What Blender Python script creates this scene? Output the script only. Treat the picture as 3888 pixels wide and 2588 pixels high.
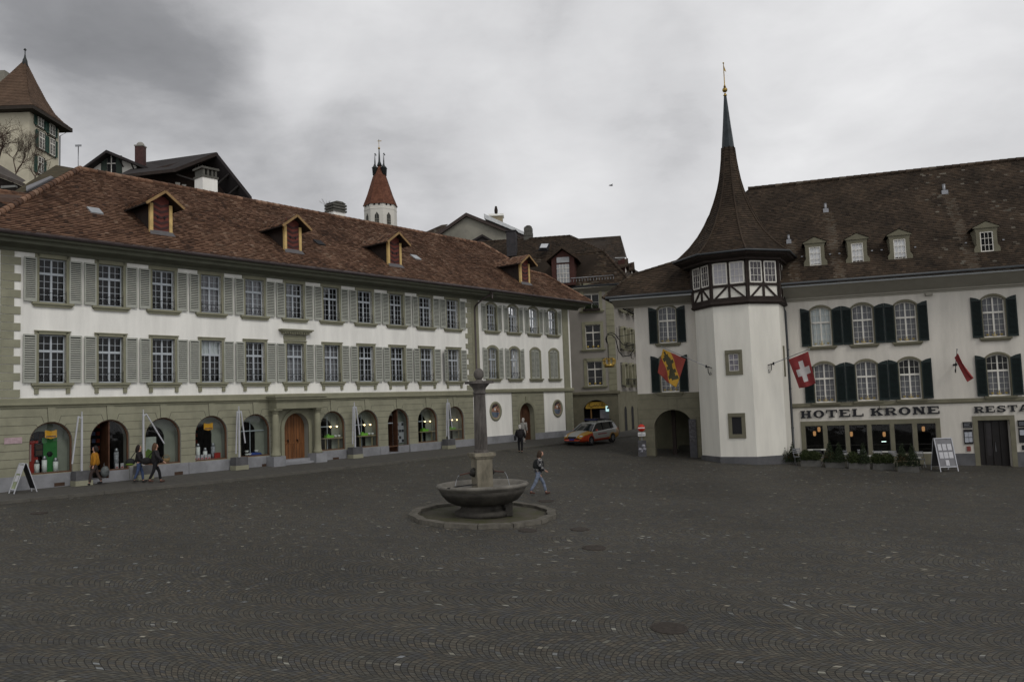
import bpy, math, random
from mathutils import Vector, Matrix
random.seed(11)
R = math.radians; PI = math.pi
for o in list(bpy.data.objects): bpy.data.objects.remove(o)
S = bpy.context.scene; COL = S.collection
# ---------------------------------------------------------------- camera
CAMZ = 5.0; PITCH = R(4.24); ROLL = R(-2.04); FPX = 3150.0
def basis():
    cp, sp = math.cos(PITCH), math.sin(PITCH); cr, sr = math.cos(ROLL), math.sin(ROLL)
    f = Vector((0, cp, sp)); u = Vector((0, -sp, cp)); r = Vector((1, 0, 0))
    return r*cr + u*sr, -r*sr + u*cr, f
CR, CU, CF = basis()
cam = bpy.data.cameras.new('camera'); camo = bpy.data.objects.new('camera', cam); COL.objects.link(camo)
cam.sensor_width = 36; cam.lens = FPX/3888*36; cam.clip_end = 5000; cam.clip_start = .1
m = Matrix((CR, CU, -CF)).transposed().to_4x4(); m.translation = (0, 0, CAMZ); camo.matrix_world = m
S.camera = camo
# ---------------------------------------------------------------- colour management, sky, sun
S.view_settings.view_transform = 'Standard'; S.view_settings.look = 'None'
S.view_settings.exposure = -0.25; S.view_settings.gamma = 1
SUN_EL, SUN_AZ = R(46), R(142)      # azimuth measured clockwise from +Y
W = bpy.data.worlds.new('World'); S.world = W; W.use_nodes = True
nt = W.node_tree; N = nt.nodes; L = nt.links; N.clear()
def nd(t, **k):
    n = N.new(t)
    for a, b in k.items(): setattr(n, a, b)
    return n
out = nd('ShaderNodeOutputWorld'); bg = nd('ShaderNodeBackground'); L.new(bg.outputs[0], out.inputs[0])
sky = nd('ShaderNodeTexSky', sky_type='NISHITA', sun_disc=False, sun_elevation=SUN_EL, sun_rotation=SUN_AZ, dust_density=2.0)
tc = nd('ShaderNodeTexCoord')
def vmath(op, a, b=None):
    n = nd('ShaderNodeVectorMath', operation=op); L.new(a, n.inputs[0])
    if b is not None:
        if isinstance(b, tuple): n.inputs[1].default_value = b
        else: L.new(b, n.inputs[1])
    return n
def fmath(op, a, b=None, c=None, clamp=False):
    n = nd('ShaderNodeMath', operation=op, use_clamp=clamp)
    for i, q in enumerate((a, b, c)):
        if q is None: continue
        if isinstance(q, (int, float)): n.inputs[i].default_value = q
        else: L.new(q, n.inputs[i])
    return n.outputs[0]
D = vmath('NORMALIZE', tc.outputs['Generated']).outputs[0]
def noise(vec, scale, det, rough, dist=0, sc=None):
    mp = nd('ShaderNodeMapping'); L.new(vec, mp.inputs[0])
    if sc: mp.inputs['Scale'].default_value = sc[0]; mp.inputs['Rotation'].default_value = sc[1]
    n = nd('ShaderNodeTexNoise'); n.inputs['Scale'].default_value = scale; n.inputs['Detail'].default_value = det
    n.inputs['Roughness'].default_value = rough; n.inputs['Distortion'].default_value = dist
    L.new(mp.outputs[0], n.inputs['Vector']); return n
warp = noise(D, 2.6, 3, .5)
wv = vmath('SUBTRACT', warp.outputs['Color'], (.5, .5, .5)); ws = nd('ShaderNodeVectorMath', operation='SCALE'); ws.inputs['Scale'].default_value = .26
L.new(wv.outputs[0], ws.inputs[0]); DW = vmath('ADD', D, ws.outputs[0]).outputs[0]
n1 = noise(DW, 3.2, 7, .52, .3, ((1, .7, 1.7), (0, R(-18), 0)))
n2 = noise(D, 8.0, 8, .58, .0, ((.6, 1, 1.6), (0, R(28), 0)))
val = fmath('ADD', fmath('MULTIPLY', n1.outputs['Fac'], .62), fmath('MULTIPLY', n2.outputs['Fac'], .30))
val = fmath('ADD', val, .155)
def dirpx(x, y):
    return (CF + CR*(x-1944)/FPX - CU*(y-1294)/FPX).normalized()
def blob(x, y, rad, amt):
    # a soft cloud mass centred on a sky direction
    global val
    d = dirpx(x, y); dt = nd('ShaderNodeVectorMath', operation='DISTANCE'); L.new(DW, dt.inputs[0]); dt.inputs[1].default_value = d
    mr = nd('ShaderNodeMapRange', interpolation_type='SMOOTHSTEP'); L.new(dt.outputs['Value'], mr.inputs[0])
    mr.inputs[1].default_value = 0; mr.inputs[2].default_value = rad; mr.inputs[3].default_value = amt; mr.inputs[4].default_value = 0
    val = fmath('ADD', val, mr.outputs[0])
for b in ((100, 60, .30, -.23), (560, 230, .20, -.17), (900, 80, .12, -.14), (1000, 200, .09, -.10), (1480, 760, .16, -.15), (1180, 690, .12, -.10),
          (2350, 480, .22, -.15), (2500, 640, .12, -.09), (1750, 130, .2, -.04), (1150, 260, .12, .06), (500, 560, .16, .08), (2150, 820, .2, .12), (3300, 330, .42, .10), (3600, 80, .2, -.05)):
    blob(*b)
cr = nd('ShaderNodeValToRGB'); L.new(val, cr.inputs[0])
e = cr.color_ramp.elements; e[0].position = .18; e[0].color = (.24, .243, .255, 1); e[1].position = .82; e[1].color = (1.0, 1.0, 1.01, 1)
q = e.new(.33); q.color = (.34, .343, .358, 1); q = e.new(.55); q.color = (.74, .74, .755, 1)
# brighter overcast behind the viewer, where the veiled sun stands
sd = Vector((math.sin(SUN_AZ)*math.cos(SUN_EL), math.cos(SUN_AZ)*math.cos(SUN_EL), math.sin(SUN_EL)))
dd = nd('ShaderNodeVectorMath', operation='DOT_PRODUCT'); L.new(D, dd.inputs[0]); dd.inputs[1].default_value = sd
glow = nd('ShaderNodeMapRange'); L.new(dd.outputs['Value'], glow.inputs[0]); glow.inputs[1].default_value = -.1; glow.inputs[2].default_value = 1
glow.inputs[3].default_value = 1; glow.inputs[4].default_value = 1.5
gm = nd('ShaderNodeVectorMath', operation='SCALE'); L.new(cr.outputs[0], gm.inputs[0]); L.new(glow.outputs[0], gm.inputs['Scale'])
sz = nd('ShaderNodeSeparateXYZ'); L.new(D, sz.inputs[0]); zen = nd('ShaderNodeMapRange', interpolation_type='SMOOTHSTEP'); L.new(sz.outputs[2], zen.inputs[0])
for i_, v_ in ((1, .42), (2, .85), (3, 1.0), (4, .42)): zen.inputs[i_].default_value = v_
gm2 = nd('ShaderNodeVectorMath', operation='SCALE'); L.new(gm.outputs[0], gm2.inputs[0]); L.new(zen.outputs[0], gm2.inputs['Scale']); gm = gm2
sk = nd('ShaderNodeVectorMath', operation='SCALE'); L.new(sky.outputs[0], sk.inputs[0]); sk.inputs['Scale'].default_value = .003
ad = nd('ShaderNodeVectorMath', operation='ADD'); L.new(gm.outputs[0], ad.inputs[0]); L.new(sk.outputs[0], ad.inputs[1])
L.new(ad.outputs[0], bg.inputs[0]); bg.inputs[1].default_value = 1.0
sun = bpy.data.lights.new('sun', 'SUN'); sun.energy = 1.0; sun.angle = R(16); sun.color = (1, .955, .89)
suno = bpy.data.objects.new('sun', sun); COL.objects.link(suno)
suno.rotation_euler = (-sd).to_track_quat('-Z', 'Y').to_euler()
# ---------------------------------------------------------------- unprojection of surveyed points
def ray(x, y): return CF + CR*(x-1944)/FPX - CU*(y-1294)/FPX
CP = Vector((0, 0, CAMZ))
def gz(x, y):
    g = .1 - .035*x + .035*y
    return max(-3.0, min(2.45, g))
def ground(x, y):
    r = ray(x, y); t = (.1-CAMZ)/(r.z+.035*r.x-.035*r.y); return CP + r*t
def at(x, y, Y):
    r = ray(x, y); return CP + r*(Y/r.y)
class Frame:
    def __init__(s, ang, px, py):
        s.a = ang; s.dx = Vector((math.cos(ang), math.sin(ang), 0)); s.dy = Vector((-math.sin(ang), math.cos(ang), 0)); s.P = Vector((px, py, 0))
    def at(s, x, y, off=0):
        r = ray(x, y); t = ((s.P+s.dy*off-CP).dot(s.dy))/r.dot(s.dy); p = CP+r*t-s.P; return p.dot(s.dx), p.z
    def w(s, u, v, z=0): return s.P+s.dx*u+s.dy*v+Vector((0, 0, z))
    def loc(s, p): q = p-s.P; return Vector((q.dot(s.dx), q.dot(s.dy), p.z))
LF = Frame(PI/2-R(39.83), -19.064, 35.941)
RF = Frame(-R(17.91), 25.341, 43.985)
# ---------------------------------------------------------------- materials
MATS = {}
def mat(name, col, rough=.8, var=.12, scale=3.0, bump=0.0, bscale=40, metal=0, spec=.3, col2=None, streak=None, emit=None):
    if name in MATS: return MATS[name]
    M = bpy.data.materials.new(name); M.use_nodes = True; t = M.node_tree; p = t.nodes['Principled BSDF']; l = t.links
    p.inputs['Roughness'].default_value = rough; p.inputs['Metallic'].default_value = metal
    p.inputs['Specular IOR Level'].default_value = spec
    g = t.nodes.new('ShaderNodeNewGeometry')
    src = g.outputs['Position']
    if streak:
        mp = t.nodes.new('ShaderNodeMapping'); mp.inputs['Scale'].default_value = streak; l.new(src, mp.inputs[0]); src = mp.outputs[0]
    n = t.nodes.new('ShaderNodeTexNoise'); n.inputs['Scale'].default_value = scale; n.inputs['Detail'].default_value = 6; n.inputs['Roughness'].default_value = .65
    l.new(src, n.inputs['Vector'])
    rp = t.nodes.new('ShaderNodeValToRGB'); c = col; d = col2 or tuple(max(0, x*(1-2*var)) for x in col)
    rp.color_ramp.elements[0].position = .35; rp.color_ramp.elements[0].color = (*d, 1); rp.color_ramp.elements[1].position = .62; rp.color_ramp.elements[1].color = (*c, 1)
    l.new(n.outputs['Fac'], rp.inputs[0]); l.new(rp.outputs[0], p.inputs['Base Color'])
    if bump:
        b = t.nodes.new('ShaderNodeTexNoise'); b.inputs['Scale'].default_value = bscale; b.inputs['Detail'].default_value = 4; l.new(g.outputs['Position'], b.inputs['Vector'])
        bb = t.nodes.new('ShaderNodeBump'); bb.inputs['Strength'].default_value = bump; bb.inputs['Distance'].default_value = .02
        l.new(b.outputs['Fac'], bb.inputs['Height']); l.new(bb.outputs[0], p.inputs['Normal'])
    if emit:
        p.inputs['Emission Color'].default_value = (*col, 1); p.inputs['Emission Strength'].default_value = emit
    MATS[name] = M; return M
def tilemat(name, cols, patch, dark):
    M = bpy.data.materials.new(name); M.use_nodes = True; t = M.node_tree; p = t.nodes['Principled BSDF']; l = t.links
    p.inputs['Roughness'].default_value = .85; p.inputs['Specular IOR Level'].default_value = .2
    a = t.nodes.new('ShaderNodeAttribute'); a.attribute_name = 'tint'
    rp = t.nodes.new('ShaderNodeValToRGB'); rp.color_ramp.interpolation = 'LINEAR'
    e = rp.color_ramp.elements
    e[0].position = 0; e[0].color = (*cols[0], 1); e[1].position = 1; e[1].color = (*cols[-1], 1)
    for i, c in enumerate(cols[1:-1]):
        q = e.new((i+1)/(len(cols)-1)); q.color = (*c, 1)
    l.new(a.outputs['Fac'], rp.inputs[0])
    g = t.nodes.new('ShaderNodeNewGeometry')
    n = t.nodes.new('ShaderNodeTexNoise'); n.inputs['Scale'].default_value = patch; n.inputs['Detail'].default_value = 7; n.inputs['Roughness'].default_value = .7
    l.new(g.outputs['Position'], n.inputs['Vector'])
    r2 = t.nodes.new('ShaderNodeValToRGB'); r2.color_ramp.elements[0].position = .38; r2.color_ramp.elements[0].color = (*dark, 1); r2.color_ramp.elements[1].position = .6; r2.color_ramp.elements[1].color = (1, 1, 1, 1)
    l.new(n.outputs['Fac'], r2.inputs[0])
    mx = t.nodes.new('ShaderNodeMix'); mx.data_type = 'RGBA'; mx.blend_type = 'MULTIPLY'; mx.inputs['Factor'].default_value = 1
    l.new(rp.outputs[0], mx.inputs['A']); l.new(r2.outputs[0], mx.inputs['B']); l.new(mx.outputs['Result'], p.inputs['Base Color'])
    MATS[name] = M; return M
TILE_R = tilemat('clay_tiles_red', [(.04, .026, .02), (.145, .080, .052), (.20, .112, .071), (.25, .146, .095), (.30, .21, .15)], .8, (.68, .67, .66))
TILE_B = tilemat('clay_tiles_brown', [(.026, .019, .014), (.043, .031, .021), (.055, .039, .027), (.076, .052, .034), (.14, .125, .10)], .5, (.6, .6, .6))
TILE_O = tilemat('clay_tiles_orange', [(.115, .05, .032), (.14, .058, .036), (.17, .075, .046)], .6, (.75, .72, .7))
TILE_D = tilemat('dark_tiles', [(.022, .02, .02), (.035, .03, .03), (.05, .044, .04)], .6, (.7, .7, .7))
def glassmat():
    M = bpy.data.materials.new('window_glass'); M.use_nodes = True; t = M.node_tree; t.nodes.clear(); l = t.links
    o = t.nodes.new('ShaderNodeOutputMaterial'); mx = t.nodes.new('ShaderNodeMixShader'); tr = t.nodes.new('ShaderNodeBsdfTransparent'); gl = t.nodes.new('ShaderNodeBsdfGlossy')
    gl.inputs['Roughness'].default_value = .03; tr.inputs[0].default_value = (.82, .86, .85, 1)
    fr = t.nodes.new('ShaderNodeFresnel'); fr.inputs[0].default_value = 1.36
    n = t.nodes.new('ShaderNodeTexNoise'); n.inputs['Scale'].default_value = 1.3; g = t.nodes.new('ShaderNodeNewGeometry'); l.new(g.outputs['Position'], n.inputs['Vector'])
    b = t.nodes.new('ShaderNodeBump'); b.inputs['Strength'].default_value = .08; b.inputs['Distance'].default_value = .05; l.new(n.outputs['Fac'], b.inputs['Height']); l.new(b.outputs[0], gl.inputs['Normal'])
    l.new(fr.outputs[0], mx.inputs[0]); l.new(tr.outputs[0], mx.inputs[1]); l.new(gl.outputs[0], mx.inputs[2]); l.new(mx.outputs[0], o.inputs[0])
    return M
GLASS = glassmat()
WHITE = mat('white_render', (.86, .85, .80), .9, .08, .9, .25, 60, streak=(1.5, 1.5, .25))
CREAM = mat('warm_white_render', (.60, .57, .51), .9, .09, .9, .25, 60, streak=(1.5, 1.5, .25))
TOWERW = mat('tower_render', (.72, .70, .63), .9, .07, .8, .25, 50, streak=(1.5, 1.5, .25))
STONE = mat('olive_sandstone', (.275, .27, .195), .85, .10, 1.6, .4, 25)
STONE2 = mat('olive_sandstone_trim', (.24, .235, .165), .85, .08, 2, .3, 25)
JOINT = mat('stone_joint', (.075, .07, .055), .95, .1)
HSTONE = mat('hotel_sandstone', (.16, .15, .105), .85, .1, 2, .3, 25)
GRANITE = mat('grey_granite', (.26, .265, .28), .8, .16, 1.1, .3, 30)
GRANITE_D = mat('dark_granite', (.11, .11, .115), .8, .18, 1.3, .3, 30)
SOFFIT = mat('olive_painted_timber', (.13, .135, .10), .8, .1, 2)
HSOFFIT = mat('grey_painted_soffit', (.30, .285, .24), .8, .05, 2)
FASCIA = mat('pale_fascia', (.42, .44, .44), .6, .05)
GUTTER = mat('brown_gutter', (.06, .045, .045), .5, .1, spec=.5)
DKPIPE = mat('dark_downpipe', (.035, .04, .045), .45, .1, spec=.5)
SHUT = mat('grey_green_shutter', (.375, .385, .34), .7, .06, 4)
SHUTG = mat('dark_green_shutter', (.004, .013, .012), .5, .15, 4)
SHUTG2 = mat('mid_green_shutter', (.02, .07, .05), .6, .1, 4)
SASH = mat('pale_sash', (.43, .465, .50), .5, .04)
SASHW = mat('white_sash', (.66, .64, .58), .5, .04)
CURT = mat('net_curtain', (.26, .245, .27), .9, .2, 5, streak=(6, 6, .4))
CURTW = mat('white_blind', (.70, .71, .72), .8, .05, 3)
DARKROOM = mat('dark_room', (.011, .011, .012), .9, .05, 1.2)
IRON = mat('wrought_iron', (.012, .012, .014), .5, .1, metal=.3)
WOOD = mat('oak_door', (.20, .082, .028), .55, .22, 1.5, .2, 30, streak=(5, 5, .6))
WOODD = mat('brown_wood', (.085, .038, .02), .6, .2, 3)
TIMBER = mat('dark_timber', (.030, .021, .017), .8, .2, 3)
CHALET = mat('weathered_timber', (.045, .03, .024), .85, .25, 2)
YELLOWP = mat('yellow_post', (.62, .44, .18), .7, .14, 3)
REDP = mat('dark_red_boards', (.14, .035, .026), .7, .15, 3)
REDS = mat('dark_red_stripe', (.05, .02, .018), .7, .1)
CASTLE = mat('castle_render', (.52, .48, .37), .95, .12, .35, .3, 12)
CHURCHW = mat('church_render', (.58, .56, .51), .95, .08, .2)
GREYR = mat('grey_old_render', (.25, .24, .20), .95, .18, .3)
BEIGE = mat('beige_render', (.30, .28, .25), .95, .08, .4)
QUOIN = mat('yellow_sandstone', (.27, .26, .18), .9, .1, 1.5)
COPPER = mat('copper_cap', (.035, .043, .047), .45, .2, 2, metal=.4)
GOLD = mat('gilded', (.40, .27, .07), .35, .2, 8, metal=.8)
METAL = mat('brushed_metal', (.26, .265, .28), .4, .08, metal=.6)
WHITEM = mat('white_painted_metal', (.44, .45, .48), .5, .06)
LICHEN = mat('mossy_slab', (.06, .045, .018), .95, .3, 1.2, .3, 20)
FOUNT = mat('weathered_limestone', (.19, .178, .155), .9, .22, 2.2, .5, 22, streak=(1, 1, .35))
FOUNTD = mat('dark_basin_stone', (.055, .05, .042), .75, .3, 2.0, .5, 22)  # darker stone colour for the lower bowl, pedestal and foot
FOUNTC = mat('pitted_column_stone', (.13, .118, .108), .9, .25, 6, .6, 30, streak=(1, 1, .3))
FOUNTP = mat('pale_fountain_stone', (.25, .225, .17), .9, .28, 2.2, .4, 24, streak=(1, 1, .4)); RINGST = mat('ring_kerb_stone', (.135, .125, .104), .9, .22, 3, .4, 20)
GRATEM = mat('rusty_iron_cover', (.062, .052, .044), .8, .2, 8)
ASPH = mat('asphalt', (.082, .078, .070), .9, .12, 5, .4, 60)
KERB = mat('kerb_stone', (.10, .095, .082), .9, .12, 2.5, .3, 40)
BLACK = mat('matt_black', (.012, .012, .014), .7, .1)
def leafm(name, c): return mat(name, c, .8, .3, 9)
# ---------------------------------------------------------------- mesh builder
class MB:
    def __init__(s): s.v = []; s.f = []; s.m = []; s.s = []; s.t = []
    def add(s, vs, fs, m=0, sm=False, t=.5):
        b = len(s.v); s.v += [tuple(v) for v in vs]
        for f in fs: s.f.append(tuple(i+b for i in f)); s.m.append(m); s.s.append(sm); s.t.append(t)
    def quad(s, a, b, c, d, m=0, t=.5): s.add((a, b, c, d), ((0, 1, 2, 3),), m, t=t)
    def box(s, x0, x1, y0, y1, z0, z1, m=0, M=None):
        vs = [Vector((x, y, z)) for z in (z0, z1) for y in (y0, y1) for x in (x0, x1)]
        if M is not None: vs = [M @ v for v in vs]
        s.add(vs, ((0, 2, 3, 1), (4, 5, 7, 6), (0, 1, 5, 4), (2, 6, 7, 3), (0, 4, 6, 2), (1, 3, 7, 5)), m)
    def prism(s, poly, y0, y1, m=0, M=None):       # polygon in x,z extruded along y
        n = len(poly); vs = [Vector((x, y0, z)) for x, z in poly]+[Vector((x, y1, z)) for x, z in poly]
        if M is not None: vs = [M @ v for v in vs]
        s.add(vs, [tuple(range(n)), tuple(range(2*n-1, n-1, -1))]+[(i, i+n, (i+1) % n+n, (i+1) % n) for i in range(n)], m)
    def extr(s, poly, x0, x1, m=0, M=None):        # polygon in y,z extruded along x
        n = len(poly); vs = [Vector((x0, y, z)) for y, z in poly]+[Vector((x1, y, z)) for y, z in poly]
        if M is not None: vs = [M @ v for v in vs]
        s.add(vs, [tuple(range(n)), tuple(range(2*n-1, n-1, -1))]+[(i, i+n, (i+1) % n+n, (i+1) % n) for i in range(n)], m)
    def sweep(s, pts, vec, m=0):                    # any planar polygon swept along a vector
        n = len(pts); vec = Vector(vec); vs = [Vector(p) for p in pts]+[Vector(p)+vec for p in pts]
        s.add(vs, [tuple(range(n)), tuple(range(2*n-1, n-1, -1))]+[(i, i+n, (i+1) % n+n, (i+1) % n) for i in range(n)], m)
    def lathe(s, prof, n=24, c=(0, 0, 0), m=0, sm=True, rot=0, sx=1, sy=1, M=None):
        vs = []
        for r, z in prof:
            for k in range(n):
                a = rot+2*PI*k/n; v = Vector((c[0]+r*sx*math.cos(a), c[1]+r*sy*math.sin(a), c[2]+z)); vs.append(M @ v if M is not None else v)
        fs = [(i*n+k, i*n+(k+1) % n, (i+1)*n+(k+1) % n, (i+1)*n+k) for i in range(len(prof)-1) for k in range(n)]
        fs.append(tuple(range(n-1, -1, -1))); fs.append(tuple((len(prof)-1)*n+k for k in range(n)))
        s.add(vs, fs, m, sm)
    def tube(s, pts, r, n=8, m=0, sm=True):
        pts = [Vector(p) for p in pts]; rs = r if isinstance(r, (list, tuple)) else [r]*len(pts); vs = []
        for i, p in enumerate(pts):
            d = (pts[min(i+1, len(pts)-1)]-pts[max(i-1, 0)]).normalized()
            a = Vector((0, 0, 1)) if abs(d.z) < .9 else Vector((1, 0, 0)); u = d.cross(a).normalized(); w = d.cross(u)
            for k in range(n): vs.append(p+(u*math.cos(2*PI*k/n)+w*math.sin(2*PI*k/n))*rs[i])
        fs = [(i*n+k, i*n+(k+1) % n, (i+1)*n+(k+1) % n, (i+1)*n+k) for i in range(len(pts)-1) for k in range(n)]
        fs += [tuple(range(n)), tuple((len(pts)-1)*n+k for k in range(n-1, -1, -1))]
        s.add(vs, fs, m, sm)
    def ball(s, c, r, m=0, n=12, sz=1, sx=1, sy=1):
        s.lathe([(max(.001, r*math.sin(PI*i/n)), -r*sz*math.cos(PI*i/n)) for i in range(n+1)], n*2 if n < 9 else 18, c, m, True, sx=sx, sy=sy)
    def bar(s, a, b, w, d, m=0, n=(0, -1, 0)):     # flat bar from a to b, width w, depth d along n
        a = Vector(a); b = Vector(b); n = Vector(n).normalized(); t = (b-a).normalized(); q = t.cross(n)*w/2
        s.sweep([a-q, a+q, b+q, b-q], n*d, m)
    def mesh(s, name, mats):
        me = bpy.data.meshes.new(name); me.from_pydata(s.v, [], s.f)
        for x in (mats if isinstance(mats, (list, tuple)) else [mats]): me.materials.append(x)
        me.polygons.foreach_set('material_index', s.m); me.polygons.foreach_set('use_smooth', s.s)
        a = me.attributes.new('tint', 'FLOAT', 'FACE'); a.data.foreach_set('value', s.t)
        me.validate(); me.update(); return me
    def build(s, name, mats, parent=None, loc=(0, 0, 0), rz=0): return put(name, s.mesh(name, mats), parent, loc, rz)
def put(name, me, parent=None, loc=(0, 0, 0), rz=0):
    o = bpy.data.objects.new(name, me); COL.objects.link(o); o.parent = parent; o.location = loc; o.rotation_euler = (0, 0, rz); return o
def tag(o, label=None, cat=None, group=None, kind=None):
    if label: o['label'] = label
    if cat: o['category'] = cat
    if group: o['group'] = group
    if kind: o['kind'] = kind
    return o
def thing(name, label, cat, loc=(0, 0, 0), rz=0, group=None):
    o = bpy.data.objects.new(name, None); COL.objects.link(o); o.location = loc; o.rotation_euler = (0, 0, rz); o.empty_display_size = .3
    return tag(o, label, cat, group)
def smoothmod(o, lv=1):
    md = o.modifiers.new('sub', 'SUBSURF'); md.levels = lv; md.render_levels = lv; return o
def arc(xa, xb, zs, rise, n=14):
    # points of a round or segmental arch from left spring to right spring
    c = (xa+xb)/2; h = (xb-xa)/2
    if rise >= h*.99: return [(c-h*math.cos(PI*i/n), zs+rise*math.sin(PI*i/n)) for i in range(n+1)]
    r = (h*h+rise*rise)/(2*rise); a = math.asin(h/r); return [(c+r*math.sin(-a+2*a*i/n), zs+r*math.cos(-a+2*a*i/n)-(r-rise)) for i in range(n+1)]
def wall(mb, x0, x1, z0, z1, holes, y=0, depth=.25, m=0, mr=0):
    # holes: (xa, xb, za, zspring, rise)
    xs = sorted({x0, x1}|{h[0] for h in holes}|{h[1] for h in holes}); zs = sorted({z0, z1}|{h[2] for h in holes}|{h[3]+h[4] for h in holes})
    for i in range(len(xs)-1):
        for j in range(len(zs)-1):
            cx = (xs[i]+xs[i+1])/2; cz = (zs[j]+zs[j+1])/2
            if any(h[0] < cx < h[1] and h[2] < cz < h[3]+h[4] for h in holes): continue
            mb.quad((xs[i], y, zs[j]), (xs[i+1], y, zs[j]), (xs[i+1], y, zs[j+1]), (xs[i], y, zs[j+1]), m)
    for h in holes:
        xa, xb, za, zs_, ri = h[:5]; dp = h[5] if len(h) > 5 else depth
        if ri:
            A = arc(xa, xb, zs_, ri); top = zs_+ri; k = len(A)//2
            for i in range(len(A)-1):
                a, b = A[i], A[i+1]
                mb.quad((a[0], y, a[1]), (b[0], y, b[1]), (b[0], y, top), (a[0], y, top), m)
        else: A = [(xa, zs_), (xb, zs_)]
        P = [(xa, za)]+A+[(xb, za)]
        for i in range(len(P)-1): mb.quad((P[i][0], y, P[i][1]), (P[i][0], y+dp, P[i][1]), (P[i+1][0], y+dp, P[i+1][1]), (P[i+1][0], y, P[i+1][1]), mr)
        mb.quad((xa, y, za), (xb, y, za), (xb, y+dp, za), (xa, y+dp, za), mr)
def tiles(mb, rows, nrm, tw=.18, lip=.03, tint=None, m=0, lipt=None):
    # rows: list of (left point, right point) from eave to ridge; every tile is its own raised face
    for i in range(len(rows)-1):
        A0, B0 = map(Vector, rows[i]); A1, B1 = map(Vector, rows[i+1]); nn = nrm if not isinstance(nrm, list) else nrm[i]
        Ln = (B0-A0).length
        n = max(1, round(Ln/tw)); off = .5/n if i % 2 else 0
        ss = sorted({0.0, 1.0}|{min(1, max(0, k/n+off)) for k in range(n+1)})
        for k in range(len(ss)-1):
            a, b = ss[k], ss[k+1]
            if b-a < 1e-4: continue
            l1 = lip*(.7+.6*random.random()); p0 = A0.lerp(B0, a); p1 = A0.lerp(B0, b); q0 = A1.lerp(B1, a); q1 = A1.lerp(B1, b)
            t = tint(p0) if tint else random.random()
            mb.add((p0+nn*l1, p1+nn*l1, q1+nn*.004, q0+nn*.004, p0-nn*.01, p1-nn*.01), ((0, 1, 2, 3), (4, 5, 1, 0)), m, t=t)
            if lipt is not None: mb.t[-1] = lipt  # lip faces tinted darker: the tile-row shadow is put into the colour
def grow(A, B, C, Dd, h=.17):
    # rows between bottom edge A-B and top edge D-C
    A, B, C, Dd = map(Vector, (A, B, C, Dd)); n = max(2, int(((Dd-A).length+(C-B).length)/2/h)); return [(A.lerp(Dd, i/n), B.lerp(C, i/n)) for i in range(n+1)]
def tilequad(mb, A, B, C, Dd, tw=.18, h=.17, tint=None, lip=.03):
    A, B, C, Dd = map(Vector, (A, B, C, Dd)); n = (B-A).cross(Dd-A)
    if n.length < 1e-6: n = (C-B).cross(Dd-B)
    n.normalize()
    tiles(mb, grow(A, B, C, Dd, h), n, tw, lip, tint)
    mb.quad(A-n*.02, B-n*.02, C-n*.02, Dd-n*.02, 0, .1)
def ridge(mb, pts, r=.13, l=.4, tint=None):
    pts = [Vector(p) for p in pts]
    for a, b in zip(pts, pts[1:]):
        n = max(1, int((b-a).length/l)); t = random.random()
        for i in range(n):
            p = a.lerp(b, i/n); q = a.lerp(b, (i+1.12)/n); k = len(mb.f); mb.tube([p, q], [r*1.08, r*.88], 8, 0, True)
            tt = random.random()*.8+.1
            for j in range(k, len(mb.f)): mb.t[j] = tt
def text_mesh(txt, size, depth=.01):
    cu = bpy.data.curves.new('t', 'FONT'); cu.body = txt; cu.size = size; cu.extrude = depth; cu.align_x = 'CENTER'; cu.align_y = 'CENTER'
    o = bpy.data.objects.new('t', cu); COL.objects.link(o); dg = bpy.context.evaluated_depsgraph_get(); dg.update()
    me = bpy.data.meshes.new_from_object(o.evaluated_get(dg)); bpy.data.objects.remove(o); return me
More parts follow.
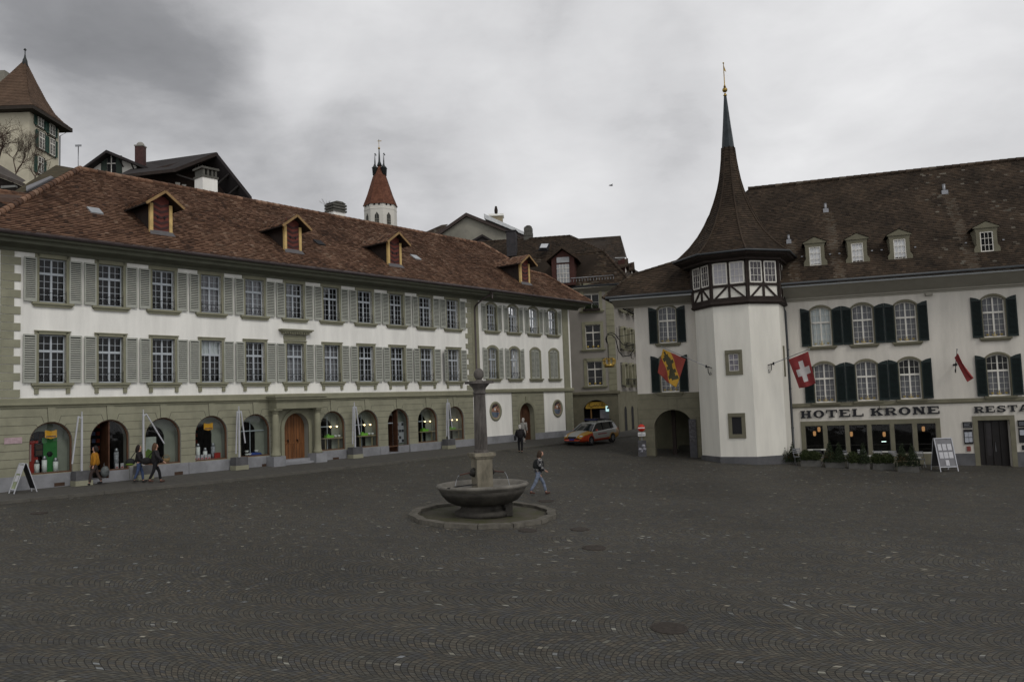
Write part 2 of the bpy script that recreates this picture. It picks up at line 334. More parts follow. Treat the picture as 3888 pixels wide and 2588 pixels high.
# ================================================================ ground
def cobble():
    M = bpy.data.materials.new('segmental_cobbles'); M.use_nodes = True; t = M.node_tree; p = t.nodes['Principled BSDF']; l = t.links
    p.inputs['Roughness'].default_value = .72; p.inputs['Specular IOR Level'].default_value = .3
    def mt(op, a, b=None, c=None, cl=False):
        n = t.nodes.new('ShaderNodeMath'); n.operation = op; n.use_clamp = cl
        for i, q in enumerate((a, b, c)):
            if q is None: continue
            if isinstance(q, (int, float)): n.inputs[i].default_value = q
            else: l.new(q, n.inputs[i])
        return n.outputs[0]
    g = t.nodes.new('ShaderNodeNewGeometry'); mp = t.nodes.new('ShaderNodeMapping'); mp.vector_type = 'POINT'; mp.inputs['Rotation'].default_value = (0, 0, R(14))
    l.new(g.outputs['Position'], mp.inputs[0])
    wn = t.nodes.new('ShaderNodeTexNoise'); wn.inputs['Scale'].default_value = .13; wn.inputs['Detail'].default_value = 1.5; l.new(mp.outputs[0], wn.inputs['Vector'])
    wb = t.nodes.new('ShaderNodeTexNoise'); wb.inputs['Scale'].default_value = 5; wb.inputs['Detail'].default_value = 2; l.new(mp.outputs[0], wb.inputs['Vector'])
    sp = t.nodes.new('ShaderNodeSeparateXYZ'); l.new(mp.outputs[0], sp.inputs[0])
    sw = t.nodes.new('ShaderNodeSeparateColor'); l.new(wn.outputs['Color'], sw.inputs[0]); sw2 = t.nodes.new('ShaderNodeSeparateColor'); l.new(wb.outputs['Color'], sw2.inputs[0])
    X = mt('ADD', mt('ADD', sp.outputs[0], mt('MULTIPLY', sw.outputs[0], 2.6)), mt('MULTIPLY', sw2.outputs[0], .05))
    Y = mt('ADD', mt('ADD', sp.outputs[1], mt('MULTIPLY', sw.outputs[1], 3.4)), mt('MULTIPLY', sw2.outputs[1], .05))
    WB = 1.32
    yb = mt('DIVIDE', Y, WB); fy = mt('SUBTRACT', mt('FRACT', yb), .5); band = mt('FLOOR', yb)
    # arcs: X is pushed along the band by the chord offset (bulging towards -X)
    Xa = mt('SUBTRACT', X, mt('MULTIPLY', mt('POWER', mt('ABSOLUTE', fy), 1.8), 1.15)); Xa = mt('ADD', Xa, mt('MULTIPLY', band, .043))
    RH = .118
    row = mt('FLOOR', mt('DIVIDE', Xa, RH)); fx = mt('FRACT', mt('DIVIDE', Xa, RH))
    # position along the arc
    ya = mt('DIVIDE', mt('ADD', Y, mt('MULTIPLY', mt('MODULO', row, 2), .055)), .108)
    cw = t.nodes.new('ShaderNodeTexWhiteNoise'); cw.noise_dimensions = '1D'; l.new(row, cw.inputs['W']); ya = mt('ADD', ya, mt('MULTIPLY', cw.outputs['Value'], .5))
    col = mt('FLOOR', ya); fy2 = mt('FRACT', ya)
    ex = mt('SUBTRACT', .5, mt('ABSOLUTE', mt('SUBTRACT', fx, .5))); ey = mt('SUBTRACT', .5, mt('ABSOLUTE', mt('SUBTRACT', fy2, .5)))
    ed = mt('MINIMUM', ex, mt('MULTIPLY', ey, 1.0)); stone = t.nodes.new('ShaderNodeMapRange'); stone.interpolation_type = 'SMOOTHSTEP'; l.new(ed, stone.inputs[0]); stone.inputs[1].default_value = .02; stone.inputs[2].default_value = .11
    cv = t.nodes.new('ShaderNodeCombineXYZ'); l.new(row, cv.inputs[0]); l.new(col, cv.inputs[1]); l.new(band, cv.inputs[2])
    w = t.nodes.new('ShaderNodeTexWhiteNoise'); w.noise_dimensions = '3D'; l.new(cv.outputs[0], w.inputs['Vector'])
    rp = t.nodes.new('ShaderNodeValToRGB'); e = rp.color_ramp.elements; e[0].position = 0; e[0].color = (.052, .048, .041, 1); e[1].position = 1; e[1].color = (.26, .25, .225, 1)
    for pos, c in ((.5, (.070, .064, .054)), (.9, (.083, .076, .065)), (.980, (.092, .085, .074)), (.991, (.12, .115, .10)), (.996, (.22, .215, .19))):
        q = e.new(pos); q.color = (*c, 1)
    l.new(w.outputs['Value'], rp.inputs[0])
    hue = t.nodes.new('ShaderNodeMix'); hue.data_type = 'RGBA'; hue.blend_type = 'MULTIPLY'; hue.inputs['Factor'].default_value = 1; hr_ = t.nodes.new('ShaderNodeValToRGB'); hs = t.nodes.new('ShaderNodeSeparateColor'); l.new(w.outputs['Color'], hs.inputs[0])
    hr_.color_ramp.elements[0].color = (.84, .92, 1.08, 1); hr_.color_ramp.elements[1].color = (1.2, 1.12, .98, 1); hq = hr_.color_ramp.elements.new(.5); hq.color = (1.03, 1.06, 1.0, 1); l.new(hs.outputs[1], hr_.inputs[0]); l.new(rp.outputs[0], hue.inputs['A']); l.new(hr_.outputs[0], hue.inputs['B'])
    big = t.nodes.new('ShaderNodeTexNoise'); big.inputs['Scale'].default_value = .22; big.inputs['Detail'].default_value = 5; l.new(g.outputs['Position'], big.inputs['Vector'])
    br = t.nodes.new('ShaderNodeMapRange'); l.new(big.outputs['Fac'], br.inputs[0]); br.inputs[1].default_value = .3; br.inputs[2].default_value = .7; br.inputs[3].default_value = .74; br.inputs[4].default_value = 1.1
    mx = t.nodes.new('ShaderNodeMix'); mx.data_type = 'RGBA'; l.new(stone.outputs[0], mx.inputs['Factor']); mx.inputs['A'].default_value = (.019, .0175, .015, 1); l.new(hue.outputs['Result'], mx.inputs['B'])
    m2 = t.nodes.new('ShaderNodeVectorMath'); m2.operation = 'SCALE'; l.new(mx.outputs['Result'], m2.inputs[0]); l.new(br.outputs[0], m2.inputs['Scale']); l.new(m2.outputs[0], p.inputs['Base Color'])
    hn = mt('ADD', mt('MULTIPLY', stone.outputs[0], 1.0), mt('MULTIPLY', w.outputs['Value'], .25))
    b = t.nodes.new('ShaderNodeBump'); b.inputs['Strength'].default_value = .8; b.inputs['Distance'].default_value = .02; l.new(hn, b.inputs['Height']); l.new(b.outputs[0], p.inputs['Normal'])
    return M
COB = cobble()
g = MB(); xs = [-700, -200, -60, -30, 0, 30, 60, 200, 700]; ys = [-60, -20, 0, 20, 40, 60, 65, 67.2, 70, 90, 150, 900]
idx = {}
vs = []
for j, y in enumerate(ys):
    for i, x in enumerate(xs): idx[i, j] = len(vs); vs.append((x, y, gz(x, y)))
g.add(vs, [(idx[i, j], idx[i+1, j], idx[i+1, j+1], idx[i, j+1]) for j in range(len(ys)-1) for i in range(len(xs)-1)])
# fine, exactly planar part under the square
tag(g.build('ground', COB), kind='structure')
g = MB(); c = [(-27, 8), (34, 8), (34, 60), (8, 66), (-27, 40)]
g.add([(x, y, .1-.035*x+.035*y+.006) for x, y in ((-32, 4), (36, 4), (36, 62), (-32, 62))], [(0, 1, 2, 3)])
tag(g.build('cobbled_square', COB), kind='structure')
# pavement and kerb along the arcade
def kv(u): return -2.5-.8*max(0, min(1, (u+4)/9)) if u < 30 else -3.3
g = MB(); k = MB(); us = [-8, -4, 0, 5, 12, 20, 28, 36, 45, 56]
for a, b in zip(us, us[1:]):
    P = []
    for u, v in ((a, kv(a)), (b, kv(b)), (b, .35), (a, .35)):
        w = LF.w(u, v); P.append(Vector((w.x, w.y, .1-.035*w.x+.035*w.y+.115)))
    g.quad(*P)
    n = 3
    for i in range(n):
        u0 = a+(b-a)*i/n; u1 = a+(b-a)*(i+1)/n-.015; Q = []
        for u, v in ((u0, kv(u0)-.16), (u1, kv(u1)-.16), (u1, kv(u1)), (u0, kv(u0))):
            w = LF.w(u, v); Q.append(Vector((w.x, w.y, .1-.035*w.x+.035*w.y-.05)))
        k.sweep(Q, (0, 0, .17))
tag(g.build('pavement', ASPH), kind='structure'); tag(k.build('kerb', KERB), kind='structure')
# hill under the castle
g = MB(); nx, ny = 18, 10; vs = []
for j in range(ny+1):
    for i in range(nx+1):
        x = -160+i*13; y = 62+j*16; tx = max(0, min(1, (40-x)/90)); ty = max(0, min(1, (y-70)/34)); tx = tx*tx*(3-2*tx); ty = ty*ty*(3-2*ty)
        z = 1.6+24*tx*ty+.8*math.sin(x*.13+y*.2)*tx*ty
        if x-(-19) > -.0: pass
        vs.append((x, y, z))
g.add(vs, [(j*(nx+1)+i, j*(nx+1)+i+1, (j+1)*(nx+1)+i+1, (j+1)*(nx+1)+i) for j in range(ny) for i in range(nx)], sm=True)
tag(g.build('castle_hill', mat('hillside_grass', (.045, .055, .025), .95, .3, .8, .4, 8)), kind='structure')
# manhole covers
for x, y, r, lb in ((2540, 2385, .36, 'large round ribbed iron cover in the foreground cobbles'), (2255, 2080, .34, 'round rusty iron cover in cobbles right of the fountain'), (2202, 2010, .3, 'small rusty cover just right of the fountain kerb'),
                (2004, 2014, .3, 'round iron cover close in front of the fountain kerb'), (2075, 1902, .32, 'rusty iron cover beyond the fountain by the plaid jacket walker'), (148, 1948, .28, 'small rusty cover near the left kerb')):
    p = ground(x, y); t = thing('manhole_cover', lb, 'manhole cover', (p.x, p.y, .1-.035*p.x+.035*p.y+.008), 0, 'iron covers set in the cobbles')
    t.rotation_euler = (R(2), R(2), 0); a = MB(); a.lathe([(r*.93, 0), (r*.93, .012)], 28, m=0)
    for i in range(-6, 7):
        w = math.sqrt(max(0, (r*.88)**2-(i*r*.13)**2)); a.box(-w, w, i*r*.13-.012, i*r*.13+.012, .012, .018)
    a.build('cover', GRATEM, t); a = MB(); a.lathe([(r*.95, 0), (r*.95, .016), (r, .016), (r, 0)], 28); a.build('rim', GRATEM, t)
# ================================================================ window kit
KIT = {}
def shutter_mesh(w, h, rise, sgn, mt_, nslat):
    # hinge at x=0, leaf goes to sgn*w ; outer edge is higher by rise
    a = MB(); X = lambda q: sgn*q; T = lambda q: h+rise*math.sin(PI/2*q/w) if rise else h
    for x0, x1 in ((0, .055), (w-.055, w)): a.prism([(X(x0), 0), (X(x1), 0), (X(x1), T(x1)), (X(x0), T(x0))], -.085, -.05)
    a.prism([(X(.055), 0), (X(w-.055), 0), (X(w-.055), .1), (X(.055), .1)], -.083, -.052)
    a.prism([(X(.055), h-.07), (X(w-.055), h-.07), (X(w-.055), T(w-.055)), (X(w/2), T(w/2)), (X(.055), T(.055))], -.083, -.052)
    for i in range(nslat):
        z = .11+(h-.2)*i/nslat; dz = (h-.2)/nslat*.32; th = (h-.2)/nslat*.30
        a.add([(X(.055), -.084, z), (X(w-.055), -.084, z), (X(w-.055), -.054, z+dz), (X(.055), -.054, z+dz), (X(.055), -.084, z+th), (X(w-.055), -.084, z+th), (X(w-.055), -.054, z+dz+th), (X(.055), -.054, z+dz+th)],
              ((0, 1, 2, 3), (7, 6, 5, 4), (0, 4, 5, 1), (3, 2, 6, 7)))
    a.quad((X(.05), -.05, .05), (X(w-.05), -.05, .05), (X(w-.05), -.05, h-.03), (X(.05), -.05, h-.03), 1)  # near-black sheet behind the slats, painted in for the shade of the gaps
    return a.mesh('shutter', [mt_, DARKROOM if mt_ is not SHUT else mat('slat_gap_shade', (.022, .024, .02), .9)])
def window_kit(key, w, h, rise, fw, tr=.66, cols=2, r1=4, r2=2, frame=STONE2, sash=SASH, shut=SHUT, sw=.52, sill=True, brackets=False, hood=0, rail=True, nsl=20, curt=None, y=.2, ftop=None, gap=.11):
    K = {}; hw = w/2; ft = fw if ftop is None else ftop
    A = arc(-hw, hw, h, rise, 8) if rise else [(-hw, h), (hw, h)]; B = arc(-hw-fw, hw+fw, h+(ft if not rise else 0), rise+ft if rise else 0, 8) if rise else [(-hw-fw, h+ft), (hw+fw, h+ft)]
    a = MB()
    if rise: B = arc(-hw-fw, hw+fw, h, rise+ft, 8)
    for sx in (-1, 1): a.box(min(sx*hw, sx*(hw+fw)), max(sx*hw, sx*(hw+fw)), -.05, y+.03, 0, h)
    for i in range(len(A)-1): a.sweep([(A[i][0], -.05, A[i][1]), (A[i+1][0], -.05, A[i+1][1]), (B[i+1][0], -.05, B[i+1][1]), (B[i][0], -.05, B[i][1])], (0, y+.08, 0))
    if not rise:
        a.box(-hw-fw, -hw, -.05, y+.03, h, h+ft); a.box(hw, hw+fw, -.05, y+.03, h, h+ft)
    if hood: a.box(-hw-fw-.03, hw+fw+.03, -.085, -.04, h+ft-.05, h+ft+.0)
    K['frame'] = a.mesh('window', frame)
    s = MB(); bw = .045; z1 = h*tr
    top = [(x, z) for x, z in A]
    s.box(-hw, -hw+bw, y-.04, y, 0, h); s.box(hw-bw, hw, y-.04, y, 0, h); s.box(-hw+bw, hw-bw, y-.04, y, 0, .07)
    for i in range(len(A)-1):
        s.sweep([(A[i][0], y-.04, A[i][1]-.06), (A[i+1][0], y-.04, A[i+1][1]-.06), (A[i+1][0], y-.04, A[i+1][1]), (A[i][0], y-.04, A[i][1])], (0, .04, 0))
    s.box(-.04, .04, y-.055, y-.002, .07, z1-.03); s.box(-hw+bw, hw-bw, y-.06, y-.003, z1-.05, z1+.05); s.box(-.035, .035, y-.055, y-.002, z1+.05, h+rise-.06)
    gb = .009
    for sx in (-1, 1):
        for c in range(1, cols):
            x = sx*(.04+(hw-bw-.04)*c/cols); s.box(x-gb, x+gb, y-.03, y-.004, .07, z1-.05); s.box(x-gb, x+gb, y-.03, y-.004, z1+.05, h+(rise*.7))
    for r_ in range(1, r1): z = .07+(z1-.12)*r_/r1; s.box(-hw+bw, hw-bw, y-.028, y-.006, z-gb, z+gb)
    for r_ in range(1, r2): z = z1+.05+(h+rise-.1-z1-.05)*r_/r2; s.box(-hw+bw, hw-bw, y-.028, y-.006, z-gb, z+gb)
    K['sash'] = s.mesh('sash', sash)
    p = MB(); p.add([(x, y-.01, z) for x, z in [(-hw, .02)]+A+[(hw, .02)]], [tuple(range(len(A)+2))][:1]); K['pane'] = p.mesh('pane', GLASS)
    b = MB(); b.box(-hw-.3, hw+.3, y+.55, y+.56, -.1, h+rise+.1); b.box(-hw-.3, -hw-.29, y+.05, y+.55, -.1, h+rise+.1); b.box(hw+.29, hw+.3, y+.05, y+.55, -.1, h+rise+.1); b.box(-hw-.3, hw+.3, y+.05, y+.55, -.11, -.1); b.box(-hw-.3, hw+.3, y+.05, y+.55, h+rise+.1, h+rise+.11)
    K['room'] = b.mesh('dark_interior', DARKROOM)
    def curtain(x0, x1, z0, z1c, mm):
        c_ = MB(); n = 16; pts = [(x0+(x1-x0)*i/n, y+.08+.025*math.sin(i*2.1)) for i in range(n+1)]
        for i in range(n): c_.quad((pts[i][0], pts[i][1], z0), (pts[i+1][0], pts[i+1][1], z0), (pts[i+1][0], pts[i+1][1], z1c), (pts[i][0], pts[i][1], z1c))
        return c_.mesh('curtain', mm)
    K['curt_full'] = curtain(-hw, hw, .03, h+rise, CURT); K['curt_white'] = curtain(-hw, hw, .03, h+rise, CURTW); K['curt_low'] = curtain(-hw, hw, .03, z1, CURT); K['curt_half'] = curtain(-hw, -.02, .03, h, CURT); K['curt_top'] = curtain(-hw, hw, z1, h+rise, CURTW)
    if sill:
        a = MB(); e = hw+fw+.13; a.box(-e, e, -.16, 0, -.10, 0); a.prism([(-e+.03, -.10), (e-.03, -.10), (e-.1, -.22 if brackets else -.2), (-e+.1, -.22 if brackets else -.2)], -.10, 0)
        if brackets:
            for sx in (-1, 1): a.box(sx*(hw+fw/2)-.08, sx*(hw+fw/2)+.08, -.07, 0, -.46, -.22)
        K['sill'] = a.mesh('sill', frame)
    if shut:
        K['shutL'] = shutter_mesh(sw, h-.03, rise, -1, shut, nsl); K['shutR'] = shutter_mesh(sw, h-.03, rise, 1, shut, nsl)
    if rail:
        a = MB(); q = -.06
        for z in (.06, .42): a.tube([(-hw+.01, q, z), (hw-.01, q, z)], .011, 5)
        for sx in (-1, 1): a.tube([(sx*hw*.98, q, .06), (sx*.1, q, .42)], .009, 5); a.tube([(sx*.1, q, .06), (sx*hw*.55, q, .42)], .009, 5); a.tube([(sx*hw*.97, q, .02), (sx*hw*.97, q, .52)], .012, 5)
        a.tube([(0, q, .06), (0, q, .42)], .009, 5); K['rail'] = a.mesh('railing', IRON)
    K['gap'] = hw+gap; K['hw'] = hw; K['h'] = h; KIT[key] = K
def place_window(root, key, u, z, v=0, curt=None, shutters=True, rz=0, sill=True, label=None, rail=True, swing=(0, 0), closed=False):
    K = KIT[key]; f = put('window', K['frame'], root, (u, v, z), rz)
    if label: f['label'] = label
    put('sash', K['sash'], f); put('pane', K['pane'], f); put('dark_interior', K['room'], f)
    if sill and 'sill' in K: put('sill', K['sill'], f)
    if curt: put('curtain', K['curt_'+curt], f)
    if shutters and 'shutL' in K:
        if closed:
            o = put('shutter', K['shutR'], f, (-K['hw'], .08, .02)); o = put('shutter', K['shutL'], f, (K['hw'], .08, .02))
        else:
            put('shutter', K['shutL'], f, (-K['gap'], 0, .01), swing[0]); put('shutter', K['shutR'], f, (K['gap'], 0, .01), swing[1])
    if rail and 'rail' in K: put('railing', K['rail'], f)
    return f
window_kit('main_low', 1.10, 2.07, 0, .16, brackets=True, hood=1, nsl=19)
window_kit('main_up', 1.10, 1.90, 0, .16, nsl=20, ftop=.24)
window_kit('annex_up', .98, 1.72, .15, .17, sw=.46, nsl=19, gap=.1)
window_kit('annex_low', .98, 2.02, .14, .17, sw=.46, nsl=20, gap=.1)
window_kit('hotel', 1.06, 2.03, .17, .10, frame=HSTONE, sash=SASHW, shut=SHUTG, sw=.50, rail=False, nsl=28, ftop=.13, gap=.05, r1=4, r2=2, cols=2)
window_kit('rear', 1.25, 2.0, 0, .26, frame=QUOIN, sash=SASHW, shut=None, rail=False, r1=2, r2=1, cols=1, tr=.68)
window_kit('rear_small', .75, 1.7, .06, .14, frame=QUOIN, sash=SASHW, shut=None, r1=2, r2=1, cols=1)
window_kit('castle', .9, 1.5, 0, .04, frame=CASTLE, sash=SASHW, shut=SHUTG2, sw=.5, rail=False, nsl=12, r1=3, r2=2, cols=2, y=-.12, gap=.06)
KIT['castle']['pane'].materials[0] = DARKROOM; KIT['castle']['curt_dark'] = KIT['castle']['curt_full'].copy(); KIT['castle']['curt_dark'].materials[0] = DARKROOM  # no real curtain: near-black panel and panes painted in for dark rooms
# ================================================================ LEFT: arcaded building
T = thing('arcaded_building', 'long white building with grey-green shutters, arched shopfronts and red clay tiled roof along the square', 'building', tuple(LF.P), LF.a)
U0, U1, UE = -2.85, 25.55, 36.78
UC = [-.88+2.46*i for i in range(11)]; AR = .865; ZS = 4.02
gzl = 1.5
holes = []
for i, u in enumerate(UC):
    if i == 5: holes.append((u-.78, u+.78, gzl, 4.08, .78, .75))
    elif i in (1, 8): holes.append((u-AR, u+AR, gzl, ZS, AR, .6))
    else: holes.append((u-AR, u+AR, 2.72, ZS, AR, .55))
w = MB(); wall(w, U0, U1, gzl, 5.55, holes, 0, .55, 0, 1)

# joints of the rusticated courses
j = w
def seg(a, b, wd=.017): j.bar((a[0], 0, a[1]), (b[0], 0, b[1]), wd, .004, 2)
JZ = [3.06, 3.40, 3.74, 4.08]
edges = [(-2.85, UC[0])]+[(UC[i], UC[i+1]) for i in range(10)]+[(UC[10], 25.5)]
for a, b in edges:
    first = a == -2.85; last = b == 25.5; lo = a if first else a+AR; hi = b if last else b-AR
    if abs(a-UC[5]) < .01: lo = a+1.15
    if abs(b-UC[5]) < .01: hi = b-1.15
    for z in JZ: seg((lo, z), (hi, z))
    for z, dx in ((4.42, 28), (4.77, 51), (5.12, 70.5)):
        rr = (z-ZS)/math.sin(R(dx)); o = rr*math.cos(R(dx)); pa = (AR*math.cos(R(dx)), ZS+AR*math.sin(R(dx)))
        l0 = a if first else a+o; h0 = b if last else b-o
        if first is False and abs(a-UC[5]) < .01: l0 = a+1.3
        if last is False and abs(b-UC[5]) < .01: h0 = b-1.3
        seg((l0, z), (h0, z))
        if not first and abs(a-UC[5]) > .01: seg((a+o, z), (a+pa[0], pa[1]))
        if not last and abs(b-UC[5]) > .01: seg((b-o, z), (b-pa[0], pa[1]))
for i, u in enumerate(UC):
    if i != 5:
        for s_ in (-1, 1): seg((u+s_*.13, 4.87), (u+s_*.17, 5.5))
        j.prism([(u-.125, 4.885), (u+.125, 4.885), (u+.165, 5.5), (u-.165, 5.5)], -.035, 0, 0)
w.build('ground_floor_wall', [STONE, mat('plaster_reveal', (.27, .27, .235), .9, .06, 1), JOINT], T)
# plinth
def plinthbox(a, x0, x1, zt, y0=-.06): a.box(x0, x1, y0, .03, gzl, zt)
spans = [(-2.85, UC[0]+1.15), (UC[0]+1.18, UC[1]-AR), (UC[1]+AR, UC[3]-1.24), (UC[3]-1.22, UC[4]-1.3), (UC[4]-1.28, UC[4]+.95), (UC[6]-1.0, UC[6]+.9), (UC[6]+.92, UC[7]+.9), (UC[7]+.92, UC[8]-AR), (UC[8]+AR, UC[9]+1.2), (UC[9]+1.22, 25.5)]
for x0, x1 in spans: a = MB(); plinthbox(a, x0, x1, 2.70); a.build('granite_plinth', GRANITE, T)
for x0, zt_ in ((UC[1], 2.62), (UC[8], 2.66)): a = MB(); a.box(x0-.02, x0+AR, .05, .35, gzl, zt_); a.build('granite_plinth', GRANITE, T)
for u in (UC[0]+.1, UC[4]+.3, UC[6]-.1, UC[9]+1.5, UC[2]+.5): a = MB(); a.box(u, u+.42, -.066, -.05, 2.16, 2.31); a.build('cellar_grille', mat('cellar_brown', (.06, .035, .022), .8), T)
# band between floors
a = MB(); a.extr([(0, 5.5), (-.06, 5.5), (-.06, 5.55), (-.14, 5.6), (-.14, 5.66), (-.09, 5.69), (-.09, 5.86), (-.05, 5.9), (0, 5.9)], U0-.05, U1+.15)
a.build('string_course', STONE2, T)
# upper wall
holes = [(u-.55, u+.55, 6.52, 8.59, 0) for u in [-.86+2.46*i for i in range(11)]]+[(u-.55, u+.55, 9.95, 11.85, 0) for u in [-.86+2.46*i for i in range(11)]]
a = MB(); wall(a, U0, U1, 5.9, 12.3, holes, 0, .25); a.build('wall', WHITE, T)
curts_low = [None, None, None, 'top', None, 'full', 'full', None, None, None, None]; curts_up = [None, None, None, 'full', 'full', 'half', None, None, None, None, None]
for i in range(11):
    u = -.86+2.46*i
    place_window(T, 'main_low', u, 6.52, curt=curts_low[i], swing=(R(random.uniform(0, 7)), -R(random.uniform(0, 7)))) if i != 10 else place_window(T, 'main_low', u, 6.52, swing=(R(25), 0))
    place_window(T, 'main_up', u, 9.95, curt=curts_up[i], swing=(R(random.uniform(0, 6)), -R(random.uniform(0, 6))))
# quoins
for u0, d in ((U0-.02, 1), (U1-.0, -1)):
    a = MB(); z = 5.92; k_ = 0
    while z < 12.1:
        wd = (.75 if k_ % 2 == 0 else .5) if d == 1 else (.62 if k_ % 2 == 0 else .38)
        x0, x1 = (u0, u0+wd) if d == 1 else (u0-wd, u0); a.box(x0, x1, -.045, .02, z+.012, z+.333); z += .345; k_ += 1
    a.build('quoins', STONE, T)
for bx in ((U1+.02, 26.25, -.04, .1, 5.9, 12.2), (35.82, 36.55, -.05, .1, 2.7, 12.2)): a = MB(); a.box(*bx); a.build('pilaster', STONE2, T)
a = MB(); a.box(36.58, 36.77, -.02, .1, 5.9, 11.4); a.build('white_pilaster_strip', WHITE, T)
# cornice over the middle window and portal
u = UC[5]-.0; a = MB(); a.prism([(u-.71, 8.78), (u+.71, 8.78), (u+.71, 9.05), (u-.71, 9.05)], -.06, .02)
a.box(u-.85, u+.85, -.2, .02, 9.08, 9.2); a.box(u-.95, u+.95, -.3, .02, 9.2, 9.27); a.box(u-1.02, u+1.02, -.36, .02, 9.27, 9.34)
for i in range(11): a.box(u-.78+i*.15, u-.71+i*.15, -.26, -.2, 9.1, 9.19)
a.build('window_cornice', STONE2, T)
PU = 11.2
a = MB(); a.box(PU-1.45, PU+1.45, -.7, 0, 5.1, 5.5); a.box(PU-1.5, PU+1.5, -.78, 0, 5.5, 5.58); a.box(PU-1.6, PU+1.6, -.88, 0, 5.58, 5.7); a.box(PU-1.68, PU+1.68, -.95, 0, 5.7, 5.8)
for s_ in (-1, 1):
    c_ = PU+s_*1.32
    a.box(c_-.24, c_+.24, -.66, -.14, 5.02, 5.1); a.lathe([(.2, 5.02), (.2, 4.97), (.17, 4.95), (.175, 4.85), (.15, 4.83), (.15, 4.8)], 20, (c_, -.4, 0))
    a.lathe([(.155, 4.82), (.175, 4.2), (.185, 3.2), (.19, 2.88), (.22, 2.86), (.22, 2.8), (.25, 2.78), (.25, 2.66)], 20, (c_, -.4, 0))
a.build('portal', STONE2, T)
a = MB()
for s_ in (-1, 1): c_ = PU+s_*1.32; a.box(c_-.36, c_+.36, -.74, .03, gzl, 2.66)
a.box(PU-.96, PU+.96, -.5, .7, gzl, 2.28); a.box(PU-.96, PU+.96, -.2, .7, 2.28, 2.42)
a.build('portal_step', GRANITE, T)
# arched surround + oak door
def archring(a, u, r0, r1, zs, zb, y0, y1, m=0):
    P = arc(u-r0, u+r0, zs, r0, 16); Q = arc(u-r1, u+r1, zs, r1, 16)
    for i in range(len(P)-1): a.sweep([(P[i][0], y0, P[i][1]), (P[i+1][0], y0, P[i+1][1]), (Q[i+1][0], y0, Q[i+1][1]), (Q[i][0], y0, Q[i][1])], (0, y1-y0, 0), m)
    a.box(u-r1, u-r0, y0, y1, zb, zs, m); a.box(u+r0, u+r1, y0, y1, zb, zs, m)
a = MB(); archring(a, UC[5], .78, .98, 4.08, 2.42, -.08, .02); a.build('door_surround', STONE2, T); a = MB(); archring(a, 31.1, .82, 1.0, 4.12, 2.2, -.07, .02); a.box(31.1-.12, 31.1+.12, -.1, .02, 4.95, 5.4); a.build('door_surround', STONE2, T)
def archdoor(u, r, zb, zs, y, m):
    A = arc(u-r, u+r, zs, r, 16); d = MB(); d.add([(x, y, z) for x, z in [(u-r, zb)]+A+[(u+r, zb)]], [tuple(range(len(A)+2))])
    for i in range(1, 9):
        x = u-r+2*r*i/9; zt = zs+math.sqrt(max(0, r*r-(x-u)**2)); d.box(x-.008, x+.008, y-.012, y, zb+.03, zt-.03, 1)
    d.box(u-.02, u+.02, y-.03, y, zb, zs+r*.98, 0); d.box(u-r, u+r, y-.02, y, 3.22, 3.3, 0)
    o = d.build('door', [m, WOODD], T); h = MB()
    for s_ in (-1, 1): h.lathe([(.05, -.02), (.06, 0), (.05, .02)], 10, (u+s_*.3, y-.04, 3.42)); h.tube([(u+s_*.3, y-.07, 3.4), (u+s_*.3+.05, y-.07, 3.28), (u+s_*.3-.05, y-.07, 3.28), (u+s_*.3, y-.07, 3.4)], .012, 5)
    h.build('handle', IRON, o); return o
archdoor(UC[5], .80, 2.42, 4.08, .35, WOOD)
# shop windows
REV = mat('shop_frame_wood', (.11, .055, .03), .6, .15)
def shop_window(i):
    u = UC[i]; zb = 2.74 if i not in (1, 8) else 2.64; a = MB(); r0, r1 = AR-.06, AR
    archring(a, u, r0, r1, ZS, zb, .10, .2); a.box(u-AR, u+AR, .08, .22, zb-.03, zb+.04)
    o = a.build('shop_window', REV, T)
    A = arc(u-r0, u+r0, ZS, r0, 16); p = MB()
    if i in (1, 8): P = [(u, zb), (u, ZS+r0)]+[q for q in A if q[0] > u+.01]+[(u+r0, zb)]
    else: P = [(u-r0, zb)]+A+[(u+r0, zb)]
    p.add([(x, .15, z) for x, z in P], [tuple(range(len(P)))]); p.build('pane', GLASS, o)
    if i in (6, 7, 9, 10, 8, 4):
        b = MB(); b.box(u-r0, u+r0, .5, .53, 4.0, 4.05); b.box(u-.03, u, .5, .53, zb, 4.6); b.build('glazing_bar', SASH, o)
    return o
for i in range(11):
    if i != 5: shop_window(i)
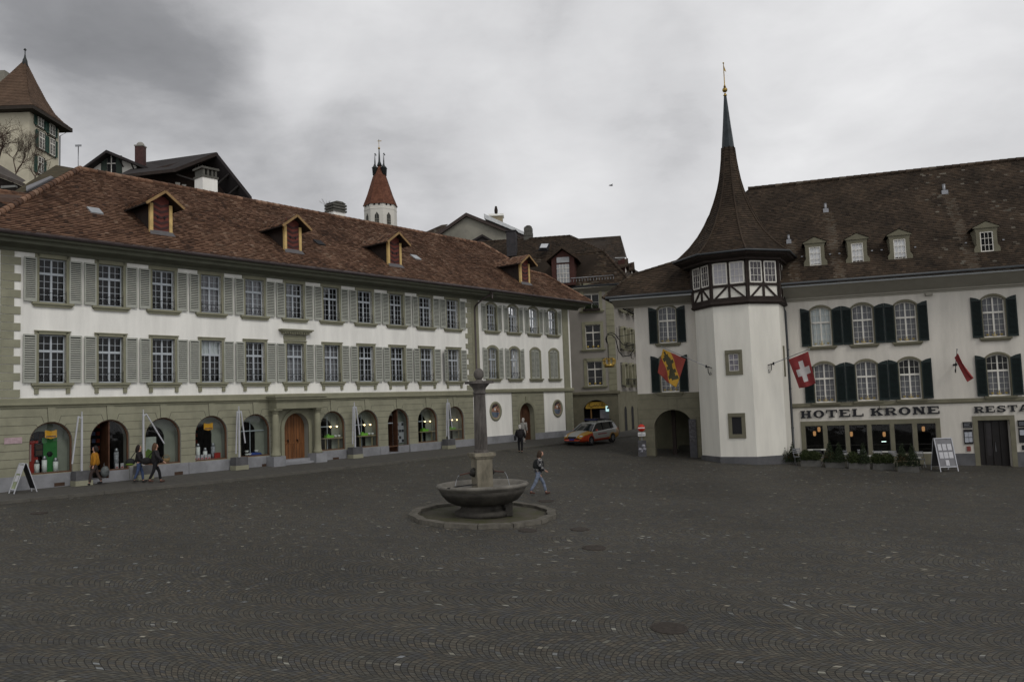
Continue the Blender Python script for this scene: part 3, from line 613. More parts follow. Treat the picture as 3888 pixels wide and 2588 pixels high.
# interiors behind the arches
for i in range(11):
    if i == 5: continue
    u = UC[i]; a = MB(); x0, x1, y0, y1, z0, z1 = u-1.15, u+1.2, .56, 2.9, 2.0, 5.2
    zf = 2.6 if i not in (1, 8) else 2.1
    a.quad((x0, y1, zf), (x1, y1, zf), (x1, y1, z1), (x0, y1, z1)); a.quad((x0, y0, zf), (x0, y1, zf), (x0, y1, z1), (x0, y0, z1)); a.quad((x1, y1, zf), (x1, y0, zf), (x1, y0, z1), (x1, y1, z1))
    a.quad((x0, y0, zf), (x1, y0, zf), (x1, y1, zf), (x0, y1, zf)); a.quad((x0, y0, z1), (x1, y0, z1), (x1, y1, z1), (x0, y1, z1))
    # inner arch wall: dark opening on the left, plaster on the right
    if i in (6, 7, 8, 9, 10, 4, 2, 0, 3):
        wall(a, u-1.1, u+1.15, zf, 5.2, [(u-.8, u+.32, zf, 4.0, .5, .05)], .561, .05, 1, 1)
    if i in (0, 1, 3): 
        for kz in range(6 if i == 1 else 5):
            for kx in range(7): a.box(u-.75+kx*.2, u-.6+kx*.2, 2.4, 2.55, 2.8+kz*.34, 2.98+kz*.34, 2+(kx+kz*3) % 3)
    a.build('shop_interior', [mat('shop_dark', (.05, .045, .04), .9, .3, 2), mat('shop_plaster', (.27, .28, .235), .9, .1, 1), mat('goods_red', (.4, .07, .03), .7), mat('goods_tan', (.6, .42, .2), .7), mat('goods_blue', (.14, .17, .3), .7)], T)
# wooden leaf doors of the two shop entrances and their steps
for i in (1, 8):
    u = UC[i]; a = MB(); a.box(u-.03, u+.03, .12, .9, 2.3, 4.8); a.box(u-AR+.02, u-AR+.08, .2, .9, 2.2, 4.3)
    a.build('door', WOODD, T); a = MB(); a.box(u-AR, u+AR+.2, -.2, .4, gzl, 2.18); a.box(u-AR, u, 0, .9, 2.18, 2.3); a.build('door_step', GRANITE, T)
# annex
holes = [(27.62-.49, 27.62+.49, 9.98, 11.68, .15), (29.95-.49, 29.95+.49, 9.98, 11.68, .15), (32.3-.49, 32.3+.49, 9.98, 11.68, .15), (34.6-.49, 34.6+.49, 9.98, 11.68, .15),
         (27.62-.49, 27.62+.49, 6.68, 8.68, .14), (29.95-.49, 29.95+.49, 6.68, 8.68, .14), (32.35-.49, 32.35+.49, 6.68, 8.68, .14), (34.6-.49, 34.6+.49, 6.68, 8.68, .14)]
a = MB(); wall(a, U1, UE, 5.95, 12.3, holes, 0, .25); wall(a, 25.5, 29.5, gzl, 5.95, [(27.7-.33, 27.7+.33, 4.45-.001, 4.45, .33)][:0], 0); wall(a, 33.15, 35.8, gzl, 5.95, [], 0)
a.build('wall', WHITE, T)
a = MB(); wall(a, 29.5, 33.15, gzl, 5.7, [(31.1-.82, 31.1+.82, gzl, 4.12, .82, .4)], -.03, .45); annexg = a; j = a
archdoor(31.1, .84, 2.1, 4.12, .35, WOODD)
for z in JZ+[4.42, 4.77, 5.12, 5.45]:
    for x0, x1 in ((29.52, 30.1), (32.1, 33.13)): j.box(x0, x1, -.035, -.03, z-.008, z+.008, 1)
a.build('ground_floor_wall', [STONE, JOINT], T); a = MB(); wall(a, 35.8, 36.8, gzl, 5.7, [], -.03)
for z in JZ+[4.42, 4.77, 5.12, 5.45]: a.box(35.82, 36.78, -.035, -.03, z-.008, z+.008, 1)
a.build('corner_pier', [STONE, JOINT], T)
a = MB(); a.extr([(0, 5.7), (-.12, 5.7), (-.15, 5.76), (-.15, 5.9), (-.1, 5.97), (0, 5.97)], U1+.15, UE+.1); a.build('string_course', STONE2, T)
for bx in ((25.5, 30.26, -.08, .02, gzl, 2.76), (31.94, UE+.02, -.08, .02, gzl, 2.74)): a = MB(); a.box(*bx); a.build('granite_plinth', GRANITE, T); a = MB(); a.box(30.1, 32.1, -.05, .4, gzl, 2.12); a.build('door_step', GRANITE, T)
for k_, u in enumerate((27.62, 29.95, 32.3, 34.6)):
    place_window(T, 'annex_up', u, 9.98)
for k_, u in enumerate((27.62, 29.95)): place_window(T, 'annex_low', u, 6.68, curt='full')
for k_, u in enumerate((32.35, 34.6)): place_window(T, 'annex_low', u, 6.68, closed=True, rail=False, label='window closed by louvred grey-green shutters')
# oval medallions
SALMON = mat('medallion_salmon', (.34, .19, .125), .8, .2, 6); PALEB = mat('medallion_blue', (.13, .165, .22), .8, .2, 6); NAVY = mat('medallion_dark', (.02, .022, .035), .8)
for uc in (27.72, 34.82):
    a = MB(); a.lathe([(.46, 0), (.46, .05), (.62, .05), (.62, 0)], 32, m=0, sy=1.0, M=Matrix.Translation((uc, -.0, 4.45)) @ Matrix.Rotation(R(90), 4, 'X') @ Matrix.Diagonal((1.0, 1.08, 1, 1)))
    o = a.build('oval_medallion', STONE2, T)
    a = MB(); n = 28; el = [(uc+.46*math.cos(2*PI*i/n), 4.45+.5*math.sin(2*PI*i/n)) for i in range(n)]
    def clipz(P, z0, z1): return [(x, min(z1, max(z0, z))) for x, z in P]
    a.prism(el, -.012, -.002, 0)
    a.prism([(uc-.38, 4.2), (uc+.25, 4.12), (uc+.4, 4.35), (uc+.1, 4.38), (uc-.42, 4.42)], -.016, -.012, 1); a.prism([(uc-.3, 4.08), (uc+.1, 4.0), (uc+.28, 4.12), (uc-.1, 4.2), (uc-.36, 4.24)], -.018, -.016, 1)
    a.prism([(uc-.35, 4.7), (uc-.2, 4.86), (uc+.15, 4.9), (uc+.2, 4.8), (uc-.1, 4.76), (uc-.3, 4.62)], -.018, -.012, 2)
    a.prism([(uc-.12, 4.5), (uc+.02, 4.5), (uc+.02, 4.66), (uc-.12, 4.66)], -.018, -.012, 3)
    a.tube([(uc+.14, -.025, 4.1), (uc+.16, -.025, 4.35), (uc+.10, -.025, 4.55), (uc+.2, -.025, 4.7), (uc+.3, -.025, 4.78)], .022, 6, 2); a.tube([(uc+.12, -.025, 4.5), (uc+.28, -.025, 4.45)], .018, 6, 2)
    a.build('painted_panel', [SALMON, PALEB, NAVY, mat('medallion_white', (.6, .6, .6), .8)], o)
# eaves
a = MB(); a.extr([(0, 12.02), (-.1, 12.02), (-.14, 12.14), (-.3, 12.2), (-.85, 12.24), (-.9, 12.36), (-1.16, 12.40), (-1.2, 12.52), (-1.2, 12.58), (0, 13.4)], U0-1.0, UE+1.1)
a.build('eaves_cornice', SOFFIT, T)
a = MB(); a.tube([(U0-1.1, -1.3, 12.56), (26.4, -1.3, 12.58), (UE+1.25, -1.3, 12.5)], .085, 8); a.build('gutter', GUTTER, T)
a = MB(); a.tube([(26.2, -1.25, 12.5), (26.18, -1.2, 12.25), (26.0, -.7, 12.0), (25.85, -.16, 11.6), (25.84, -.09, 11.3), (25.84, -.09, 6.0)], .055, 8); a.tube([(26.3, -1.3, 12.45), (26.3, -1.3, 12.0)], .05, 8); a.build('downpipe', GUTTER, T)
# side and back walls
a = MB(); a.quad((U0, 0, gzl), (U0, 12.6, gzl), (U0, 12.6, 12.6), (U0, 0, 12.6)); a.quad((UE, 0, gzl), (UE, 12.6, gzl), (UE, 12.6, 12.6), (UE, 0, 12.6)); a.quad((U0, 12.6, gzl), (UE, 12.6, gzl), (UE, 12.6, 12.6), (U0, 12.6, 12.6)); a.build('side_wall', WHITE, T)
# roof
t35 = math.tan(R(35)); rz_ = lambda v: 12.6+(v+1.3)*t35
def RP(u, v): return Vector((u, v, rz_(v)))
def lerp(a, b, t): return a+(b-a)*t
def uleft(v): return lerp(-4.1, 2.75, (v+1.3)/7.3)
chain = [(38.05, -1.35), (37.1, 2.2), (35.2, 2.25), (34.1, 4.2), (33.8, 6.0)]
def uright(v):
    if v < 2.2: return lerp(38.1, 36.6, (v+1.3)/3.5)
    return lerp(35.0, 33.8, (v-2.2)/3.8)
from mathutils import noise as mnoise
def tint_r(p):
    n = mnoise.noise(Vector((p.x*.9, p.y*.5, 3.1)))*.5+mnoise.noise(Vector((p.x*3, p.y*1.2, 8)))*.25
    return max(0, min(1, .5+n*.9+random.gauss(0, .2)))
nr = Vector((0, -math.sin(R(35)), math.cos(R(35)))); a = MB(); nrow = 47
rows = [(RP(uleft(-1.35+7.35*i/nrow), -1.35+7.35*i/nrow), RP(uright(-1.35+7.35*i/nrow), -1.35+7.35*i/nrow)) for i in range(nrow+1)]
tiles(a, rows, nr, .19, .05, tint_r, lipt=.12)
for r0, r1 in zip(rows, rows[1:]): a.quad(r0[0]-nr*.03, r0[1]-nr*.03, r1[1]-nr*.03, r1[0]-nr*.03, 0, .05)
tilequad(a, (-4.1, 13.9, 12.6), (-4.1, -1.3, 12.6), (2.75, 6.0, 17.71), (2.75, 6.0, 17.71), tint=tint_r)
ml = lambda p: Vector((p[0], 12.6-p[1], p[2]))
tilequad(a, (38.1, -1.3, 12.6), (38.1, 13.9, 12.6), (33.8, 6.6, 17.7), (33.8, 6.0, 17.7), tint=tint_r)
tilequad(a, (38.1, 13.9, 12.6), (-4.1, 13.9, 12.6), (2.75, 6.0, 17.7), (33.8, 6.0, 17.7), tw=.4, h=.4, tint=tint_r)
rf = a.build('roof', TILE_R, T)
a = MB(); ridge(a, [(-4.1, -1.3, 12.68), (2.75, 6.0, 17.8)], .15, .42); ridge(a, [(2.75, 6.0, 17.78), (33.8, 6.0, 17.74)], .13, .42); ridge(a, [(33.8, 6.0, 17.74), (34.9, 2.3, 15.2), (36.6, 2.1, 15.05), (38.1, -1.3, 12.62)], .1, .4)
a.build('ridge_tiles', TILE_R, T)
def dormer_l(u, z0, h, label=None):
    v0 = .15; a = MB(); zt = z0+h
    o = None
    a.box(u-.40, u+.40, v0+.02, v0+.06, z0, zt+.42)                     # board front filled
    for k_ in range(5):
        z = z0+.12+k_*.27; a.sweep([(u-.38, v0, z+.14), (u, v0, z), (u+.38, v0, z+.14), (u+.38, v0, z+.26), (u, v0, z+.12), (u-.38, v0, z+.26)], (0, .018, 0), 1)
    o = a.build('dormer', [REDP, REDS], T)
    if label: o['label'] = label
    a = MB(); a.box(u-.555, u-.40, v0-.03, v0+.12, z0-.1, zt+.02); a.box(u+.40, u+.555, v0-.03, v0+.12, z0-.1, zt+.02); a.build('post', YELLOWP, o)
    a = MB(); ze = zt-.02; zr = zt+.62
    vb = (ze-12.6)/t35-1.3; vr = (zr-12.6)/t35-1.3
    for s_ in (-1, 1):
        A = Vector((u, v0-.42, zr)); B = Vector((u+s_*.95, v0-.42, ze-.06)); C_ = Vector((u+s_*.95, vb+.1, ze-.06)); Dd = Vector((u, vr+.1, zr))
        if s_ < 0: tilequad(a, C_, B, A, Dd, .18, .15)
        else: tilequad(a, B, C_, Dd, A, .18, .15)
        nn = (B-A).cross(Dd-A).normalized()*(-.05 if s_ > 0 else .05); nn = Vector((0, 0, -.06))
        a.sweep([A-Vector((0, 0, .03)), B-Vector((0, 0, .03)), C_-Vector((0, 0, .03)), Dd-Vector((0, 0, .03))], (0, 0, -.05), 1)
        a.bar(A+Vector((0, -.01, -.06)), B+Vector((0, -.01, -.06)), .12, .04, 2, (0, -1, 0))
    a.build('dormer_roof', [TILE_R, TIMBER, mat('tan_bargeboard', (.30, .19, .085), .8, .15)], o)
    a = MB()
    for s_ in (-1, 1): a.add([(u+s_*.5, v0+.1, z0-.15), (u+s_*.5, v0+.1, ze), (u+s_*.5, vb+.2, ze)], [(0, 1, 2)])
    a.add([(u-.5, v0+.07, zt-.05), (u+.5, v0+.07, zt-.05), (u, v0+.07, zr-.08)], [(0, 1, 2)])
    a.build('dormer_cheek', TIMBER, o)
    a = MB(); a.sweep([(u-.62, v0-.2, rz_(v0-.2)+.05), (u+.62, v0-.2, rz_(v0-.2)+.05), (u+.56, v0, z0+.08), (u-.56, v0, z0+.08)], (0, 0, .02)); a.build('lead_apron', mat('lead', (.12, .115, .12), .6), o)
    a = MB()
    for s_ in (-1, 1): a.box(u+s_*.17-.05, u+s_*.17+.05, v0-.03, v0-.005, z0+.72, z0+.76); a.box(u+s_*.17-.015, u+s_*.17+.015, v0-.03, v0-.005, z0+.66, z0+.8)
    a.build('latch', IRON, o)
for u, h in ((4.05, 1.36), (11.52, 1.34), (18.95, 1.40), (31.7, 1.45)): dormer_l(u, 13.68, h)
for u, v, dark in ((1.53, 1.47, 0), (14.44, 1.7, 1), (22.19, 1.71, 0)):
    a = MB(); s_ = .28; P = [RP(u-s_, v-.25)+nr*.09, RP(u+s_, v-.25)+nr*.09, RP(u+s_, v+.25)+nr*.09, RP(u-s_, v+.25)+nr*.09]; a.sweep(P, -nr*.1)
    a.build('skylight', mat('skylight_glass', (.28, .30, .32), .15, .05, spec=.8) if not dark else BLACK, T)
# chimneys on / behind the ridge
def chimney(name, u, v, z0, z1, w, d, label=None, cap=True):
    a = MB(); a.box(u-w/2, u+w/2, v, v+d, z0, z1); o = a.build(name, WHITE, T); a = MB()
    if cap:
        for k_ in range(3): a.box(u-w/2-.08, u+w/2+.08, v-.08, v+d+.08, z1+k_*.2, z1+k_*.2+.13); a.box(u-w/2+.02, u+w/2-.02, v+.02, v+d-.02, z1+.13+k_*.2, z1+.2+k_*.2)
        a.prism([(u-w/2-.05, z1+.6), (u+w/2+.05, z1+.6), (u+w/4, z1+.72), (u-w/4, z1+.72)], v-.05, v+d+.05)
    else:
        a.box(u-w/2-.05, u+w/2+.05, v-.05, v+d+.05, z1, z1+.12)
        for sx in (-.4, -.12, .16, .4): a.box(u+sx*w-.06, u+sx*w+.06, v, v+d, z1+.12, z1+.5)
        a.box(u-w/2-.08, u+w/2+.08, v-.08, v+d+.08, z1+.5, z1+.62)
    a.build('chimney_cap', mat('cap_stone', (.10, .098, .085), .9, .15, 3), o); return o
chimney('chimney', 10.2, 6.3, 17, 18.75, .95, .9, cap=False); chimney('chimney', 19.9, 6.6, 17, 18.3, 1.0, .8)
# house number
me = text_mesh('19', .36, .01); me.materials.append(BLACK); o = put('house_number', me, T, (26.25, -.03, 3.3)); o.rotation_euler = (R(90), 0, 0)
a = MB(); a.box(-2.68, -2.02, -.03, -.005, 4.05, 4.3); a.build('street_name_plate', mat('pink_plate', (.42, .31, .33), .6, .12, 9), T)
# ================================================================ things standing along the arcade
def gl(u, v, dz=.12):
    w_ = LF.w(u, v); return Vector((w_.x, w_.y, .1-.035*w_.x+.035*w_.y+dz))
AW = [('folded white awning mast with one arm hanging low beside the yellow sweater walker', (291+340)/2, 1852, 1), ('folded white awning mast with a slanting arm above the two women in dark jackets', 505, 1832, 2), ('folded white awning mast between the book window and the blue cloth window', 893, 1794, 3),
      ('folded white awning mast beside the first green table window right of the oak door', 1359, 1748, 3), ('narrow folded white awning mast nearest the fountain column', 1692, 1711, 3)]
mastu = [.17, 2.86, 7.72, 15.05, 22.6]
for (lb, x, y, kind), u in zip(AW, mastu):
    p = gl(u, -.45); t = thing('folded_awning', lb, 'awning', tuple(p), LF.a, 'folded white awning masts on stone blocks')
    a = MB(); a.box(-.36, .36, -.27, .27, 0, .22, 1); a.box(-.34, .34, -.25, .25, .22, .62); a.build('base_block', [GRANITE_D, STONE], t)
    a = MB(); a.box(-.035, .035, -.035, .035, .62, 2.95+.0); a.box(-.02, .02, -.02, .02, 2.9, 3.15); a.build('mast', WHITEM, t)
    def arm(dx, top, bot, wob=0):
        b = MB(); b.bar((0, 0, top-.12), (dx*.55, 0, top), .04, .04); b.bar((dx*.55, 0, top), (dx+wob, 0, bot), .05, .05); b.build('arm', WHITEM, t)
    if kind == 1: arm(-.28, 2.95, .95, -.12)
    elif kind == 2: arm(.22, 2.95, 1.55, .75)
    else: arm(-.2, 2.9, .8, 0); arm(.2, 2.9, 1.3, .12)
# sandwich boards
def sandwich(label, p, rz, w, h, spread, fcols, frame=WHITEM, back=BLACK, posters=None):
    t = thing('sandwich_board', label, 'sandwich board', tuple(p), rz)
    for s_ in (-1, 1):
        fr = MB(); y0 = s_*spread; A = Vector((-w/2, y0, 0)); B = Vector((w/2, y0, 0)); C_ = Vector((w/2, s_*.03, h)); Dd = Vector((-w/2, s_*.03, h))
        n = (B-A).cross(Dd-A).normalized()*(-1 if s_ > 0 else 1)
        fr.bar(A, Dd, .04, .03, 0, n); fr.bar(B, C_, .04, .03, 0, n); fr.bar(Dd, C_, .04, .03, 0, n); A2 = A.lerp(Dd, .14); B2 = B.lerp(C_, .14); fr.bar(A2, B2, .04, .03, 0, n)
        o = fr.build('leg_frame', frame, t)
        b = MB(); b.sweep([A2, B2, C_, Dd], -n*.01, 0); pan = b.build('panel', fcols if s_ < 0 else back, t)
        if posters and s_ < 0:
            b = MB()
            for (a0, b0, a1, b1) in posters:
                q = lambda s, t_: A2.lerp(B2, s).lerp(Dd.lerp(C_, s), t_)+n*.012
                b.sweep([q(a0, b0), q(a1, b0), q(a1, b1), q(a0, b1)], n*.004)
            b.build('paper_sheet', mat('paper', (.5, .5, .52), .8, .08, 9), t)
    return t
pp = gl(-2.27, -.86); sandwich('small white framed sandwich board with pale green poster at the far left kerb', pp, LF.a+R(-90), .52, 1.15, .41, mat('green_poster', (.30, .34, .20), .7, .25, 4), posters=[(.08, .62, .92, .95), (.2, .3, .8, .55)])
# shop displays
def box_item(name, label, cat, parts, loc, group=None):
    t = thing(name, label, cat, loc, LF.a, group); return t
def wl(u, v, z): return tuple(LF.w(u, v, z))
ORG = mat('orange_card', (.75, .36, .02), .6, .1); CAN = mat('white_canister', (.7, .7, .68), .4, .05); CANM = mat('steel_lid', (.35, .35, .37), .3, metal=.7)
for n_, i in ((0, 0), (3, 3)):
    u = UC[i]+(0.0 if i else .1); t = thing('hanging_banner', 'orange swallow-edged banner hanging in the %s' % ('far left arch window' if i == 0 else 'arch window with the red books'), 'banner', wl(u, .3, 4.38), LF.a, 'orange banners in shop windows')
    a = MB(); a.sweep([(-.24, 0, -.16), (0, 0, -.22), (.24, 0, -.16), (.24, 0, .16), (0, 0, .10), (-.24, 0, .16)], (0, .012, 0)); a.build('cloth', ORG, t)
    a = MB(); a.box(-.2, .2, -.006, -.001, -.12, -.09); a.box(-.2, .2, -.006, -.001, -.15, -.135); a.build('printed_line', mat('dark_print', (.06, .05, .1), .7), t)
t = thing('advertising_board', 'tall red display panel in the far left arch window', 'advertising board', wl(UC[0]-.58, .42, 2.76), LF.a); a = MB(); a.box(-.22, .22, 0, .03, 0, 1.35); a.build('panel', mat('signal_red', (.28, .018, .012), .6, .1), t); a = MB(); a.box(-.18, -.05, -.01, 0, .5, 1.2); a.build('white_print', mat('pinkish_print', (.4, .3, .3), .7), t)
t = thing('advertising_board', 'tall green display panel with black round emblem in the far left arch window', 'advertising board', wl(UC[0]+.12, .48, 2.76), LF.a); a = MB(); a.box(-.3, .3, 0, .03, 0, 1.45); a.build('panel', mat('leaf_green', (.03, .17, .04), .6, .1), t)
a = MB(); a.lathe([(.13, 0), (.13, .01)], 6, M=Matrix.Translation((0, -.0, .75)) @ Matrix.Rotation(R(90), 4, 'X')); a.build('emblem', BLACK, t)
t = thing('framed_picture', 'black framed picture hanging before the red panel', 'picture', wl(UC[0]-.35, .36, 3.45), LF.a); a = MB(); a.box(-.17, .17, 0, .03, 0, .55, 0); a.box(-.13, .13, -.006, 0, .3, .5, 1); a.box(-.13, .13, -.006, 0, .05, .25, 1); a.build('board', [BLACK, mat('photo_brown', (.06, .04, .03), .6)], t)
cans = [(UC[0]-.42, .4, .38, 'small white canister left of three in the far left window'), (UC[0]-.12, .4, .52, 'tallest white canister of three in the far left window'), (UC[0]+.33, .4, .42, 'white canister rightmost of three in the far left window'),
        (UC[3]-.5, .42, .62, 'tall white canister in the book window'), (UC[3]-.12, .42, .4, 'short white canister in the middle of the book window'), (UC[3]+.32, .45, .6, 'grey patterned canister in the book window'), (UC[1]+.45, .4, .75, 'patterned tall canister in the window of the left shop entrance')]
for u, v, h, lb in cans:
    t = thing('canister', lb, 'canister', wl(u, v, 2.76 if u < 0 or u > 3 else 2.66), LF.a, 'canisters in shop windows'); a = MB(); a.lathe([(.1, 0), (.1, h)], 16); a.build('body', CAN if 'grey' not in lb and 'patterned' not in lb else mat('grey_tin', (.35, .35, .38), .5, .3, 12), t)
    a = MB(); a.lathe([(.085, h), (.085, h+.1), (.06, h+.14), (.06, h+.17)], 16); a.build('lid', CANM, t)
bk = 0
for u, lb in ((UC[3]-.72, 'white book leftmost in the book window'), (UC[3]-.55, 'second pale book from the left in the book window'), (UC[3]-.36, 'third pale book standing on the red cloth'), (UC[3]-.15, 'wide pale pink book in the book window'), (UC[3]+.02, 'pale book tilted left of the grey canister'), (UC[1]+.42, 'light book in the left entrance window'), (UC[1]+.66, 'light book beside the red strip in the entrance window')):
    t = thing('book', lb, 'book', wl(u, .27, 2.76 if u > 3 else 2.66), LF.a, 'upright books in shop windows'); a = MB(); a.box(-.07, .07, 0, .03, 0, .24); a.build('cover', mat('book_cover', (.5, .48, .5), .6, .15, 14), t); a = MB(); a.box(-.05, .05, -.004, 0, .04, .09); a.build('title_strip', mat('signal_red2', (.4, .05, .04), .6), t)
t = thing('cloth', 'red cloth laid under the books in the shop window', 'cloth', wl(UC[3]-.1, .3, 2.76), LF.a); a = MB(); a.box(-.7, .55, -.08, .3, 0, .02); a.box(.42, .74, 0, .25, .02, .28); a.build('fabric', mat('signal_red', (.28, .018, .012)), t)
t = thing('cloth', 'blue cloth mound with white tableware in the window left of the portal', 'cloth', wl(UC[4]+.2, .45, 2.76), LF.a); a = MB(); a.lathe([(.42, 0), (.4, .08), (.3, .13), (.05, .15)], 20, sy=.5); a.build('fabric', mat('royal_blue', (.03, .06, .25), .8), t)
for u, z, lb in ((UC[4]-.28, 2.78, 'lower white bowl of the pair in the window left of the portal'), (UC[4]-.12, 2.78, 'white bowl touching the blue cloth'), (UC[4]-.28, 2.93, 'white bowl on top of another bowl left of the blue cloth'), (UC[4]+.28, 2.92, 'white cup standing on the blue cloth')):
    t = thing('bowl', lb, 'bowl', wl(u, .4, z), LF.a, 'white bowls in the shop window'); a = MB(); a.lathe([(.06, 0), (.11, .1), (.1, .1), (.05, .02)], 16); a.build('body', CAN, t)
t = thing('poster', 'white and green landscape poster in the third arch window', 'poster', wl(UC[2]-.45, .5, 2.95), LF.a); a = MB(); a.box(-.3, .35, 0, .02, 0, 1.05, 0); a.sweep([(-.28, -.004, .02), (.2, -.004, .02), (.33, -.004, .3), (-.05, -.004, .5), (-.28, -.004, .25)], (0, .003, 0), 1); a.build('sheet', [mat('poster_white', (.42, .44, .40), .7, .1), mat('poster_green', (.12, .2, .04), .7, .2)], t)
t = thing('basket', 'small wicker basket on the third arch window floor', 'basket', wl(UC[2]+.35, .45, 2.76), LF.a); a = MB(); a.lathe([(.14, 0), (.2, .2), (.18, .2), (.12, .03)], 14); a.build('body', mat('wicker', (.4, .25, .12), .8, .2, 20), t); a = MB(); a.tube([(.17*math.cos(PI*i/8), 0, .2+.16*math.sin(PI*i/8)) for i in range(9)], .015, 6); a.build('handle', mat('wicker', (.4, .25, .12)), t)
TBL = mat('table_top_wood', (.30, .25, .15), .5, .1); GRN = mat('lime_green_box', (.2, .5, .05), .5, .05); LAMP = mat('lamp_glow', (1, .72, .35), .5, 0, emit=6)
for i, lb in ((6, 'first window right of the oak door'), (7, 'second window right of the oak door'), (9, 'window right of the patterned shop entrance'), (10, 'last arch window before the fountain column')):
    u = UC[i]+.05; t = thing('display_table', 'wooden display table in the '+lb, 'table', wl(u+.1, .32, 2.72), LF.a, 'display tables in the arch windows')
    a = MB(); a.box(-.7, .66, -.14, .2, .62, .68); a.build('table_top', TBL, t)
    for sx in (-1, 1): b = MB(); b.box(sx*.45-.03, sx*.45+.03, -.03, .03, 0, .62); b.build('leg', TBL, t)
    t = thing('green_tray', 'lime green tray on the table in the '+lb, 'tray', wl(u-.1, .3, 3.4), LF.a, 'lime green trays'); a = MB(); a.box(-.25, .25, -.12, .12, 0, .13); a.box(-.15, -.05, -.08, .08, .13, .2); a.build('body', GRN, t)
    for k_, (dx, nm) in enumerate(((.1, 'left'), (.55, 'right'))):
        t = thing('pendant_lamp', '%s small glowing lamp hanging in the %s' % (nm, lb), 'lamp', wl(u+dx, .42, 4.0), LF.a, 'small lit lamps in the shop windows'); a = MB(); a.ball((0, 0, 0), .045, 0, 8); a.build('bulb', LAMP, t); a = MB(); a.tube([(0, 0, .04), (0, 0, .6)], .006, 5); a.build('cord', IRON, t)
    if i in (6, 7):
        for k_, dx in enumerate((.12, .38)):
            t = thing('bowl', '%s white bowl on the table in the %s' % (('nearer', 'farther')[k_], lb), 'bowl', wl(u+dx+.2, .3, 3.4), LF.a, 'white bowls on display tables'); a = MB(); a.lathe([(.05, 0), (.1, .08), (.08, .12), (.03, .13)], 14); a.build('body', CAN, t)
t = thing('notice_board', 'grey notice board with dark picture tiles in the patterned shop entrance', 'notice board', wl(UC[8]+.42, .48, 2.8), LF.a); a = MB(); a.box(-.42, .42, 0, .03, 0, 1.25)
a.build('board', mat('board_grey', (.4, .4, .42), .7), t); a = MB(); random.seed(3)
for kx in range(4):
    for kz in range(6):
        if random.random() < .6: a.box(-.4+kx*.21, -.23+kx*.21, -.006, 0, .04+kz*.2, .2+kz*.2)
a.build('picture_tile', mat('tile_dark', (.05, .05, .06), .6, .3, 7), t)
# ================================================================ RIGHT: hotel
H = thing('hotel', 'white hotel with dark green shutters, octagonal stair tower and tall brown roof', 'building', tuple(RF.P), RF.a)
ur = 9.0
upw = [-8.33, -6.15, -3.97, .29, 4.5]; loww = [-8.32, -6.14, -3.96, .30, 4.5]; UZ, LZ = 7.54, 4.38
holes = [(u-.53, u+.53, UZ, UZ+2.03, .17) for u in upw]+[(u-.53, u+.53, LZ+.02*k_, LZ+.02*k_+2.03, .17) for k_, u in enumerate(loww)]
bank = [(-9.50, -8.58), (-8.35, -7.43), (-7.21, -6.30), (-6.07, -5.15), (-4.93, -4.03), (-3.80, -2.88)]
holes += [(x0, x1, 1.5, 3.10, 0, .35) for x0, x1 in bank]+[(-.87, .62, .3, 3.18, 0, .6), (2.6, 4.8, 1.5, 3.1, 0, .35)]
for u in (-16.9,): holes += [(u-.53, u+.53, 8.19, 10.22, .17), (u-.53, u+.53, 5.28, 7.31, .17)]
a = MB(); wall(a, -15.3, ur, -.5, 10.3, [h for h in holes if h[0] > -15.3], 0, .25); wall(a, -18.85, -15.3, 5.23, 10.6, [h for h in holes if h[0] < -15.3], 0, .25)
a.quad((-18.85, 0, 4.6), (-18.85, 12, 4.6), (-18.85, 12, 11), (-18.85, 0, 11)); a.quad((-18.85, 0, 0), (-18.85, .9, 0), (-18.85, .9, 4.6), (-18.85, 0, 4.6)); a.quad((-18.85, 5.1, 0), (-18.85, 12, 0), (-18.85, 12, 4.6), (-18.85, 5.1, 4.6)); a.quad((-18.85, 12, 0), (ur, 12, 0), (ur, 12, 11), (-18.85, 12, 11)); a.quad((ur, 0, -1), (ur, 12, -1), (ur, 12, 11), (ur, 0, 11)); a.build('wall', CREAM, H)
# archway storey
a = MB(); wall(a, -18.87, -15.0, .8, 5.24, [(-17.95, -15.7, .8, 3.35, .9, .7)], -.03, .75)
j = a
for z in (2.1, 2.65, 3.2, 3.75, 4.3, 4.9):
    if z < 3.5: j.box(-18.85, -18.0, -.035, -.03, z-.007, z+.007, 1); j.box(-15.65, -15.2, -.035, -.03, z-.007, z+.007, 1)
    elif z < 4.3: j.box(-18.85, -17.8 if z < 4 else -17.4, -.035, -.03, z-.007, z+.007, 1); j.box(-15.9, -15.2, -.035, -.03, z-.007, z+.007, 1)
    else: j.box(-18.85, -15.2, -.035, -.03, z-.007, z+.007, 1)
for x, z0, z1 in ((-17.08, 4.25, 4.9), (-16.55, 4.25, 4.9)): j.box(x-.007, x+.007, -.035, -.03, z0, z1, 1)
a.build('archway_wall', [HSTONE, JOINT], H)
a = MB(); x0, x1 = -18.6, -15.1
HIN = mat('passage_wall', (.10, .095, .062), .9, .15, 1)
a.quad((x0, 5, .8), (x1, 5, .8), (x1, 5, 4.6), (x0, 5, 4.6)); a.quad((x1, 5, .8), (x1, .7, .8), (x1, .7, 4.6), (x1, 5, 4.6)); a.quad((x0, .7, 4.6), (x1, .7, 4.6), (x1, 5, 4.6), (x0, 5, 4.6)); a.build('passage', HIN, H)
for x in (-17.0, -16.0, -15.35): b = MB(); b.box(x-.11, x+.11, 1.5, 1.75, .8, 4.6); b.build('passage_post', TIMBER, H)
a = MB(); a.box(-16.95, -15.0, 2.9, 3.6, .8, 1.95); a.build('passage_parapet', mat('passage_dark', (.04, .038, .03), .9), H)
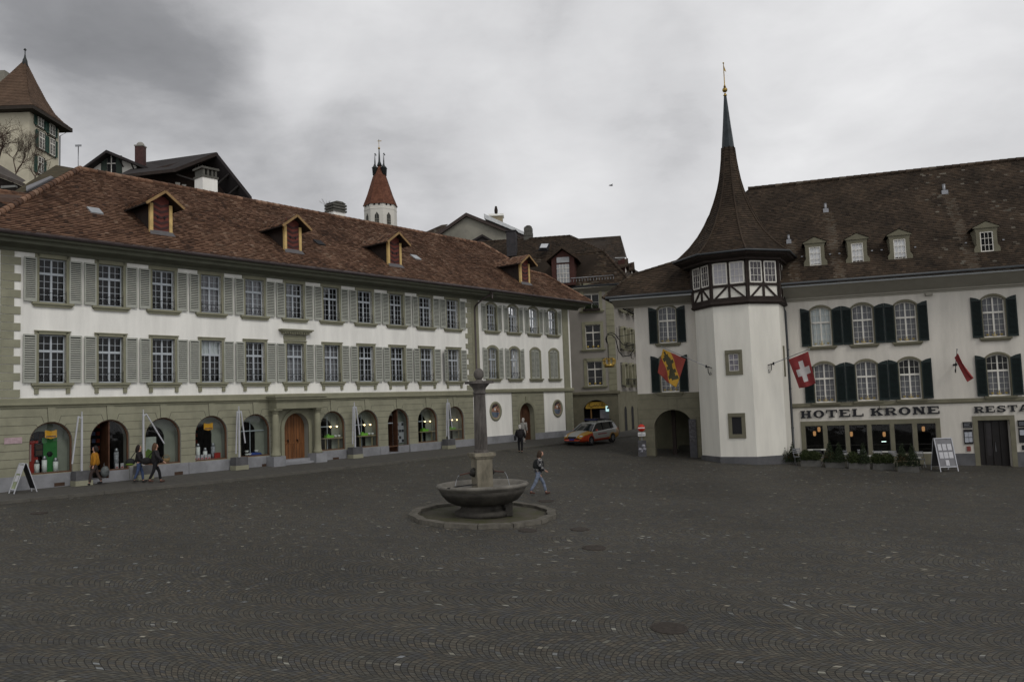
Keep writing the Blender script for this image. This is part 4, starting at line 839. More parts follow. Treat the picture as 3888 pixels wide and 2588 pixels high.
# windows
for k_, u in enumerate(upw): place_window(H, 'hotel', u, UZ, curt=('white', 'full', 'full', 'full', 'full')[k_], sill=True)
for k_, u in enumerate(loww): place_window(H, 'hotel', u, LZ+.02*k_, curt=('full', 'full', 'low', 'low', 'full')[k_], sill=True)
place_window(H, 'hotel', -16.9, 8.19, curt='full'); place_window(H, 'hotel', -16.9, 5.28, curt='full')
# painted ornament boxes inside each window: gilded scrolls
GS = mat('yellow_scroll', (.45, .33, .08), .6, .15)
def scroll(u, z):
    a = MB()
    for dx, s_ in ((0, 1.25), (-.33, .7), (.33, .7)):
        a.tube([(u+dx+s_*.1*math.cos(t_), .13, z+.2+s_*.09*math.sin(t_)) for t_ in [PI+i*PI/6 for i in range(7)]], .018, 6); a.tube([(u+dx, .13, z+.1), (u+dx, .13, z+.1+.16*s_)], .02, 6)
    a.build('window_ornament', GS, H)
for k_, u in enumerate(upw): scroll(u, UZ)
for k_, u in enumerate(loww): scroll(u, LZ+.02*k_)
scroll(-16.9, 8.19); scroll(-16.9, 5.28)
# string, mouldings, soffit
a = MB(); a.extr([(0, 4.12), (-.06, 4.12), (-.06, 4.16), (-.1, 4.18), (-.1, 4.2), (-.05, 4.22), (-.05, 4.36), (0, 4.37)], -10.6, ur); a.build('string_course', HSTONE, H)
a = MB(); a.extr([(0, 10.12), (-.05, 10.12), (-.08, 10.2), (-.16, 10.24), (-.16, 10.3), (-1.15, 10.86), (-1.15, 10.9), (0, 11.4)], -10.7, ur); a.extr([(0, 10.42), (-.06, 10.42), (-.1, 10.5), (-1.12, 10.86), (-1.15, 10.9), (0, 11.4)], -20.0, -15.2); a.sweep([(-20.0, -1.15, 10.88), (-20.0, 12, 10.88), (-18.85, 12, 10.45), (-18.85, 0, 10.45)], (0, 0, .04))
a.build('eaves_soffit', HSOFFIT, H)
a = MB(); a.box(-10.9, ur, -1.2, -1.15, 10.84, 11.0); a.box(-20.1, -15.2, -1.2, -1.15, 10.82, 10.96); a.box(-20.1, -20.05, -1.2, 12, 10.82, 10.96); a.build('fascia', FASCIA, H)
a = MB(); a.tube([(-11.0, -1.3, 11.02), (ur, -1.3, 11.06)], .085, 8); a.tube([(-20.3, -1.3, 10.98), (-15.2, -1.3, 11.0)], .085, 8); a.build('gutter', DKPIPE, H)
a = MB(); a.tube([(-10.95, -1.25, 11.0), (-10.9, -1.1, 10.7), (-10.35, -.3, 10.0), (-10.2, -.1, 9.6), (-10.18, -.1, 4.3), (-10.18, -.12, 1.0)], .06, 8)
for z in (3.0, 5.2, 7.4): a.tube([(-10.18, -.1, z), (-10.18, -.1, z+.06)], .08, 8)
a.build('downpipe', DKPIPE, H)
# ground-floor window bank
a = MB(); a.box(-9.74, -2.66, -.05, .03, 3.10, 3.36); X = [-9.74, -9.5, -8.58, -8.35, -7.43, -7.21, -6.30, -6.07, -5.15, -4.93, -4.03, -3.8, -2.88, -2.66]
for i in range(0, 14, 2): a.box(X[i], X[i+1], -.05, .03, .5, 3.10)
for x0, x1 in bank: a.box(x0, x1, -.02, .36, .5, 1.5)
a.box(-1.11, .86, -.05, .03, 3.18, 3.42); a.box(-1.11, -.87, -.05, .03, .2, 3.18); a.box(.62, .86, -.05, .03, .2, 3.18)
a.build('stone_frame', HSTONE, H)
for x0, x1 in bank:
    a = MB(); a.box(x0, x1, .12, .16, 1.5, 1.56); a.box(x0, x1, .12, .16, 3.05, 3.1); a.box(x0, x0+.03, .12, .16, 1.5, 3.1); a.box(x1-.03, x1, .12, .16, 1.5, 3.1); a.box(x0, x1, .12, .15, 1.98, 2.0)
    o = a.build('window', mat('bronze_frame', (.03, .028, .025), .5), H); b = MB(); b.quad((x0, .14, 1.5), (x1, .14, 1.5), (x1, .14, 3.1), (x0, .14, 3.1)); b.build('pane', GLASS, o)
a = MB(); a.box(-9.9, -2.5, 3.4, 3.45, .4, 3.3); a.box(-9.9, -9.85, .4, 3.4, .4, 3.3); a.box(-2.55, -2.5, .4, 3.4, .4, 3.3); a.box(-9.9, -2.5, .4, 3.4, 3.3, 3.35); a.box(-9.9, -2.5, .4, 3.4, .9, .95)
a.box(-6.0, -4.2, 2.6, 2.9, 1.0, 2.0); a.build('restaurant_interior', mat('restaurant_dark', (.03, .026, .022), .8, .3, 1), H)
LMP = mat('lantern_glow', (1, .5, .2), .5, 0, emit=.38)
for u, z, lb in ((-9.0, 2.62, 'warm paper lantern lower left in the first hotel window'), (-8.75, 2.85, 'warm paper lantern upper right in the first hotel window'), (-7.05, 2.55, 'slim warm lantern in the third hotel window'), (-5.35, 2.5, 'tall warm lantern in the fourth hotel window'), (-3.35, 2.75, 'round warm lantern in the sixth hotel window')):
    t = thing('lantern', lb, 'lantern', tuple(RF.w(u, 1.0, z)), RF.a, 'warm lanterns in the restaurant'); a = MB(); a.lathe([(.05, -.13), (.08, -.06), (.08, .1), (.05, .14)], 12); a.build('shade', LMP, t); a = MB(); a.tube([(0, 0, .14), (0, 0, .45)], .006, 5); a.build('cord', IRON, t)
t = thing('strip_lamp', 'short bright white strip lamp in the fourth hotel window', 'lamp', tuple(RF.w(-5.35, 1.4, 2.08)), RF.a); a = MB(); a.box(-.12, .12, -.02, .02, -.015, .015); a.build('tube', mat('cool_glow', (.8, 1, .95), .5, 0, emit=3), t); a = MB(); a.box(-.13, .13, -.03, .03, .015, .04); a.build('holder', BLACK, t)
# entrance door
a = MB(); a.box(-.87, .62, .5, .55, .5, 3.18); 
for x in (-.87, -.5, -.13, .24, .59): a.box(x, x+.05, .42, .5, .5, 3.18)
o = a.build('door', mat('door_dark', (.012, .009, .008), .4, .2), H); a = MB(); a.quad((-.4, .495, 1.3), (-.15, .495, 1.3), (-.15, .495, 3.0), (-.4, .495, 3.0)); a.build('pane', mat('door_pane', (.04, .035, .036), .2, .2), o)
a = MB(); a.tube([(-.02, .4, 1.5), (-.02, .4, 2.0)], .015, 6); a.build('handle', METAL, o)
# plinth right
for bx in ((-2.66, -1.11, -.04, .02, -.2, 1.46), (.86, ur, -.04, .02, -.5, 1.5), (-10.2, -9.74, -.03, .02, .2, 1.36)): a = MB(); a.box(*bx); a.build('granite_plinth', GRANITE_D, H)
# menu boards on the wall (fixed): part of hotel
def board(x0, x1, z0, z1, m, sheets=()):
    a = MB(); a.box(x0, x1, -.07, 0, z0, z1); o = a.build('notice_case', m, H)
    if sheets:
        b = MB()
        for s_ in sheets: b.box(x0+(x1-x0)*s_[0], x0+(x1-x0)*s_[2], -.076, -.07, z0+(z1-z0)*s_[1], z0+(z1-z0)*s_[3])
        b.build('paper_sheet', mat('paper_blue', (.38, .40, .44), .7, .1, 9), o)
board(-1.58, -1.15, 2.80, 3.12, BLACK, [(.12, .2, .88, .24), (.12, .45, .7, .5), (.12, .7, .8, .75)]); board(-1.57, -1.15, 1.95, 2.72, BLACK, [(.08, .48, .46, .82), (.5, .48, .92, .82), (.08, .12, .5, .44), (.55, .14, .92, .44)])
board(-1.47, -1.29, 1.58, 1.83, mat('red_poster', (.22, .05, .04), .6, .2, 12)); board(.99, 1.5, 2.80, 3.14, BLACK, [(.1, .3, .9, .36), (.1, .6, .9, .66)]); board(1.0, 1.5, 1.98, 2.75, BLACK, [(.08, .5, .5, .85)]); board(1.1, 1.4, 1.6, 1.85, BLACK)
# slab-serif lettering
LT = mat('letter_black', (.008, .009, .012), .5, .05)
def letter(ch, w, h):
    a = MB(); st = w*.27; sr = h*.16
    def B(x0, x1, z0, z1): a.box(x0, x1, -.09, -.05, z0, z1)
    def ring(cx, cz, rx, rz, tx, tz, a0, a1):
        n = 18
        for i in range(n):
            t0 = a0+(a1-a0)*i/n; t1 = a0+(a1-a0)*(i+1)/n
            a.sweep([(cx+rx*math.cos(t0), -.09, cz+rz*math.sin(t0)), (cx+rx*math.cos(t1), -.09, cz+rz*math.sin(t1)), (cx+(rx-tx)*math.cos(t1), -.09, cz+(rz-tz)*math.sin(t1)), (cx+(rx-tx)*math.cos(t0), -.09, cz+(rz-tz)*math.sin(t0))], (0, .04, 0))
    def stem(x, ser=True, w_=None):
        w_ = w_ or st; B(x, x+w_, sr, h-sr); B(x-w*.09, x+w_+w*.09, 0, sr); B(x-w*.09, x+w_+w*.09, h-sr, h)
    if ch == 'H': stem(.08*w); stem(w*.65); B(.08*w+st, w*.65, h*.42, h*.58)
    elif ch == 'O': ring(w/2, h/2, w*.5, h*.52, w*.27, h*.16, 0, 2*PI)
    elif ch == 'T': B(w*.37, w*.63, sr, h-sr); B(w*.26, w*.74, 0, sr); B(0, w, h-sr, h); B(0, w*.09, h*.6, h-sr); B(w*.91, w, h*.6, h-sr)
    elif ch in 'EL':
        stem(.08*w); B(.08*w+st+.09*w, w, 0, sr); B(w*.9, w, sr, h*.38)
        if ch == 'E': B(.08*w+st+.09*w, w*.95, h-sr, h); B(w*.86, w*.95, h*.64, h-sr); B(.08*w+st, w*.66, h*.43, h*.58)
    elif ch == 'K':
        stem(.08*w); a.sweep([(.08*w+st, -.09, h*.36), (.08*w+st, -.09, h*.56), (w*.68, -.09, h-sr), (w*.86, -.09, h-sr)], (0, .04, 0)); a.sweep([(w*.42, -.09, h*.62), (w*.56, -.09, h*.66), (w*.98, -.09, sr), (w*.66, -.09, sr)], (0, .04, 0)); B(w*.58, w*.98, h-sr, h); B(w*.6, w*1.02, 0, sr)
    elif ch == 'R':
        stem(.08*w); B(.08*w+st+.09*w, w*.6, h-sr, h); B(.08*w+st, w*.6, h*.42, h*.56); ring(w*.6, h*.71, w*.34, h*.29, w*.22, h*.15, -PI/2, PI/2); a.sweep([(w*.46, -.09, h*.44), (w*.72, -.09, h*.44), (w*.94, -.09, sr), (w*.66, -.09, sr)], (0, .04, 0)); B(w*.64, w*1.02, 0, sr)
    elif ch == 'N': stem(.08*w, w_=st*.7); stem(w*.74, w_=st*.7); a.sweep([(.08*w+.0, -.09, h), (.08*w+st*1.2, -.09, h), (w*.92, -.09, 0), (w*.7, -.09, 0)], (0, .04, 0))
    elif ch == 'S': ring(w*.5, h*.73, w*.42, h*.28, w*.24, h*.15, PI*.1, PI*1.5); ring(w*.5, h*.28, w*.45, h*.29, w*.25, h*.15, -PI*.9, PI*.5); B(w*.8, w*.9, h*.64, h*.98); B(w*.08, w*.18, 0, h*.36)
    elif ch == 'A': a.sweep([(w*.4, -.09, h), (w*.62, -.09, h), (w*.98, -.09, sr), (w*.66, -.09, sr)], (0, .04, 0)); a.sweep([(w*.38, -.09, h), (w*.52, -.09, h), (w*.24, -.09, sr), (w*.08, -.09, sr)], (0, .04, 0)); B(w*.28, w*.74, h*.26, h*.38); B(-.02*w, w*.36, 0, sr); B(w*.58, w*1.06, 0, sr)
    elif ch == 'U': B(.1*w, .1*w+st, h*.35, h-sr); B(w*.7, w*.7+st*.7, h*.35, h-sr); B(0, w*.46, h-sr, h); B(w*.6, w, h-sr, h); ring(w*.49, h*.36, w*.4, h*.36, w*.25, h*.16, PI, 2*PI)
    return a
def lettering(word, label, x0, x1, z0, z1, h, gaps):
    t = thing('sign_lettering', label, 'lettering', tuple(RF.w(x0, 0, z0)), RF.a); n = len(word); per = (x1-x0)/(n)
    for i, ch in enumerate(word):
        if ch == ' ': continue
        o = letter(ch, per*.84, h).build('letter', LT, t, (per*(i+.08), 0, (z1-z0)*i/n))
lettering('HOTEL', 'black slab letters HOTEL over the restaurant window row', -9.76, -6.38, 3.54, 3.57, .42, 0)
lettering('KRONE', 'black slab letters KRONE over the restaurant window row', -6.12, -2.6, 3.58, 3.6, .41, 0)
lettering('RESTAURANT', 'black slab letters beginning RESTA over the hotel door', -1.03, 4.2, 3.58, 3.66, .34, 0)
a = MB(); a.box(-5.6, -5.3, -.22, 0, 3.98, 4.1); a.build('floodlight', HSOFFIT, H); a = MB(); a.box(-2.95, -2.6, -.3, -.02, 9.98, 10.1); a.build('floodlight', HSOFFIT, H)
# roof
def HP(u, v): return Vector((u, v, 11.0+(v+1.3)))
def tint_b(p):
    t = .42+mnoise.noise(Vector((p.x*.7, p.y*.7, 1)))*.35+random.gauss(0, .16)
    if p.x > -3 and random.random() < .035*(1+p.x*.12): t = 1.0
    for uc, v0 in ((-9.75, 1.5), (-7.49, 3.5), (-.88, 4.0)):
        if abs(p.x-uc-(v0-p.y)*.03) < .28 and p.y < v0: return .93+random.random()*.04 if False else .80+random.gauss(0, .05)
    return max(0, min(.78, t)) if t != 1.0 else (1.0 if random.random() < .5 else .9)
nh = Vector((0, -1, 1)).normalized(); a = MB(); n = 62
rows = []
for i in range(n+1):
    v = -1.35+7.35*i/n; rows.append((HP(lerp(-11.6, -11.2, i/n), v), HP(ur+.4, v)))
tiles(a, rows, nh, .19, .028, tint_b)
for r0, r1 in zip(rows[::4], rows[4::4]): a.quad(r0[0]-nh*.03, r0[1]-nh*.03, r1[1]-nh*.03, r1[0]-nh*.03, 0, .05)
# wing roof with hip, slightly flared
rows = []; n = 60; f_ = [(-1.35, -20.45), (.13, -18.9), (.89, -16.15), (3.05, -14.2), (6.0, -12.0)]
for i in range(n+1):
    v = -1.35+7.35*i/n
    for q0, q1 in zip(f_, f_[1:]):
        if q0[0] <= v <= q1[0]+1e-6: ul = lerp(q0[1], q1[1], (v-q0[0])/(q1[0]-q0[0])); break
    rows.append((HP(ul, v), HP(-11.2, v)))
tiles(a, rows, nh, .19, .028, tint_b)
for r0, r1 in zip(rows, rows[1:]): a.quad(r0[0]-nh*.03, r0[1]-nh*.03, r1[1]-nh*.03, r1[0]-nh*.03, 0, .05)
for q0, q1 in zip(f_, f_[1:]): tilequad(a, HP(q0[1], q0[0])+Vector((0, 12-2*q0[0], 0)), HP(q0[1], q0[0]), HP(q1[1], q1[0]), HP(q1[1], q1[0])+Vector((0, 12-2*q1[0], 0)), .4, .3, tint=tint_b)
tilequad(a, (ur, 13.3, 11), (-20.45, 13.3, 11), (-12, 6, 18.3), (ur, 6, 18.3), .45, .45, tint=tint_b)
a.build('roof', TILE_B, H)
a = MB(); ridge(a, [(-12, 6.0, 18.36), (ur+.4, 6.0, 18.36)], .13, .42); a.build('ridge_tiles', TILE_B, H); a = MB(); ridge(a, [HP(-20.45, -1.3), HP(-18.9, .13), HP(-16.15, .89), HP(-14.2, 3.05)], .09, .4); a.build('ridge_tiles', TILE_B, H)
# dormers
for k_, (uc, zb, ht) in enumerate(((-8.42, 12.07, 1.28), (-6.21, 12.03, 1.32), (-4.05, 12.04, 1.33), (.18, 12.08, 1.29))):
    v0 = -.25; a = MB(); zt = zb+ht; w_ = .54
    for s_ in (-1, 1):
        a.prism([(uc+s_*.31, zb), (uc+s_*.62, zb), (uc+s_*.62, zb+.22), (uc+s_*.5, zb+.4), (uc+s_*.5, zt-.2), (uc+s_*.56, zt), (uc+s_*.31, zt)], v0, v0+.12)
    a.box(uc-.31, uc+.31, v0, v0+.12, zt-.2, zt); a.box(uc-.62, uc+.62, v0-.06, v0+.1, zt, zt+.05); a.prism([(uc-.62, zt+.05), (uc+.62, zt+.05), (uc, zt+.34)], v0-.05, v0+.1)
    a.add([(uc-.5, v0+.1, zb), (uc-.5, v0+.1, zt), (uc-.5, v0+.1+ht, zt)], [(0, 1, 2)]); a.add([(uc+.5, v0+.1, zb), (uc+.5, v0+.1, zt), (uc+.5, v0+.1+ht, zt)], [(0, 1, 2)])
    o = a.build('dormer', HSTONE, H); a = MB()
    a.add([(uc-.66, v0-.08, zt+.06), (uc, v0-.08, zt+.38), (uc, v0+ht+.4, zt+.38), (uc-.66, v0+ht+.1, zt+.06)], [(0, 1, 2, 3)]); a.add([(uc+.66, v0-.08, zt+.06), (uc, v0-.08, zt+.38), (uc, v0+ht+.4, zt+.38), (uc+.66, v0+ht+.1, zt+.06)], [(0, 3, 2, 1)]); a.build('dormer_roof', TILE_D, o)
    a = MB(); a.quad((uc-.31, v0+.1, zb), (uc+.31, v0+.1, zb), (uc+.31, v0+.1, zt-.2), (uc-.31, v0+.1, zt-.2)); a.build('blind', CURTW if k_ < 3 else DARKROOM, o)
    a = MB(); z0_, z1_ = zb+.02, zt-.2
    for x in (uc-.31, uc+.26): a.box(x, x+.05, v0+.02, v0+.07, z0_, z1_)
    for z in (z0_, z1_-.05): a.box(uc-.26, uc+.26, v0+.02, v0+.07, z, z+.05)
    for f_ in (1/3, 2/3): a.box(uc-.26, uc+.26, v0+.03, v0+.06, z0_+(z1_-z0_)*f_-.012, z0_+(z1_-z0_)*f_+.012); a.box(uc-.26+.52*f_-.01, uc-.26+.52*f_+.01, v0+.03, v0+.06, z0_, z1_)
    a.build('sash', SASHW, o)
for u, v, s_ in ((-9.75, 1.64, .8), (-7.49, 3.69, .9), (-.88, 4.18, 1)):
    a = MB(); p = HP(u, v); a.lathe([(.09*s_, -.1), (.09*s_, .45*s_)], 12, p); a.box(p.x-.17*s_, p.x+.17*s_, p.y-.25, p.y+.1, p.z-.2, p.z+.04); a.build('vent_pipe', METAL, H)
for k_ in range(9): pass
a = MB()
for u in (-9.1, -7.6, -7.1, -5.4, -4.9, -3.2, -.7, 1.1): a.box(u-.05, u+.05, .35, .5, 12.72, 12.78)
a.build('snow_guard', METAL, H)
# stair tower (all in world coordinates relative to hotel frame)
def hw_(x, y, z): return RF.loc(Vector((x, y, z)))
TC = RF.loc(Vector((13.1, 47.35, 0))); rot0 = R(-90-27-22.5)-RF.a
a = MB(); a.lathe([(2.52, 1.62), (2.52, 9.92)], 8, (TC.x, TC.y, 0), 0, False, rot0); a.build('tower_wall', TOWERW, H)
a = MB(); a.lathe([(2.58, .5), (2.58, 1.62), (2.5, 1.66)], 8, (TC.x, TC.y, 0), 0, False, rot0); a.build('tower_plinth', GRANITE_D, H)
a = MB(); a.lathe([(2.5, 9.88), (2.66, 9.9), (2.74, 10.0), (2.68, 10.08), (2.68, 10.2), (2.5, 10.22)], 8, (TC.x, TC.y, 0), 0, False, rot0)
def vert(k_, rad): an = rot0+k_*PI/4; return Vector((TC.x+rad*math.cos(an), TC.y+rad*math.sin(an), 0))
RB = 2.60
pan = MB(); pan.lathe([(2.57, 10.2), (2.57, 12.45)], 8, (TC.x, TC.y, 0), 0, False, rot0)
for k_ in range(-2, 4):
    A = vert(k_, RB); B = vert(k_+1, RB); n_ = ((A+B)/2-Vector((TC.x, TC.y, 0))).normalized(); Mx = (A+B)/2
    def bar(P, z0, Q, z1, w_, d=.05): a.bar(P+Vector((0, 0, z0))-n_*.06, Q+Vector((0, 0, z1))-n_*.06, w_, d+.06, 0, n_)
    bar(A, 10.2, A, 12.4, .19); bar(B, 10.2, B, 12.4, .19)
    bar(Mx, 10.2, Mx, 12.4, .12, .045); bar(A, 10.97, B, 10.97, .14, .052); bar(A, 12.36, B, 12.36, .2, .052); bar(A, 10.26, B, 10.26, .1, .052)
    for P, Q in ((A.lerp(B, .1), A.lerp(B, .46)), (A.lerp(B, .9), A.lerp(B, .54))): bar(P, 10.28, Q, 10.95, .1, .042)
a.build('half_timbering', TIMBER, H); pan.build('infill_panel', TOWERW, H)
for k_ in range(-1, 2):
    A = vert(k_, RB); B = vert(k_+1, RB); n_ = ((A+B)/2-Vector((TC.x, TC.y, 0))).normalized(); tdir = (B-A).normalized(); L_ = (B-A).length
    for s_, (f0, f1) in enumerate(((.09, .45), (.55, .91))):
        P = A+tdir*L_*f0; Q = A+tdir*L_*f1; z0_, z1_ = 11.08, 12.22
        w_ = MB(); 
        for c0, c1 in ((P, z0_), (P, z1_)): w_.bar(P+Vector((0, 0, c1)), Q+Vector((0, 0, c1)), .07, .04, 0, n_)
        for c in (P, Q): w_.bar(c+Vector((0, 0, z0_)), c+Vector((0, 0, z1_)), .07, .04, 0, n_)
        for f_ in (1/3, 2/3): c = P.lerp(Q, f_); w_.bar(c+Vector((0, 0, z0_)), c+Vector((0, 0, z1_)), .022, .03, 0, n_); zz = lerp(z0_, z1_, f_); w_.bar(P+Vector((0, 0, zz)), Q+Vector((0, 0, zz)), .022, .03, 0, n_)
        o = w_.build('window', SASHW, H); b = MB(); off = n_*.006; b.add([P+Vector((0, 0, z0_))+off, Q+Vector((0, 0, z0_))+off, Q+Vector((0, 0, z1_))+off, P+Vector((0, 0, z1_))+off], [(0, 1, 2, 3)]); b.build('pane', mat('grey_blind', (.42, .41, .43), .7, .08, 6) if k_ == 0 else mat('tower_pane', (.10, .09, .10), .25, .4, 6), o)
# tower windows on the middle face
A = vert(0, 2.52); B = vert(1, 2.52); n_ = ((A+B)/2-Vector((TC.x, TC.y, 0))).normalized(); tdir = (B-A).normalized(); Mx = (A+B)/2
for zc, dark in ((6.75, 0), (3.32, 1)):
    w_ = MB(); cx = Mx+tdir*(.02 if not dark else .0)
    P = lambda s, z: cx+tdir*s+Vector((0, 0, zc+z))
    for s_ in (-1, 1): w_.bar(P(s_*.36, -.68), P(s_*.36, .68), .2, .05, 0, n_)
    w_.bar(P(-.26, .57), P(.26, .57), .22, .05, 0, n_); w_.bar(P(-.26, -.57), P(.26, -.57), .22, .05, 0, n_)
    w_.bar(P(-.38, .52), P(.38, .52), .04, .08, 0, n_); o = w_.build('window', HSTONE, H)
    b = MB(); b.add([P(-.27, -.47)+n_*.012, P(.27, -.47)+n_*.012, P(.27, .47)+n_*.012, P(-.27, .47)+n_*.012], [(0, 1, 2, 3)]); b.build('pane', BLACK if dark else mat('tower_pane_pale', (.22, .21, .24), .4, .3, 6), o)
    if not dark:
        s2 = MB()
        for f_ in (-.25, 0, .25): s2.bar(P(f_, -.46)+n_*.014, P(f_, .46)+n_*.014, .03 if f_ else .02, .02, 0, n_)
        for f_ in (-.45, -.15, .15, .45): s2.bar(P(-.25, f_)+n_*.014, P(.25, f_)+n_*.014, .03, .02, 0, n_)
        s2.build('sash', SASHW, o)
A = vert(2, 2.52); B = vert(3, 2.52); n_ = ((A+B)/2-Vector((TC.x, TC.y, 0))).normalized(); Mx = A.lerp(B, .35); b = MB(); b.bar(Mx+Vector((0, 0, 5.9)), Mx+Vector((0, 0, 7.6)), .3, .05, 0, n_); b.build('slit_window', HSTONE, H)
# spire
prof = [(3.42, 12.72), (3.12, 12.93), (2.82, 13.2), (2.5, 13.5), (2.25, 13.8), (2.0, 14.1), (1.77, 14.45), (1.56, 14.8), (1.36, 15.2), (1.16, 15.6), (1.0, 16.0), (.86, 16.4), (.72, 16.85), (.6, 17.4), (.5, 18.0), (.42, 18.6), (.36, 19.3)]
RC = RF.loc(Vector((12.98, 47.4, 0)))
pts = []
for (r0, z0), (r1, z1) in zip(prof, prof[1:]):
    d = math.hypot(r1-r0, z1-z0); n = max(1, round(d/.16))
    for i in range(n): pts.append((lerp(r0, r1, i/n), lerp(z0, z1, i/n)))
pts.append(prof[-1]); a = MB()
for k_ in range(8):
    a0 = rot0+k_*PI/4; a1 = a0+PI/4; rows = [(Vector((RC.x+r*math.cos(a0), RC.y+r*math.sin(a0), z)), Vector((RC.x+r*math.cos(a1), RC.y+r*math.sin(a1), z))) for r, z in pts]; ns = []
    for i in range(len(rows)-1):
        n_ = (rows[i][1]-rows[i][0]).cross(rows[i+1][0]-rows[i][0]).normalized(); ns.append(n_)
    tiles(a, rows, ns, .19, .03, lambda p: max(0, min(.8, .40+random.gauss(0, .14))))
a.lathe([(r-.03, z) for r, z in pts], 8, (RC.x, RC.y, 0), 0, False, rot0); a.build('spire_roof', TILE_B, H)
a = MB()
for k_ in range(8):
    an = rot0+k_*PI/4; a.tube([(RC.x+(r+.01)*math.cos(an), RC.y+(r+.01)*math.sin(an), z+.03) for r, z in prof], [.055]*(len(prof)-4)+[.04]*4, 6, 0)
a.build('hip_tiles', TILE_B, H)
a = MB(); a.lathe([(2.6, 12.3), (3.35, 12.55), (3.42, 12.62), (3.42, 12.76), (3.1, 12.8)], 8, (RC.x, RC.y, 0), 0, False, rot0); a.lathe([(2.62, 12.3), (2.95, 12.32), (2.95, 12.5), (3.3, 12.56), (2.6, 12.6)], 8, (RC.x, RC.y, 0), 0, False, rot0); a.build('spire_eaves', TIMBER, H)
a = MB(); a.tube([(RC.x+3.5*math.cos(rot0+k_*PI/4), RC.y+3.5*math.sin(rot0+k_*PI/4), 12.72) for k_ in range(-3, 6)], .06, 6); a.build('gutter', DKPIPE, H)
a = MB(); a.lathe([(.37, 19.25), (.31, 19.9), (.23, 20.7), (.15, 21.6), (.08, 22.4)], 8, (RC.x, RC.y, 0), 0, False, rot0); a.build('copper_cap', COPPER, H)
a = MB(); a.lathe([(.06, 22.4), (.12, 22.46), (.06, 22.52), (.06, 22.58)], 12, (RC.x, RC.y, 0)); a.ball((RC.x, RC.y, 22.78), .15); a.lathe([(.08, 22.95), (.03, 23.1), (.02, 24.4)], 8, (RC.x, RC.y, 0)); a.sweep([(RC.x+.02, RC.y, 23.95), (RC.x+.13, RC.y, 23.85), (RC.x+.2, RC.y, 23.6), (RC.x+.02, RC.y, 24.25)], (0, .02, 0)); a.ball((RC.x, RC.y, 24.4), .05, 0, 6); a.build('finial', GOLD, H)
# ================================================================ flags
def bracket(t, p, d):
    # p: local wall point, d: unit outwards
    a = MB(); e = p+d*.55; side = Vector((0, 0, 1)).cross(d)
    a.tube([p, e], .025, 6); a.ball(tuple(p), .06, 0, 6); pts_ = [p+d*.42+Vector((0, 0, -.02)), p+d*.40+Vector((0, 0, -.3)), p+d*.3+Vector((0, 0, -.42)), p+d*.16+Vector((0, 0, -.36)), p+d*.2+Vector((0, 0, -.26)), p+d*.28+Vector((0, 0, -.3))]
    a.tube(pts_, .022, 6); a.tube([e-d*.14+side*.1, e-d*.14-side*.1], .03, 6); a.tube([e+Vector((0, 0, .08)), e-Vector((0, 0, .08))], .05, 8); a.build('bracket', IRON, t)
def inpoly(x, y, P):
    c = False; n = len(P)
    for i in range(n):
        x0, y0 = P[i]; x1, y1 = P[(i+1) % n]
        if (y0 > y) != (y1 > y) and x < (x1-x0)*(y-y0)/(y1-y0)+x0: c = not c
    return c
def flag(label, mount, outd, tip, corners, mats, classify, n=44, wave=.05, sym=None):
    # corners: four world points (along the pole near tip, pole inner, lower inner, lower outer)
    t = thing('flag', label, 'flag', tuple(mount)); e = Vector(outd)*.55; bracket(t, Vector((0, 0, 0)), Vector(outd))
    a = MB(); tp = Vector(tip)-Vector(mount); a.tube([e*.8, tp], [.022, .016], 8); a.ball(tuple(tp), .04, 0, 6); a.build('pole', METAL, t)
    A, B, C_, Dd = [Vector(c)-Vector(mount) for c in corners]; nn = (B-A).cross(Dd-A).normalized(); g_ = {}; a = MB(); vs = []
    for j in range(n+1):
        for i in range(n+1):
            s, q = i/n, j/n; p = A.lerp(B, s).lerp(Dd.lerp(C_, s), q)+nn*wave*math.sin(s*9+q*3)*(.3+q)+Vector((0, 0, -.05*math.sin(PI*s)*q)); vs.append(p)
    base = len(a.v); a.v += [tuple(p) for p in vs]
    for j in range(n):
        for i in range(n):
            a.f.append((j*(n+1)+i, j*(n+1)+i+1, (j+1)*(n+1)+i+1, (j+1)*(n+1)+i)); a.m.append(classify((i+.5)/n, (j+.5)/n)); a.s.append(True); a.t.append(.5)
    o = a.build('cloth', mats, t); sm_ = o.modifiers.new('thick', 'SOLIDIFY'); sm_.thickness = .006; return t
FR = mat('flag_red', (.17, .028, .02), .8, .08, 3); FY = mat('flag_yellow', (.33, .19, .02), .8, .08, 3); FB = mat('flag_black', (.035, .033, .015), .8, .1); FW = mat('flag_white', (.55, .52, .50), .8, .05); FR2 = mat('flag_crimson', (.26, .04, .04), .8, .12, 3)
zz6 = lambda x, y: (2350+x/2.413, 1150+y/2.413); zz8 = lambda x, y: (2900+x/2.385, 1200+y/2.385)
